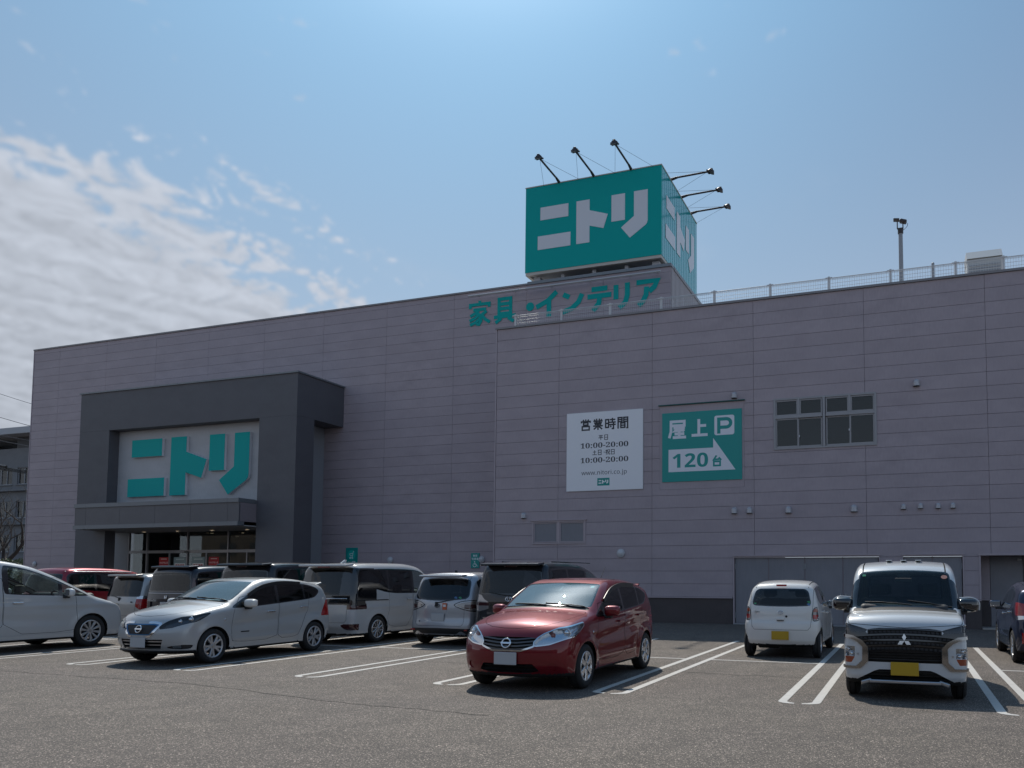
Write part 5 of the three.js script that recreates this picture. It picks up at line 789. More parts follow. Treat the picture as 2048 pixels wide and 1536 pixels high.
function hatchback(kind, name, label, pos, turn) {
  const red = kind === 'red', body = red ? paint([0.165, 0.004, 0.011], { metalness: 0.3, roughness: 0.4 }) : paint([0.40, 0.41, 0.415], { metalness: 0.25, roughness: 0.40 });
  const c = new Car(hatchSpec, name, label, pos, turn), L = c.L;
  // lamps sweep back over the wings
  const hf = sdPoly([[0.36, 0.64], [0.44, 0.75], [0.60, 0.83], [0.90, 0.97], [0.95, 0.80], [0.62, 0.665], [0.46, 0.61]], 1), hs = sdPoly([[-0.4, 0.50], [0.2, 0.665], [0.52, 0.775], [0.78, 0.905], [0.60, 0.885], [0.30, 0.835], [-0.4, 0.74]], 1);
  const head = (x, y, z) => z > 0.8 ? Math.max(hf(Math.abs(x), y), hs(L / 2 - z, y)) : 0.15;
  c.fine((x, y, z) => z > 1.0 && y > 0.22 && y < 1.0);
  if (red) {
    c.lamp('headlight', head, { bulbs: [[-0.08, 0.0, 0.035, CM.amber], [0.06, 0.03, 0.055]] });
    const band = c.take((x, y, z) => head(x, y, z) - 0.014); c.both('lamp_trim', moved(band, 0.004), CM.chrome);
  } else c.lamp('headlight', head, { bowl: CM.lampDark, bulbs: [[-0.05, 0.0, 0.04], [0.07, 0.035, 0.05]] });
  // V-shaped grille
  const vP = red ? [[0, 0.735], [0.30, 0.735], [0.43, 0.72], [0.47, 0.705], [0.36, 0.62], [0.20, 0.565], [0, 0.565]] : [[0, 0.72], [0.28, 0.72], [0.37, 0.705], [0.29, 0.60], [0.22, 0.525], [0, 0.525]];
  const vG = c.face([...vP, ...vP.slice().reverse().map(([x, y]) => [-x, y])].filter((p, i, a) => !(p[0] === 0)), 0);
  const vF = (x, y, z) => vG(x, y, z);
  let g = c.take(vF);
  const band2 = c.take((x, y, z) => Math.max(vF(x, y, z) - (red ? 0.022 : 0.038), y - (red ? 0.70 : 0.80), red ? -1 : 0.16 - Math.abs(x)));
  c.proud('grille_trim', band2, 0.008, CM.chrome);
  if (red) { let bars; [bars, g] = cut(refine(g, 1), (x, y) => { const t = (y - 0.575 - 0.10 * Math.max(0, Math.abs(x) - 0.14)) / 0.043; return Math.abs(t - Math.round(t)) * 0.043 - 0.010; }); c.proud('grille_bar', moved(bars, -0.012), 0.012, std([0.10, 0.10, 0.105], 0.35, 0.6)); c.recess('grille', g, 0.05, CM.black); }
  else { const [edge, mid] = cut(g, (x, y, z) => -vF(x, y, z) - 0.02); c.part('grille_edge', edge, std([0.05, 0.16, 0.32], 0.3, 0.6)); c.part('grille', moved(mid, -0.004), CM.plastic); }
  c.onFront('badge', badgeBar(red ? 0.062 : 0.06), 0, red ? 0.655 : 0.63, 0.02, CM.chrome);
  // lower intake and fog lamps
  const low = c.take(c.face(red ? [[-0.5, 0.385], [-0.36, 0.385], [0.36, 0.385], [0.44, 0.29], [0.30, 0.265], [-0.30, 0.265], [-0.44, 0.29]].map(([x, y]) => [Math.abs(x) * Math.sign(x), y]).filter((p) => p[0] > -0.45) : [[-0.46, 0.455], [0.46, 0.455], [0.40, 0.29], [-0.40, 0.29]], 0));
  let [lb, lg] = cut(refine(low, 1), (x, y) => { const t = (y - 0.30) / 0.06; return Math.abs(t - Math.round(t)) * 0.06 - (red ? 0.004 : 0.012); }); c.part('intake_bar', moved(lb, -0.01), red ? CM.plastic : CM.satin); c.recess('lower_intake', lg, 0.06, CM.black);
  if (red) { const fg = c.take((x, y, z) => z > 0 ? Math.hypot(Math.abs(x) - 0.60, y - 0.345) - 0.052 : 0.2); c.both('fog_blank', joinS(moved(fg, -0.012), rim(fg, 0, -0.012)), body); }
  else { const fp = c.face([[0.52, 0.30], [0.50, 0.335], [0.80, 0.375], [0.79, 0.305], [0.74, 0.285]], 1), s = c.take(fp); const [lamp, rest] = cut(s, (x, y) => Math.max(0.585 - Math.abs(x), Math.abs(x) - 0.70, Math.abs(y - 0.328) - 0.028)); c.both('fog_recess', joinS(moved(rest, -0.02), rim(s, 0, -0.02)), CM.plastic); c.both('fog_lamp', moved(lamp, -0.01), CM.reflector); }
  // bonnet, glass, doors
  const bon = sdPoly([[0.0, 0.155], [0.42, 0.20], [0.60, 0.42], [0.70, 0.95], [0.66, 1.03], [0, 1.03], [-0.66, 1.03], [-0.70, 0.95], [-0.60, 0.42], [-0.42, 0.20]].map(([x, u]) => [x, u]), 1);
  const cowl = c.take((x, y, z) => { const q = c.uu(x, L / 2 - z); return Math.max(1.045 - q, q - 1.12, c.bDist(x, y, z) + 0.10); }); c.part('cowl', moved(cowl, -0.01), CM.plastic);
  c.frontGlass(1.12, 1.855, 0.085, CM.glassBlue);
  c.seam((x, y, z, nx, ny) => (y > 0.72 && ny > 0.15 ? bon(x, c.uu(x, L / 2 - z) + 0.02) : 0.15), 'bonnet', body);
  c.sideGlass([[1.14, 0.945], [1.30, 1.03], [1.62, 1.19], [1.98, 1.335], [2.30, 1.405], [2.62, 1.425], [3.0, 1.41], [3.32, 1.365], [3.50, 1.31], [3.60, 1.24], [3.46, 1.13], [3.30, 1.085], [2.6, 1.03], [1.8, 0.975]], [[1.10, 1.50, CM.glass], [1.535, 2.33, red ? CM.glass : CM.privacy], [2.40, 3.08, CM.privacy], [3.13, 3.7, CM.privacy]]);
  c.seam(c.side([[1.28, 0.99], [1.20, 0.80], [1.17, 0.45], [1.22, 0.335], [2.30, 0.335], [2.34, 0.6], [2.37, 1.03], [2.37, 1.2], [1.5, 1.2]], 1), 'front_door', body, 0.003, true);
  c.seam(c.side([[2.39, 1.2], [2.39, 1.0], [2.36, 0.6], [2.33, 0.335], [2.88, 0.335], [2.98, 0.50], [3.06, 0.68], [3.20, 0.86], [3.22, 1.2]], 1), 'rear_door', body, 0.003, true);
  c.rearGlass(0.99, 1.33, 0.16, CM.privacy);
  c.lamp('tail_light', (x, y, z) => z < 0 ? Math.max(sdT(Math.abs(x), y), L - 0.42 - (L / 2 - z) + 0.55 * (y - 0.9)) : 0.2, { lens: CM.redLens, depth: 0.02, bulbs: [], rear: true });
  c.seam(c.face([[-0.7, 1.5], [-0.66, 0.95], [-0.56, 0.62], [0.56, 0.62], [0.66, 0.95], [0.7, 1.5]], 0, false), 'tailgate', body);
  // black lower edge
  const lip = c.take((x, y, z) => (z > 0.9 ? y - (red ? 0.235 : 0.265) : 0.2)); c.part('chin_spoiler', red ? moved(lip, -0.004) : joinS(moved(lip, 0.02), rim(lip, -0.01, 0.02)), CM.plastic);
  c.close(body);
  mesh(c.root, 'roof_spoiler', rbox(1.06, 0.035, 0.20, 0.016).rotateX(0.25).translate(0, 1.385, -1.80), body);
  const door = [[1.78, 0.80], [2.86, 0.86]]; c.handles([[2.13, 0.865], [3.04, 0.925]], red ? body : CM.chrome);
  c.mirrors(1.52, 1.02, red ? body : paint([0.62, 0.61, 0.58]), 1.02, 0.13);
  // rain guards over the side windows
  for (const s of [1, -1]) { const P = []; for (const [u, y] of [[1.62, 1.185], [1.95, 1.325], [2.3, 1.395], [2.62, 1.415], [3.05, 1.40]]) P.push(V3(s * (c.xAt(u, y) + 0.012), y, L / 2 - u)); const cv = new THREE.CatmullRomCurve3(P), q = []; const pts = cv.getPoints(24); for (let i = 0; i < 24; i++) q.push(bar(pts[i].toArray(), pts[i + 1].toArray(), 0.012, 0.07)); mesh(c.root, 'rain_guard', merge(q), std([0.02, 0.02, 0.022], 0.35)); }
  c.wipers(1.10, [[0.62, 0.02], [0.05, -0.52]]);
  c.plate(red ? 0.455 : 0.40, true, CM.plateWhite);
  c.inside({ seat: red ? CM.seat : CM.seat, rvY: 1.30 });
  c.wheels(red ? 'cover' : 'vspoke', red ? 0.205 : 0.208, 0.19, red ? CM.bright : CM.alloy, 0);
  for (const s of [1, -1]) mesh(c.root, 'side_marker', new THREE.SphereGeometry(0.02, 10, 8).scale(0.4, 1, 1).translate(s * (c.xAt(1.02, 0.76) + 0.004), 0.76, L / 2 - 1.02), CM.reflector);
  mesh(c.root, 'antenna', rod([0, 1.47, L / 2 - 3.35], [0, 1.72, L / 2 - 3.62], 0.006, 0.003, 6), CM.black);
  if (red) { mesh(c.root, 'sun_band_tag', rbox(0.025, 0.14, 0.004, 0.001).rotateX(-1.12).translate(0.02, 1.36, L / 2 - 1.72), CM.plastic); }
  else { mesh(c.root, 'camera_housing', rbox(0.16, 0.05, 0.12, 0.02, 0, 1.375, L / 2 - 1.80), CM.plastic); for (const s of [1, -1]) mesh(c.root, 'door_badge', rbox(0.006, 0.022, 0.20, 0.002, s * (c.xAt(1.5, 0.52) + 0.002), 0.52, L / 2 - 1.5), CM.lampDark); mesh(c.root, 'folded_paper', rbox(0.42, 0.02, 0.24, 0.008).rotateX(0.1).translate(0.18, 1.09, L / 2 - 1.36), CM.white); }
  mesh(c.root, 'inspection_sticker', rbox(0.06, 0.06, 0.003, 0.001).rotateX(-1.12).translate(red ? 0.50 : 0.0, 1.385, L / 2 - 1.80), CM.green);
}
const sdT = sdPoly([[0.60, 0.70], [0.56, 0.80], [0.66, 1.02], [0.9, 1.10], [0.95, 0.74]], 1);
hatchback('red', 'red_hatchback', 'dark red compact hatchback with its sunlit windscreen facing the camera', [-5.04, 0, -11.42], 0);
hatchback('white', 'white_hatchback', 'silver white compact hatchback parked nose out in the front row, at left', [-12.49, 0, -12.06], 0.03);
// ---- tall cars
function vanSpec(o) {
  const { L, W, H, cowl, hdr, nose = 0.95, cowlY = 1.10 } = o;
  return {
    yBot: 0.2, h: 0.04, tyre: 0.32, arch: 0.36, belt: [[0, cowlY - 0.06], [cowl, cowlY], [L * 0.6, cowlY + 0.02], [L, cowlY + 0.04]], tum: 0.17, kRoof: 0.16, kEnd: 0.12, cf: 0.18, cf2: 0.06, cr: 0.07, cr2: 0.04, cwF: 0.26, cwR: 0.06, crownRoof: 0.05, crownHood: 0.05, taperF: 1.0, tf: 0.06, taperR: 1.2, tr: 0.04, barrel: 0.03, dashY: cowlY - 0.06,
    top: [[-0.2, nose - 0.45], [0, nose - 0.16], [0.07, nose - 0.05], [0.2, nose + 0.02], [cowl * 0.55, cowlY - 0.06], [cowl, cowlY], [cowl + 0.1, cowlY + 0.05], [mix(cowl, hdr, 0.55), mix(cowlY, H - 0.09, 0.62)], [hdr, H - 0.10], [hdr + 0.35, H - 0.03], [L * 0.55, H], [L - 0.9, H - 0.015], [L - 0.35, H - 0.05], [L - 0.16, H - 0.085], [L + 0.3, H - 0.35]],
    front: [[0.1, 0.12], [0.25, 0.05], [0.4, 0.0], [0.6, 0.0], [0.8, 0.03], [0.95, 0.10], [1.2, 0.4], [2.1, 1.6]],
    rear: [[0.1, 0.14], [0.28, 0.06], [0.42, 0.0], [0.6, 0.0], [0.85, 0.02], [1.05, 0.035], [1.3, 0.09], [H - 0.12, 0.22], [2.2, 0.36]], ...o,
  };
}
const seamRear = (c, x0, y0, body, name = 'tailgate', x1 = x0) => c.seam(c.face([[-x1, 2.2], [-x1, 1.0], [-x0, y0 + 0.06], [-x0 + 0.05, y0], [x0 - 0.05, y0], [x0, y0 + 0.06], [x1, 1.0], [x1, 2.2]], 0, false), name, body);
const spoiler = (c, w, d, drop, body, z = 0) => mesh(c.root, 'roof_spoiler', rbox(w, 0.05, d, 0.022).rotateX(-0.10).translate(0, c.S.H - drop, -c.L / 2 + 0.22 - d / 2 + z), body);
const stopLamp = (c, w, y, z) => mesh(c.root, 'stop_lamp', rbox(w, 0.035, 0.02, 0.006, 0, y, z), CM.redLens);
const rearWiper = (c, y, x0 = 0, len = 0.42) => { const z = c.zAt(x0, y, false), x1 = x0 + len * 0.96; mesh(c.root, 'rear_wiper', merge([rod([x0, y - 0.02, z - 0.025], [x1, y + 0.05, c.zAt(x1, y + 0.05, false) - 0.02], 0.011, 0.007, 6), rbox(0.06, 0.10, 0.04, 0.015, x0, y - 0.05, z - 0.02)]), CM.black); };
const finAntenna = (c, u, body) => mesh(c.root, 'fin_antenna', poly([[0, 0], [0.17, 0], [0.02, 0.085], [-0.03, 0.085]], 0.03).rotateY(Math.PI / 2).translate(-0.015, c.yAt(0, u) - 0.01, c.L / 2 - u), body);
const tow = (u) => u;
function rearLettering(c, txt, x, y, h, mat) { const z = c.zAt(x, y, false); return mesh(c.root, 'lettering', word(txt, h).rotateY(Math.PI).translate(x, y, z - 0.004), mat); }

// white minivan, rear to camera, black glass band
{
  const S = vanSpec({ L: 4.695, W: 1.73, H: 1.895, wb: 2.85, fo: 0.89, cowl: 0.92, hdr: 1.75, cowlY: 1.14, h: 0.036 }), body = paint([0.47, 0.475, 0.48], { metalness: 0.05 });
  S.sculpt = (u, y) => 0.012 * Math.exp(-Math.pow((y - 0.84) / 0.03, 2)) * sstep(2.4, 3.0, u) - 0.012 * Math.exp(-Math.pow((y - 0.60) / 0.10, 2)) * sstep(0.9, 1.4, u) * sstep(4.4, 3.6, u);
  const c = new Car(S, 'white_minivan', 'white minivan with black glass rear, parked nose in behind the silver white hatchback', [-12.68, 0, -17.08], Math.PI), L = c.L;
  c.frontGlass(1.02, 1.70, 0.09, CM.glass);
  c.fine((x, y, z) => z < -1.2 && y > 0.3);
  c.sideGlass([[1.02, 1.16], [1.55, 1.50], [1.95, 1.70], [2.4, 1.74], [3.3, 1.745], [3.85, 1.725], [3.95, 1.69], [4.05, 1.73], [4.72, 1.73], [4.72, 1.10], [4.45, 1.06], [4.30, 1.29], [3.8, 1.26], [3.35, 1.155], [2.4, 1.14]], [[1.0, 1.52, CM.glass], [1.56, 2.30, CM.glass], [2.38, 3.30, CM.privacy], [3.36, 4.40, CM.privacy]]);
  const rg = (x, y, z) => z < -L / 2 + 0.9 ? Math.max(1.01 - y, y - 1.745) : 0.2;
  const s = c.take(rg), [pane, border] = cut(refine(s), (x, y, z) => smax(smax(1.13 - y, y - 1.70, 0.05), c.bDist(x, y, z) + 0.10, 0.06)); c.part('rear_window', pane, CM.privacy); c.part('rear_window_border', border, CM.gloss);
  const gar = c.take((x, y, z) => z < -L / 2 + 0.5 ? Math.max(0.905 - y - 0.10 * Math.max(0, Math.abs(x) - 0.55), y - 1.012) : 0.2); c.part('rear_garnish', gar, CM.gloss);
  for (const y of [1.045]) { const P = []; for (let k = 0; k <= 12; k++) { const x = mix(-0.66, 0.66, k / 12); P.push(V3(x, y, c.zAt(x, y, false) - 0.006)); } mesh(c.root, 'chrome_strip', new THREE.TubeGeometry(new THREE.CatmullRomCurve3(P), 24, 0.013, 6), CM.chrome); }
  c.both('tail_light', c.take((x, y, z) => z < -L / 2 + 0.55 ? Math.max(0.66 - Math.abs(x), Math.abs(y - 0.86) - 0.06 - 0.05, 0.80 - y, y - 0.93) : 0.2), CM.darkLens);
  c.both('bumper_reflector', c.take((x, y, z) => z < -L / 2 + 0.5 ? Math.max(sdPoly([[0.60, 0.36], [0.52, 0.44], [0.60, 0.47], [0.92, 0.47], [0.92, 0.33], [0.66, 0.33]], 0)(Math.abs(x), y), L / 2 - 0.30 + z) : 0.2), CM.darkLens);
  c.seam(c.side([[3.30, 1.4], [3.32, 1.13], [3.32, 0.7], [3.40, 0.55], [3.30, 0.34], [2.36, 0.34], [2.36, 1.4]], 1), 'sliding_door', body, 0.003, true); c.seam(c.side([[1.28, 1.4], [1.15, 0.9], [1.18, 0.34], [2.34, 0.34], [2.34, 1.4]], 1), 'front_door', body, 0.003, true);
  seamRear(c, 0.66, 0.50, body);
  for (const sd of [1, -1]) { const P = []; for (let k = 0; k <= 8; k++) { const u = mix(3.36, 4.50, k / 8); P.push(V3(sd * (c.xAt(u, 1.0) + 0.001), 1.0, L / 2 - u)); } mesh(c.root, 'door_rail', new THREE.TubeGeometry(new THREE.CatmullRomCurve3(P), 16, 0.012, 5), CM.black); }
  c.close(body); spoiler(c, 1.32, 0.30, 0.085, body, 0.06); stopLamp(c, 0.34, S.H - 0.125, -L / 2 + 0.06); finAntenna(c, 3.9, body); rearWiper(c, 1.10, 0.05, 0.5);
  c.onFront('badge', badgeOvals(0.06), 0, 0.96, 0.02, CM.chrome, false); rearLettering(c, 'S-Z', 0.50, 0.57, 0.045, CM.lampDark);
  c.handles([[2.20, 1.0], [2.52, 1.0]], body); c.mirrors(1.36, 1.16, body); c.inside({ rows: [2.6, 3.6] }); c.wheels('turbine', 0.215, 0.21, CM.bright); c.plate(0.72, false, CM.plateWhite);
}
// silver compact people carrier, rear to camera
{
  const S = vanSpec({ L: 4.26, W: 1.695, H: 1.675, wb: 2.75, fo: 0.83, cowl: 0.95, hdr: 1.75, cowlY: 1.04, nose: 0.86, h: 0.032, cr: 0.13, kRoof: 0.16, tyre: 0.305, arch: 0.34, rear: [[0.1, 0.16], [0.28, 0.05], [0.40, 0.0], [0.5, 0.01], [0.62, 0.035], [0.85, 0.05], [1.0, 0.075], [1.2, 0.16], [1.5, 0.31], [2.1, 0.6]] }), body = paint([0.40, 0.41, 0.435], { metalness: 0.55, roughness: 0.34 });
  const c = new Car(S, 'silver_people_carrier', 'silver compact people carrier with pointed tail lights, between white and black minivans', [-9.98, 0, -17.45], Math.PI), L = c.L;
  c.frontGlass(1.05, 1.70, 0.09, CM.glass); c.fine((x, y, z) => z < -1.2 && y > 0.25);
  c.sideGlass([[1.10, 1.06], [1.7, 1.40], [2.1, 1.52], [3.2, 1.53], [3.75, 1.50], [3.86, 1.40], [3.70, 1.14], [3.2, 1.06], [2.4, 1.05]], [[1.1, 1.6, CM.glass], [1.64, 2.35, CM.glass], [2.42, 3.24, CM.privacy], [3.30, 3.9, CM.privacy]]);
  c.rearGlass(1.01, 1.50, 0.10, CM.privacy, 0.10, 0.10);
  const tl = sdPoly([[0.36, 0.905], [0.46, 0.965], [0.60, 1.005], [1.0, 1.03], [1.0, 0.74], [0.64, 0.81]], 1), tf = (x, y, z) => z < -L / 2 + 0.75 ? Math.max(tl(Math.abs(x), y), (z + L / 2) - 0.42) : 0.2;
  const lens = c.take((...a) => tf(...a) + 0.022); const ringS = c.take((...a) => tf(...a) + 0.008), blk = c.take((...a) => tf(...a) - 0.012);
  let [redp, clear] = cut(lens, (x, y) => Math.max(0.62 - Math.abs(x), 0.84 - y, y - 0.93)); c.both('tail_light', redp, CM.darkLens); c.both('tail_light_clear', clear, phys([0.25, 0.23, 0.22], { roughness: 0.12, metalness: 0.6, clearcoat: 1 })); c.both('tail_light_ring', ringS, CM.satin); c.both('tail_light_surround', moved(blk, 0.002), CM.gloss);
  const bump = c.take((x, y, z) => z < -1.2 ? Math.max(y - 0.405 + 0.02 * Math.abs(x), 0.27 + 0.10 * sstep(0.42, 0.62, Math.abs(x)) - 0.14 * sstep(0.5, 0.75, Math.abs(x)) - y) : 0.2); c.part('bumper_insert', bump, CM.plastic);
  for (const x of [0.66, -0.66]) { const z = c.zAt(x, 0.355, false); mesh(c.root, 'bumper_reflector', rbox(0.16, 0.035, 0.02, 0.006).rotateY(x > 0 ? 0.35 : -0.35).translate(x, 0.36, z - 0.005), CM.redLens); }
  seamRear(c, 0.62, 0.45, body, 'tailgate', 0.62); c.seam(c.side([[3.24, 1.3], [3.26, 1.0], [3.2, 0.6], [3.1, 0.34], [2.38, 0.34], [2.38, 1.3]], 1), 'sliding_door', body, 0.003, true);
  c.close(body); spoiler(c, 1.14, 0.22, 0.105, body, 0.10); rearWiper(c, 0.985, 0.06, -0.42);
  c.onFront('badge', badgeOvals(0.058), 0.03, 0.90, 0.02, CM.lampDark, false); rearLettering(c, 'G', 0.50, 0.55, 0.04, CM.lampDark);
  { const z = c.zAt(-0.16, 0.885, false); const q = mesh(c.root, 'beginner_sticker', rbox(0.11, 0.15, 0.004, 0.001).translate(-0.16, 0.885, z - 0.012), CM.orange); mesh(q, 'sticker_print', rbox(0.07, 0.05, 0.004, 0.001).translate(-0.16, 0.90, z - 0.0155), CM.white); }
  { for (const [x, m] of [[-0.40, CM.blue], [-0.50, CM.green]]) { const y = 1.075, z = c.zAt(x, y, false); mesh(c.root, 'window_sticker', new THREE.CylinderGeometry(0.04, 0.04, 0.003, 20).rotateX(Math.PI / 2).scale(1, 0.7, 1).translate(x, y, z - 0.004), m); } }
  c.handles([[2.24, 0.93], [2.54, 0.93]], body); c.mirrors(1.42, 1.10, body); c.inside({ rows: [2.55, 3.3] }); c.wheels('plain', 0.205, 0.185, CM.satin); c.plate(0.64, false, CM.plateWhite); mesh(c.root, 'roof_mast', rod([0, 1.64, L / 2 - 3.5], [0, 1.70, L / 2 - 3.5], 0.035, 0.03), CM.plastic);
}
function luxuryVan(name, label, pos, turn, body, opt = {}) {
  const S = vanSpec({ L: 4.90, W: 1.85, H: opt.H ?? 1.92, wb: 3.0, fo: 0.92, cowl: 0.66, hdr: 1.95, cowlY: 1.13, nose: 1.02, h: opt.h ?? 0.038, tyre: 0.345, arch: 0.385, kRoof: 0.15, tum: 0.20, dashY: 1.04, cwF: 0.2, tf: 0.04, cf: 0.12, belt: [[0, 1.02], [0.9, 1.08], [2.6, 1.14], [4.9, 1.2]],
    top: [[-0.2, 0.5], [0, 0.80], [0.06, 0.91], [0.2, 0.985], [0.45, 1.06], [0.65, 1.125], [0.8, 1.20], [1.2, 1.405], [1.6, 1.595], [2.0, 1.74], [2.4, 1.825], [2.9, 1.885], [3.4, 1.905], [4.0, 1.9], [4.55, 1.87], [4.74, 1.835], [5.2, 1.57]].map(([u, y]) => [u, y * (opt.H ?? 1.92) / 1.92]) });
  S.sculpt = (u, y) => 0.010 * Math.exp(-Math.pow((y - 0.92) / 0.05, 2)) - 0.014 * Math.exp(-Math.pow((y - 0.62 - 0.05 * (u - 2)) / 0.10, 2)) * sstep(1.2, 1.8, u) * sstep(4.2, 3.4, u);
  const c = new Car(S, name, label, pos, turn), L = c.L;
  c.frontGlass(0.74, 1.95, 0.085, CM.glass); c.fine((x, y, z) => y > 0.3 && (opt.front ? z > 0.6 : z < -1.4));
  // glass line: the front door glass dips, a body-coloured blade rises behind it
  if (opt.blade) {
    c.sideGlass([[0.98, 1.105], [1.0, 1.135], [1.3, 1.28], [1.65, 1.455], [2.0, 1.60], [2.32, 1.70], [2.62, 1.745], [2.71, 1.745], [2.74, 1.60], [2.72, 1.20], [2.64, 1.16], [1.6, 1.12]], [[0.9, 1.56, CM.glass], [1.64, 2.62, CM.glass]], 0.02);
    c.sideGlass([[2.80, 1.74], [2.80, 1.60], [2.95, 1.46], [3.25, 1.30], [3.4, 1.24], [4.3, 1.22], [4.7, 1.3], [4.72, 1.70], [4.2, 1.74]], [[2.8, 3.72, CM.privacy], [3.80, 4.8, CM.privacy]], 0.02);
  } else c.sideGlass([[0.98, 1.12], [1.3, 1.28], [1.65, 1.455], [2.0, 1.60], [2.4, 1.715], [3.4, 1.755], [4.4, 1.72], [4.56, 1.64], [4.50, 1.25], [4.3, 1.19], [2.6, 1.17]], [[1.1, 1.66, CM.glass], [1.72, 2.55, CM.glass], [2.64, 3.62, CM.privacy], [3.70, 4.6, CM.privacy]], 0.02);
  c.rearGlass(1.17, 1.70, 0.12, CM.privacy, 0.05);
  if (opt.front) {
    const hl = sdPoly([[0.0, 0.84], [0.2, 0.88], [0.42, 0.945], [0.40, 1.0], [0.22, 0.985], [0.0, 0.93]], 1); c.lamp('headlight', (x, y, z) => z > 1.4 ? Math.max(hl(L / 2 - z, y), 0.45 - Math.abs(x)) : 0.2, { bowl: CM.lampDark, bulbs: [[0, 0, 0.03]] });
    const gr = c.take(c.face([[-0.62, 0.30], [-0.66, 0.60], [-0.60, 0.92], [0.60, 0.92], [0.66, 0.60], [0.62, 0.30]], 0)); let [bars, rest] = cut(refine(gr), (x, y) => { const t = y / 0.07; return Math.abs(t - Math.round(t)) * 0.07 - 0.018; }); c.part('grille_bar', moved(bars, 0.004), CM.chrome); c.recess('grille', rest, 0.04, CM.black);
  }
  const tl = sdPoly(opt.tail ?? [[0.50, 0.86], [0.50, 1.0], [0.62, 1.06], [0.72, 1.16], [1.0, 1.18], [1.0, 0.86], [0.74, 0.80]], 0), tf = (x, y, z) => z < -L / 2 + 0.7 ? Math.max(tl(Math.abs(x), y), z + L / 2 - 0.34) : 0.2;
  const t = c.take(tf); let [mid, clr] = cut(t, (x, y) => Math.abs(y - 0.96) - 0.035); c.both('tail_light', clr, phys([0.32, 0.30, 0.30], { roughness: 0.14, metalness: 0.6, clearcoat: 1 })); c.both('tail_light_band', mid, CM.darkLens);
  const gar = c.take((x, y, z) => z < -L / 2 + 0.5 ? Math.max(sdPoly([[-0.1, 1.03], [0.50, 1.03], [0.44, 0.88], [0.3, 0.80], [-0.1, 0.80]], 0)(Math.abs(x), y)) : 0.2); c.part('rear_garnish', gar, CM.gloss);
  c.seam(c.side([[1.30, 1.5], [1.26, 0.9], [1.22, 0.5], [1.28, 0.36], [2.70, 0.36], [2.72, 1.2], [2.75, 1.5]], 1), 'front_door', body, 0.0035, true); c.seam(c.side([[2.74, 1.6], [2.73, 1.1], [2.72, 0.36], [3.62, 0.36], [3.70, 0.6], [3.72, 1.6]], 1), 'sliding_door', body, 0.0035, true);
  seamRear(c, 0.70, 0.52, body);
  const sill = c.take((x, y, z) => { const u = L / 2 - z; return Math.max(y - 0.335, 1.30 - u, u - 3.6, 0.5 - Math.abs(x)); }); c.both('sill', moved(sill, 0.006), body);
  c.close(body); spoiler(c, 1.40, 0.32, 0.095, body, 0.10); mesh(c.root, 'stop_lamp', rbox(0.30, 0.03, 0.02, 0.006, 0, S.H - 0.145, -L / 2 + 0.1), CM.darkLens);
  c.handles([[2.46, 0.99], [2.96, 0.99]], opt.front ? CM.chrome : body); c.mirrors(1.50, 1.17, opt.front ? paint([0.62, 0.63, 0.64]) : body, 1.12, 0.12); c.inside({ rows: [2.95, 3.9], seat: opt.seat }); c.wheels(opt.wheel ?? 'plain', opt.rim ?? 0.232, 0.22, opt.wheelMat ?? CM.alloy); c.plate(0.70, false, CM.plateWhite); rearWiper(c, 1.16, 0.0, 0.5);
  c.onFront('badge', badgeOvals(0.075), 0, 1.075, 0.02, CM.chrome, false);
  return c;
}
{
  const c = luxuryVan('black_minivan', 'dark grey minivan with rear spoiler, parked behind the dark red hatchback', [-8.08, 0, -17.55], Math.PI, paint([0.020, 0.021, 0.026], { metalness: 0.3, roughness: 0.3 }), {});
  rearLettering(c, 'VELLFIRE', 0.50, 0.66, 0.042, CM.chrome);
  for (const s of [1, -1]) mesh(c.root, 'roof_rail', rod([s * 0.62, 1.90, 0.6], [s * 0.62, 1.89, -1.6], 0.012), CM.gloss);
}
luxuryVan('white_luxury_van', 'large pearl white minivan cut off by the left edge of the picture, facing the store', [-17.86, 0, -10.98], Math.PI, paint([0.44, 0.45, 0.46], { metalness: 0.1 }), { blade: true, front: true, wheel: 'twin', wheelMat: CM.alloy, seat: CM.seatLight, h: 0.034 });
luxuryVan('dark_minivan', 'black minivan of which only roof and rear glass show behind the silver white hatchback', [-15.15, 0, -17.2], Math.PI, paint([0.012, 0.013, 0.018], { metalness: 0.2, roughness: 0.3 }), { H: 1.93, h: 0.045 });
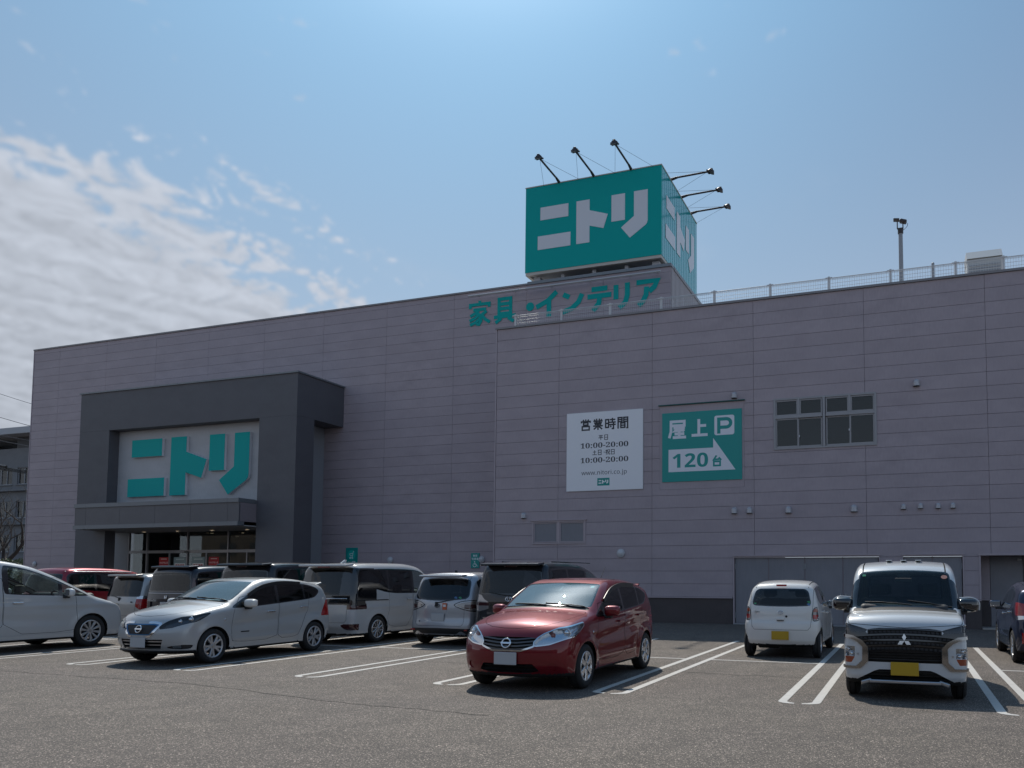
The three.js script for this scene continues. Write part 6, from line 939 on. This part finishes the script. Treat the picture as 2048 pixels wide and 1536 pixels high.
// black boxy minivan with a letter badge
{
  const S = vanSpec({ L: 4.69, W: 1.695, H: 1.85, wb: 2.85, fo: 0.90, cowl: 0.9, hdr: 1.7, cowlY: 1.10, h: 0.038, rear: [[0.1, 0.12], [0.28, 0.04], [0.42, 0], [0.9, 0.0], [1.1, 0.02], [1.3, 0.05], [1.75, 0.11], [2.2, 0.2]] }), body = paint([0.014, 0.014, 0.022], { metalness: 0.3, roughness: 0.3 });
  const c = new Car(S, 'boxy_minivan', 'black boxy minivan with chrome rear badge, second row behind the silver white hatchback bonnet', [-17.62, 0, -17.25], Math.PI), L = c.L;
  c.frontGlass(1.0, 1.66, 0.09, CM.glass); c.fine((x, y, z) => z < -1.4 && y > 0.4);
  c.sideGlass([[1.05, 1.12], [1.6, 1.5], [1.95, 1.66], [4.3, 1.69], [4.48, 1.62], [4.46, 1.18], [2.4, 1.12]], [[1.0, 1.6, CM.glass], [1.65, 2.4, CM.glass], [2.48, 3.4, CM.privacy], [3.48, 4.55, CM.privacy]]);
  c.rearGlass(1.16, 1.66, 0.085, CM.privacy, 0.05);
  for (const y of [1.115]) { const P = []; for (let k = 0; k <= 12; k++) { const x = mix(-0.68, 0.68, k / 12); P.push(V3(x, y, c.zAt(x, y, false) - 0.004)); } mesh(c.root, 'chrome_strip', new THREE.TubeGeometry(new THREE.CatmullRomCurve3(P), 20, 0.012, 6), CM.satin); }
  c.both('tail_light', c.take((x, y, z) => z < -L / 2 + 0.5 ? Math.max(0.70 - Math.abs(x), Math.abs(y - 1.12) - 0.38, z + L / 2 - 0.2) : 0.2), CM.darkLens);
  { const pk = c.take((x, y, z) => z < -1.8 ? Math.max(Math.abs(x) - 0.58, Math.abs(y - 0.82) - 0.09) : 0.2); c.recess('plate_recess', pk, 0.03, body); }
  seamRear(c, 0.66, 0.48, body); c.close(body); spoiler(c, 1.30, 0.30, 0.06, body, 0.16);
  c.onFront('badge', badgeFrame(0.055), 0, 1.02, 0.02, CM.chrome, false); rearLettering(c, 'SPADA', 0.5, 0.95, 0.04, CM.satin);
  c.mirrors(1.3, 1.14, body); c.inside({ rows: [2.5, 3.5] }); c.wheels('plain', 0.21, 0.2, CM.alloy); c.plate(0.82, false, CM.plateWhite);
}
// silver kei wagon
{
  const S = vanSpec({ L: 3.395, W: 1.475, H: 1.655, wb: 2.425, fo: 0.56, cowl: 0.62, hdr: 1.3, cowlY: 1.0, nose: 0.86, tyre: 0.28, arch: 0.31, h: 0.034, rear: [[0.1, 0.12], [0.28, 0.04], [0.42, 0], [0.8, 0.01], [0.95, 0.05], [1.2, 0.13], [1.55, 0.25], [2.2, 0.5]] }), body = paint([0.40, 0.39, 0.38], { metalness: 0.5, roughness: 0.36 });
  const c = new Car(S, 'silver_kei_wagon', 'small silver wagon with red rear lamp, between the white and black vans at left', [-19.9, 0, -17.1], Math.PI), L = c.L;
  c.frontGlass(0.7, 1.26, 0.08, CM.glass); c.fine((x, y, z) => z < -0.9 && y > 0.4);
  c.sideGlass([[0.75, 1.03], [1.15, 1.32], [1.45, 1.48], [2.9, 1.49], [3.05, 1.42], [2.98, 1.1], [2.0, 1.03]], [[0.7, 1.2, CM.glass], [1.24, 1.85, CM.glass], [1.92, 2.6, CM.privacy], [2.66, 3.2, CM.privacy]]);
  c.rearGlass(1.0, 1.51, 0.075, CM.privacy, 0.05);
  const tl = sdPoly([[0.55, 0.74], [0.53, 1.02], [0.85, 1.04], [0.85, 0.78], [0.66, 0.66]], 0), tf = (x, y, z) => z < -L / 2 + 0.5 ? Math.max(tl(Math.abs(x), y), z + L / 2 - 0.28) : 0.2; let t = c.take(tf), [top, low] = cut(t, (x, y) => 0.945 - y); c.both('tail_light', low, CM.redLens); c.both('tail_light_clear', top, CM.reflector);
  seamRear(c, 0.54, 0.50, body); c.close(body); spoiler(c, 1.04, 0.24, 0.08, body, 0.08); rearWiper(c, 0.985, 0.02, 0.36);
  rearLettering(c, 'RR', -0.42, 0.86, 0.04, CM.lampDark); c.mirrors(0.95, 1.05, body); c.inside({ rows: [2.3] }); c.wheels('plain', 0.185, 0.16, CM.alloy); c.plate(0.74, false, CM.plateYellow, 0.18);
  mesh(c.root, 'washer_nozzle', new THREE.SphereGeometry(0.02, 8, 6).translate(0.1, 1.60, -L / 2 + 0.18), CM.black);
}
// red minivan behind
{
  const S = vanSpec({ L: 4.6, W: 1.72, H: 1.80, wb: 2.8, fo: 0.9, cowl: 0.95, hdr: 1.9, cowlY: 1.06, h: 0.05, top: [[-0.2, 0.45], [0, 0.75], [0.1, 0.88], [0.5, 0.98], [0.95, 1.06], [1.1, 1.14], [1.5, 1.42], [1.95, 1.64], [2.4, 1.74], [3.0, 1.79], [3.6, 1.80], [4.1, 1.78], [4.4, 1.72], [4.9, 1.4]] }), body = paint([0.26, 0.012, 0.022], { metalness: 0.3 });
  const c = new Car(S, 'red_minivan', 'red minivan of which the roof shows above the bonnet of the white van', [-22.45, 0, -17.3], Math.PI), L = c.L;
  c.frontGlass(1.05, 1.9, 0.09, CM.glass); c.sideGlass([[1.15, 1.10], [1.6, 1.38], [2.1, 1.55], [2.8, 1.64], [4.1, 1.66], [4.35, 1.58], [4.3, 1.15], [2.4, 1.09]], [[1.0, 1.7, CM.privacy], [1.75, 2.6, CM.privacy], [2.68, 3.5, CM.privacy], [3.58, 4.5, CM.privacy]]);
  c.rearGlass(1.12, 1.62, 0.09, CM.privacy); c.both('tail_light', c.take((x, y, z) => z < -L / 2 + 0.5 ? Math.max(0.62 - Math.abs(x), Math.abs(y - 0.95) - 0.14, z + L / 2 - 0.3) : 0.2), CM.redLens); seamRear(c, 0.62, 0.5, body); c.close(body);
  for (const s of [1, -1]) { const P = []; for (let k = 0; k <= 10; k++) { const u = mix(1.9, 4.3, k / 10), y = 1.675; P.push(V3(s * (c.xAt(u, y) + 0.004), y + (k < 2 ? -0.12 + 0.06 * k : 0), L / 2 - u)); } mesh(c.root, 'window_strip', new THREE.TubeGeometry(new THREE.CatmullRomCurve3(P.slice(2)), 20, 0.012, 5), CM.satin); }
  c.mirrors(1.5, 1.14, body); c.inside({ rows: [2.6, 3.5] }); c.wheels('plain', 0.21, 0.2, CM.alloy); c.plate(0.74, false, CM.plateWhite); mesh(c.root, 'antenna', rod([-0.3, 1.74, L / 2 - 2.5], [-0.3, 1.86, L / 2 - 2.85], 0.006, 0.003, 5), CM.black);
}
// white kei hatchback seen from behind
{
  const S = vanSpec({ L: 3.395, W: 1.475, H: 1.50, wb: 2.455, fo: 0.53, cowl: 0.80, hdr: 1.55, cowlY: 0.97, nose: 0.80, tyre: 0.278, arch: 0.312, h: 0.026, yBot: 0.22, belt: [[0, 0.80], [0.8, 0.89], [2.0, 0.93], [3.4, 1.0]], tum: 0.30, kRoof: 0.14, cr: 0.10, cr2: 0.05, crownRoof: 0.06, cwR: 0.10,
    top: [[-0.2, 0.42], [0, 0.66], [0.08, 0.75], [0.4, 0.88], [0.8, 0.97], [0.92, 1.03], [1.3, 1.25], [1.6, 1.40], [1.95, 1.485], [2.3, 1.50], [2.8, 1.47], [3.05, 1.43], [3.16, 1.39], [3.7, 1.1]], rear: [[0.1, 0.14], [0.26, 0.04], [0.36, 0.0], [0.5, 0.0], [0.66, 0.02], [0.72, 0.045], [0.9, 0.07], [1.05, 0.11], [1.2, 0.16], [1.42, 0.255], [2.0, 0.5]] });
  const body = paint([0.66, 0.65, 0.625], { metalness: 0.0 });
  S.sculpt = (u, y) => 0.02 * Math.exp(-Math.pow((y - 0.66) / 0.14, 2)) * sstep(2.6, 3.3, u);
  const c = new Car(S, 'white_kei_hatchback', 'small white hatchback seen from behind, parked by the steel doors', [-2.33, 0, -16.97], Math.PI), L = c.L;
  c.frontGlass(0.92, 1.56, 0.08, CM.glass); c.fine((x, y, z) => z < -0.9 && y > 0.25);
  c.sideGlass([[0.92, 0.925], [1.3, 1.16], [1.65, 1.32], [2.1, 1.385], [2.7, 1.37], [2.95, 1.30], [2.96, 1.18], [2.80, 1.02], [1.9, 0.955]], [[0.9, 1.24, CM.glass], [1.28, 1.92, CM.glass], [1.99, 2.55, CM.glass], [2.6, 3.0, CM.glass]]);
  c.rearGlass(0.985, 1.335, 0.10, phys([0.20, 0.22, 0.23], { transmission: 1, roughness: 0, ior: 1.5 }), 0.10, 0.06);
  const tl = sdPoly([[0.60, 0.70], [0.585, 0.82], [0.60, 0.95], [0.66, 0.99], [0.80, 0.99], [0.80, 0.80], [0.70, 0.72]], 1), tf = (x, y, z) => z < -L / 2 + 0.5 ? Math.max(tl(Math.abs(x), y), z + L / 2 - 0.26) : 0.2;
  const t = c.take(tf), [inn, edge] = cut(t, (...a) => tf(...a) + 0.014); c.both('tail_light_edge', edge, CM.lampDark);
  let [redp, r2] = cut(refine(inn), (x, y) => Math.max(0.755 - y - 0.3 * (Math.abs(x) - 0.64), y - 0.835, 0.0 + Math.abs(x) - 0.685 - 0.2 * (y - 0.8))); let [amb, r3] = cut(r2, (x, y) => Math.max(0.885 - y, y - 0.95, Math.abs(x) - 0.69)); let [led, r4] = cut(r3, (x, y) => { const k = Math.round(y / 0.034) * 0.034; return Math.hypot(Math.abs(x) - 0.70 - 0.25 * (y - 0.8), (y - k) * 1.2) - 0.0105; });
  c.both('stop_lens', redp, CM.redLens); c.both('indicator_lens', amb, CM.amber); c.both('lamp_led', led, CM.white); c.both('tail_light', r4, phys([0.20, 0.19, 0.19], { roughness: 0.15, metalness: 0.5, clearcoat: 1 }));
  seamRear(c, 0.56, 0.545, body, 'tailgate', 0.60);
  c.seam(c.side([[1.0, 1.2], [0.98, 0.7], [1.0, 0.34], [1.94, 0.34], [1.96, 1.2]], 1), 'front_door', body, 0.003, true); c.seam(c.side([[1.98, 1.2], [1.96, 0.34], [2.5, 0.34], [2.62, 0.55], [2.70, 1.2]], 1), 'rear_door', body, 0.003, true);
  c.close(body); stopLamp(c, 0.20, 1.395, -L / 2 + 0.215);
  for (const s of [1, -1]) { const P = []; for (let k = 0; k <= 10; k++) { const u = mix(1.7, 3.08, k / 10); P.push(V3(s * 0.505, c.yAt(0.505, u) + 0.001, L / 2 - u)); } mesh(c.root, 'roof_groove', new THREE.TubeGeometry(new THREE.CatmullRomCurve3(P), 16, 0.009, 5), CM.plastic); }
  c.onFront('badge', badgeOvals(0.05), 0, 0.875, 0.018, CM.chrome, false); rearLettering(c, 'Epoch', 0.44, 0.885, 0.035, CM.satin);
  { const z = c.zAt(-0.11, 0.80, false); mesh(c.root, 'tailgate_lock', new THREE.CylinderGeometry(0.022, 0.022, 0.02, 16).rotateX(Math.PI / 2).translate(-0.11, 0.80, z), CM.black); mesh(c.root, 'tailgate_handle', rbox(0.15, 0.05, 0.03, 0.012, 0, 0.745, c.zAt(0, 0.745, false) - 0.006), body); mesh(c.root, 'handle_gap', rbox(0.13, 0.014, 0.03, 0.004, 0, 0.722, c.zAt(0, 0.722, false) - 0.01), CM.plastic); }
  for (const [x, y, m, r] of [[-0.52, 1.075, CM.green, 0.036], [-0.52, 1.028, CM.blue, 0.038], [0.50, 1.04, CM.green, 0.024]]) mesh(c.root, 'window_sticker', new THREE.CylinderGeometry(r, r, 0.003, 18).rotateX(Math.PI / 2).scale(1, 0.66, 1).translate(x, y, c.zAt(x, y, false) - 0.004), m);
  c.mirrors(1.18, 0.98, CM.gloss, 0.95, 0.10); c.handles([[1.78, 0.83], [2.5, 0.87]], body); c.inside({ rows: [2.25], sy: 0.50 }); c.wheels('plain', 0.18, 0.155, CM.satin); c.plate(0.44, false, CM.plateYellow);
  mesh(c.root, 'exhaust_box', merge([rbox(0.42, 0.12, 0.28, 0.05, 0.25, 0.24, -L / 2 + 0.28), rod([-0.4, 0.26, -L / 2 + 0.5], [0.4, 0.26, -L / 2 + 0.5], 0.03)]), CM.liner);
}
// silver kei box van facing the camera
{
  const S = vanSpec({ L: 3.395, W: 1.475, H: 1.79, wb: 2.495, fo: 0.52, cowl: 0.62, hdr: 1.12, cowlY: 1.115, nose: 1.03, tyre: 0.285, arch: 0.32, h: 0.024, yBot: 0.2, tum: 0.13, kRoof: 0.10, kHood: 0.07, crownRoof: 0.05, crownHood: 0.035, cwF: 0.10, cf: 0.055, cf2: 0.035, tf: 0.02, taperF: 0.4, kEnd: 0.06,
    belt: [[0, 1.0], [0.6, 1.06], [3.4, 1.10]],
    top: [[-0.2, 0.55], [0, 0.85], [0.04, 0.95], [0.12, 1.02], [0.3, 1.075], [0.62, 1.115], [0.70, 1.17], [0.92, 1.44], [1.08, 1.615], [1.2, 1.685], [1.45, 1.745], [2.0, 1.785], [2.8, 1.785], [3.2, 1.755], [3.6, 1.6]],
    front: [[0.1, 0.12], [0.22, 0.04], [0.32, 0.0], [0.5, 0.0], [0.72, 0.012], [0.85, 0.03], [0.95, 0.06], [1.05, 0.14], [1.2, 0.3], [2.1, 1.0]] });
  const body = paint([0.55, 0.565, 0.575], { metalness: 0.12, roughness: 0.36 });
  S.sculpt = (u, y) => 0.016 * Math.exp(-Math.pow((y - 0.62) / 0.16, 2)) * sstep(0.5, 0.1, u);
  const c = new Car(S, 'silver_kei_van', 'tall silver box van with chrome-flanked black grille facing the camera, at right', [-0.06, 0, -12.15], 0), L = c.L;
  c.fine((x, y, z) => z > 1.0 && y > 0.22 && y < 1.12);
  c.frontGlass(0.675, 1.115, 0.075, phys([0.50, 0.60, 0.60], { transmission: 1, roughness: 0, ior: 1.45 }));
  c.sideGlass([[0.80, 1.13], [0.98, 1.36], [1.2, 1.58], [3.0, 1.60], [3.14, 1.5], [3.10, 1.16], [1.6, 1.12]], [[0.7, 1.1, CM.glass], [1.14, 1.8, CM.glass], [1.88, 2.6, CM.privacy], [2.68, 3.3, CM.privacy]]);
  c.rearGlass(1.1, 1.58, 0.09, CM.privacy);
  // slim lamps under the bonnet edge
  const F = (P, soft = 0) => c.face(P, soft);
  c.lamp('headlight', F([[0.46, 0.845], [0.44, 0.875], [0.58, 0.915], [0.80, 0.975], [0.80, 0.875], [0.66, 0.845]]), { depth: 0.035, bowl: CM.lampDark, bulbs: [[-0.08, 0.0, 0.018], [0, 0.01, 0.018], [0.06, 0.02, 0.018]] });
  c.both('lamp_lower', c.take(F([[0.42, 0.80], [0.46, 0.845], [0.66, 0.845], [0.80, 0.875], [0.80, 0.82], [0.62, 0.795]])), CM.gloss);
  // chrome blades at either side of the grille
  const blade = c.take(F([[0.80, 0.82], [0.62, 0.795], [0.50, 0.735], [0.435, 0.66], [0.432, 0.48], [0.53, 0.385], [0.80, 0.385], [0.80, 0.415], [0.58, 0.415], [0.505, 0.49], [0.50, 0.655], [0.56, 0.715], [0.64, 0.755], [0.80, 0.785]]));
  c.both('chrome_blade', joinS(moved(blade, 0.022), rim(blade, -0.004, 0.022)), std([0.36, 0.345, 0.33], 0.14, 1));
  // grille: textured bars over black, then the lower mesh
  let g = c.take(F([[-0.44, 0.875], [-0.30, 0.90], [0.30, 0.90], [0.44, 0.875], [0.44, 0.80], [0.62, 0.795], [0.50, 0.735], [0.434, 0.66], [0.432, 0.475], [-0.432, 0.475], [-0.434, 0.66], [-0.50, 0.735], [-0.62, 0.795], [-0.44, 0.80]].filter(([x]) => x > -0.01).concat([[-0.01, 0.475], [-0.01, 0.90]])));
  g = refine(g); let up, bars, links; [up, g] = cut(g, (x, y) => 0.615 - y);
  [bars, up] = cut(up, (x, y) => { const t = (y - 0.62 + 0.10 * x * x) / 0.068; return Math.abs(t - Math.round(t)) * 0.068 - 0.011; }); c.part('grille_bar', moved(bars, 0.008), CM.gloss);
  [links, up] = cut(up, (x, y) => { const k = 0.052, r = Math.floor((y - 0.62) / 0.068) % 2, t = (x + r * k / 2) / k; const yy = (y - 0.62 + 0.1 * x * x) / 0.068, f = yy - Math.floor(yy); return Math.max(Math.abs(t - Math.round(t)) * k - 0.015 - 0.01 * f, Math.abs(f - 0.5) * 0.068 - 0.016); }); c.part('grille_links', moved(links, -0.004), CM.plastic); c.recess('grille', up, 0.03, CM.black);
  let [slat, lowg] = cut(g, (x, y) => { const t = y / 0.032; return Math.abs(t - Math.round(t)) * 0.032 - 0.006; }); c.part('grille_slat', moved(slat, -0.012), CM.plastic); c.recess('lower_grille', lowg, 0.05, CM.black);
  c.onFront('badge', badgeDiamonds(0.052), 0, 0.745, 0.025, CM.chrome);
  // stacked lamps in the corners
  const box4 = (y0, y1, x0 = 0.598, x1 = 0.722) => (x, y, z) => z > 0.9 ? Math.max(x0 - Math.abs(x), Math.abs(x) - x1, y0 - y, y - y1) : 0.2;
  c.lamp('main_lamp', box4(0.535, 0.66), { depth: 0.05, bulbs: [[0.02, 0.025, 0.03], [-0.02, -0.03, 0.03]] });
  c.both('front_indicator', c.take((x, y, z) => Math.max(box4(0.455, 0.532)(x, y, z), 0.64 - Math.abs(x) + (y - 0.455) * -0.55 - 0.0)), CM.amber);
  // lower bumper opening, plastic band, silver skid bar
  const low = c.take(F([[-0.01, 0.385], [0.30, 0.385], [0.36, 0.365], [0.58, 0.245], [0.55, 0.225], [-0.01, 0.225]])); let [sl2, lw] = cut(refine(low), (x, y) => { const t = y / 0.045; return Math.abs(t - Math.round(t)) * 0.045 - 0.007; }); c.part('intake_slat', moved(sl2, -0.015), CM.plastic); c.recess('lower_intake', lw, 0.06, CM.black);
  const band = c.take((x, y, z) => (z > 0.9 ? y - 0.245 : 0.2)); c.part('bumper_skirt', band, CM.plastic);
  mesh(c.root, 'skid_bar', merge([rbox(0.84, 0.045, 0.05, 0.014, 0, 0.235, L / 2 - 0.005), rbox(0.13, 0.05, 0.05, 0.014).rotateZ(0.3).rotateY(0.25).translate(-0.46, 0.228, L / 2 - 0.03), rbox(0.13, 0.05, 0.05, 0.014).rotateZ(-0.3).rotateY(-0.25).translate(0.46, 0.228, L / 2 - 0.03)]), CM.satin);
  const bon = (x, y, z, nx, ny) => z > 0.6 ? smax(smax(Math.abs(x) - 0.685, 0.905 - y - 0.0 + 0.06 * Math.abs(x), 0.03), c.uu(x, L / 2 - z) - 0.60, 0.03) : 0.2; c.seam(bon, 'bonnet', body);
  c.part('cowl', c.take((x, y, z) => { const q = c.uu(x, L / 2 - z); return Math.max(0.60 - q, q - 0.68, c.bDist(x, y, z) + 0.06); }), CM.plastic);
  const roofPanel = (x, y, z) => y > 1.6 ? Math.abs(x) - 0.54 : 0.2; c.seam(roofPanel, 'roof_panel', body, 0.009);
  // black pillars
  c.both('front_pillar', c.take((x, y, z) => { const u = L / 2 - z, q = c.uu(x, u); return Math.max(0.70 - q, q - 1.10, 0.45 - Math.abs(x), 1.12 - y, u - 1.05); }), CM.gloss);
  c.seam(c.side([[0.86, 1.3], [0.82, 0.8], [0.84, 0.34], [1.80, 0.34], [1.82, 1.3]], 1), 'front_door', body, 0.003, true);
  c.close(body);
  for (const x of [-0.2, 0, 0.2]) mesh(c.root, 'roof_bead', rbox(0.08, 0.012, 1.3, 0.006, x, 1.784, -0.45), body);
  c.mirrors(0.92, 1.155, CM.gloss, 1.2, 0.09); for (const s of [1, -1]) { const x = s * (c.xAt(0.92, 1.155) + 0.09); mesh(c.root, 'mirror_cap', new THREE.TubeGeometry(new THREE.CatmullRomCurve3([V3(x - s * 0.10, 1.265, L / 2 - 0.90), V3(x + s * 0.06, 1.268, L / 2 - 0.90), V3(x + s * 0.135, 1.22, L / 2 - 0.91), V3(x + s * 0.14, 1.11, L / 2 - 0.92)]), 16, 0.013, 6), body); }
  c.wipers(0.68, [[0.60, 0.05], [0.1, -0.50]]); c.inside({ rows: [2.3], sy: 0.62, rvY: 1.50 }); c.wheels('plain', 0.19, 0.16, CM.alloyDark); c.plate(0.40, true, CM.plateYellow);
  mesh(c.root, 'camera_housing', rbox(0.17, 0.09, 0.10, 0.02, 0, 1.54, L / 2 - 1.12), CM.plastic); mesh(c.root, 'inspection_sticker', rbox(0.045, 0.035, 0.003, 0.001).rotateX(-0.7).translate(-0.52, 1.565, L / 2 - 1.065), CM.green); mesh(c.root, 'round_sticker', new THREE.CylinderGeometry(0.04, 0.04, 0.003, 20).scale(1, 1, 0.8).rotateX(0.9).translate(0.52, 1.545, L / 2 - 1.05), std([0.5, 0.25, 0.2], 0.6));
  for (const s of [1, -1]) mesh(c.root, 'parking_sensor', new THREE.CylinderGeometry(0.012, 0.012, 0.01, 14).rotateX(Math.PI / 2).translate(s * 0.56, 0.565, c.zAt(s * 0.56, 0.565) + 0.002), CM.satin);
}
// dark blue hatchback at the right edge
{
  const S = { ...hatchSpec, L: 4.0, H: 1.49, wb: 2.55, fo: 0.80, tyre: 0.30, arch: 0.335, h: 0.032, top: hatchSpec.top.map(([u, y]) => [u * 4.0 / 4.1, y * 0.98]) };
  const body = paint([0.012, 0.018, 0.045], { metalness: 0.4, roughness: 0.3 });
  const c = new Car(S, 'dark_blue_hatchback', 'dark blue hatchback with red tail light, cut off by the right edge of the picture', [2.62, 0, -17.5], Math.PI), L = c.L;
  c.frontGlass(1.10, 1.80, 0.085, CM.glass); c.fine((x, y, z) => z < -1.0 && y > 0.25);
  c.sideGlass([[1.12, 0.93], [1.30, 1.01], [1.62, 1.17], [1.95, 1.30], [2.30, 1.365], [2.9, 1.36], [3.25, 1.30], [3.42, 1.22], [3.2, 1.07], [2.6, 1.01], [1.8, 0.96]], [[1.1, 1.5, CM.glass], [1.53, 2.25, CM.privacy], [2.32, 3.0, CM.privacy], [3.05, 3.6, CM.privacy]]);
  c.rearGlass(1.0, 1.30, 0.15, CM.privacy);
  const tl = sdPoly([[0.50, 0.86], [0.52, 1.02], [0.70, 1.10], [0.95, 1.12], [0.95, 0.78], [0.70, 0.80]], 1), tf = (x, y, z) => z < -L / 2 + 0.6 ? Math.max(tl(Math.abs(x), y), z + L / 2 - 0.42) : 0.2; let t = c.take(tf), [clr, red] = cut(t, (x, y) => Math.max(y - 0.87, 0.60 - Math.abs(x))); c.both('tail_light', red, CM.redLens); c.both('tail_light_clear', clr, CM.reflector);
  c.both('bumper_reflector', c.take((x, y, z) => z < -L / 2 + 0.5 ? Math.max(Math.abs(Math.abs(x) - 0.70) - 0.022, Math.abs(y - 0.47) - 0.10) : 0.2), CM.redLens);
  c.seam(c.side([[1.26, 0.99], [1.18, 0.80], [1.15, 0.45], [1.2, 0.335], [2.24, 0.335], [2.30, 1.2], [1.5, 1.2]], 1), 'front_door', body, 0.003, true); c.seam(c.side([[2.32, 1.2], [2.27, 0.335], [2.82, 0.335], [2.95, 0.55], [3.14, 0.86], [3.16, 1.2]], 1), 'rear_door', body, 0.003, true);
  seamRear(c, 0.60, 0.62, body); c.close(body); c.handles([[2.08, 0.86], [2.98, 0.91]], CM.chrome); c.mirrors(1.48, 1.0, body, 1, 0.12); c.inside({ rvY: 1.28 }); c.wheels('plain', 0.20, 0.185, CM.alloy); c.plate(0.62, false, CM.plateWhite);
  c.onFront('badge', badgeOvals(0.055), 0, 0.93, 0.02, CM.chrome, false);
}
renderer.render(scene, camera);
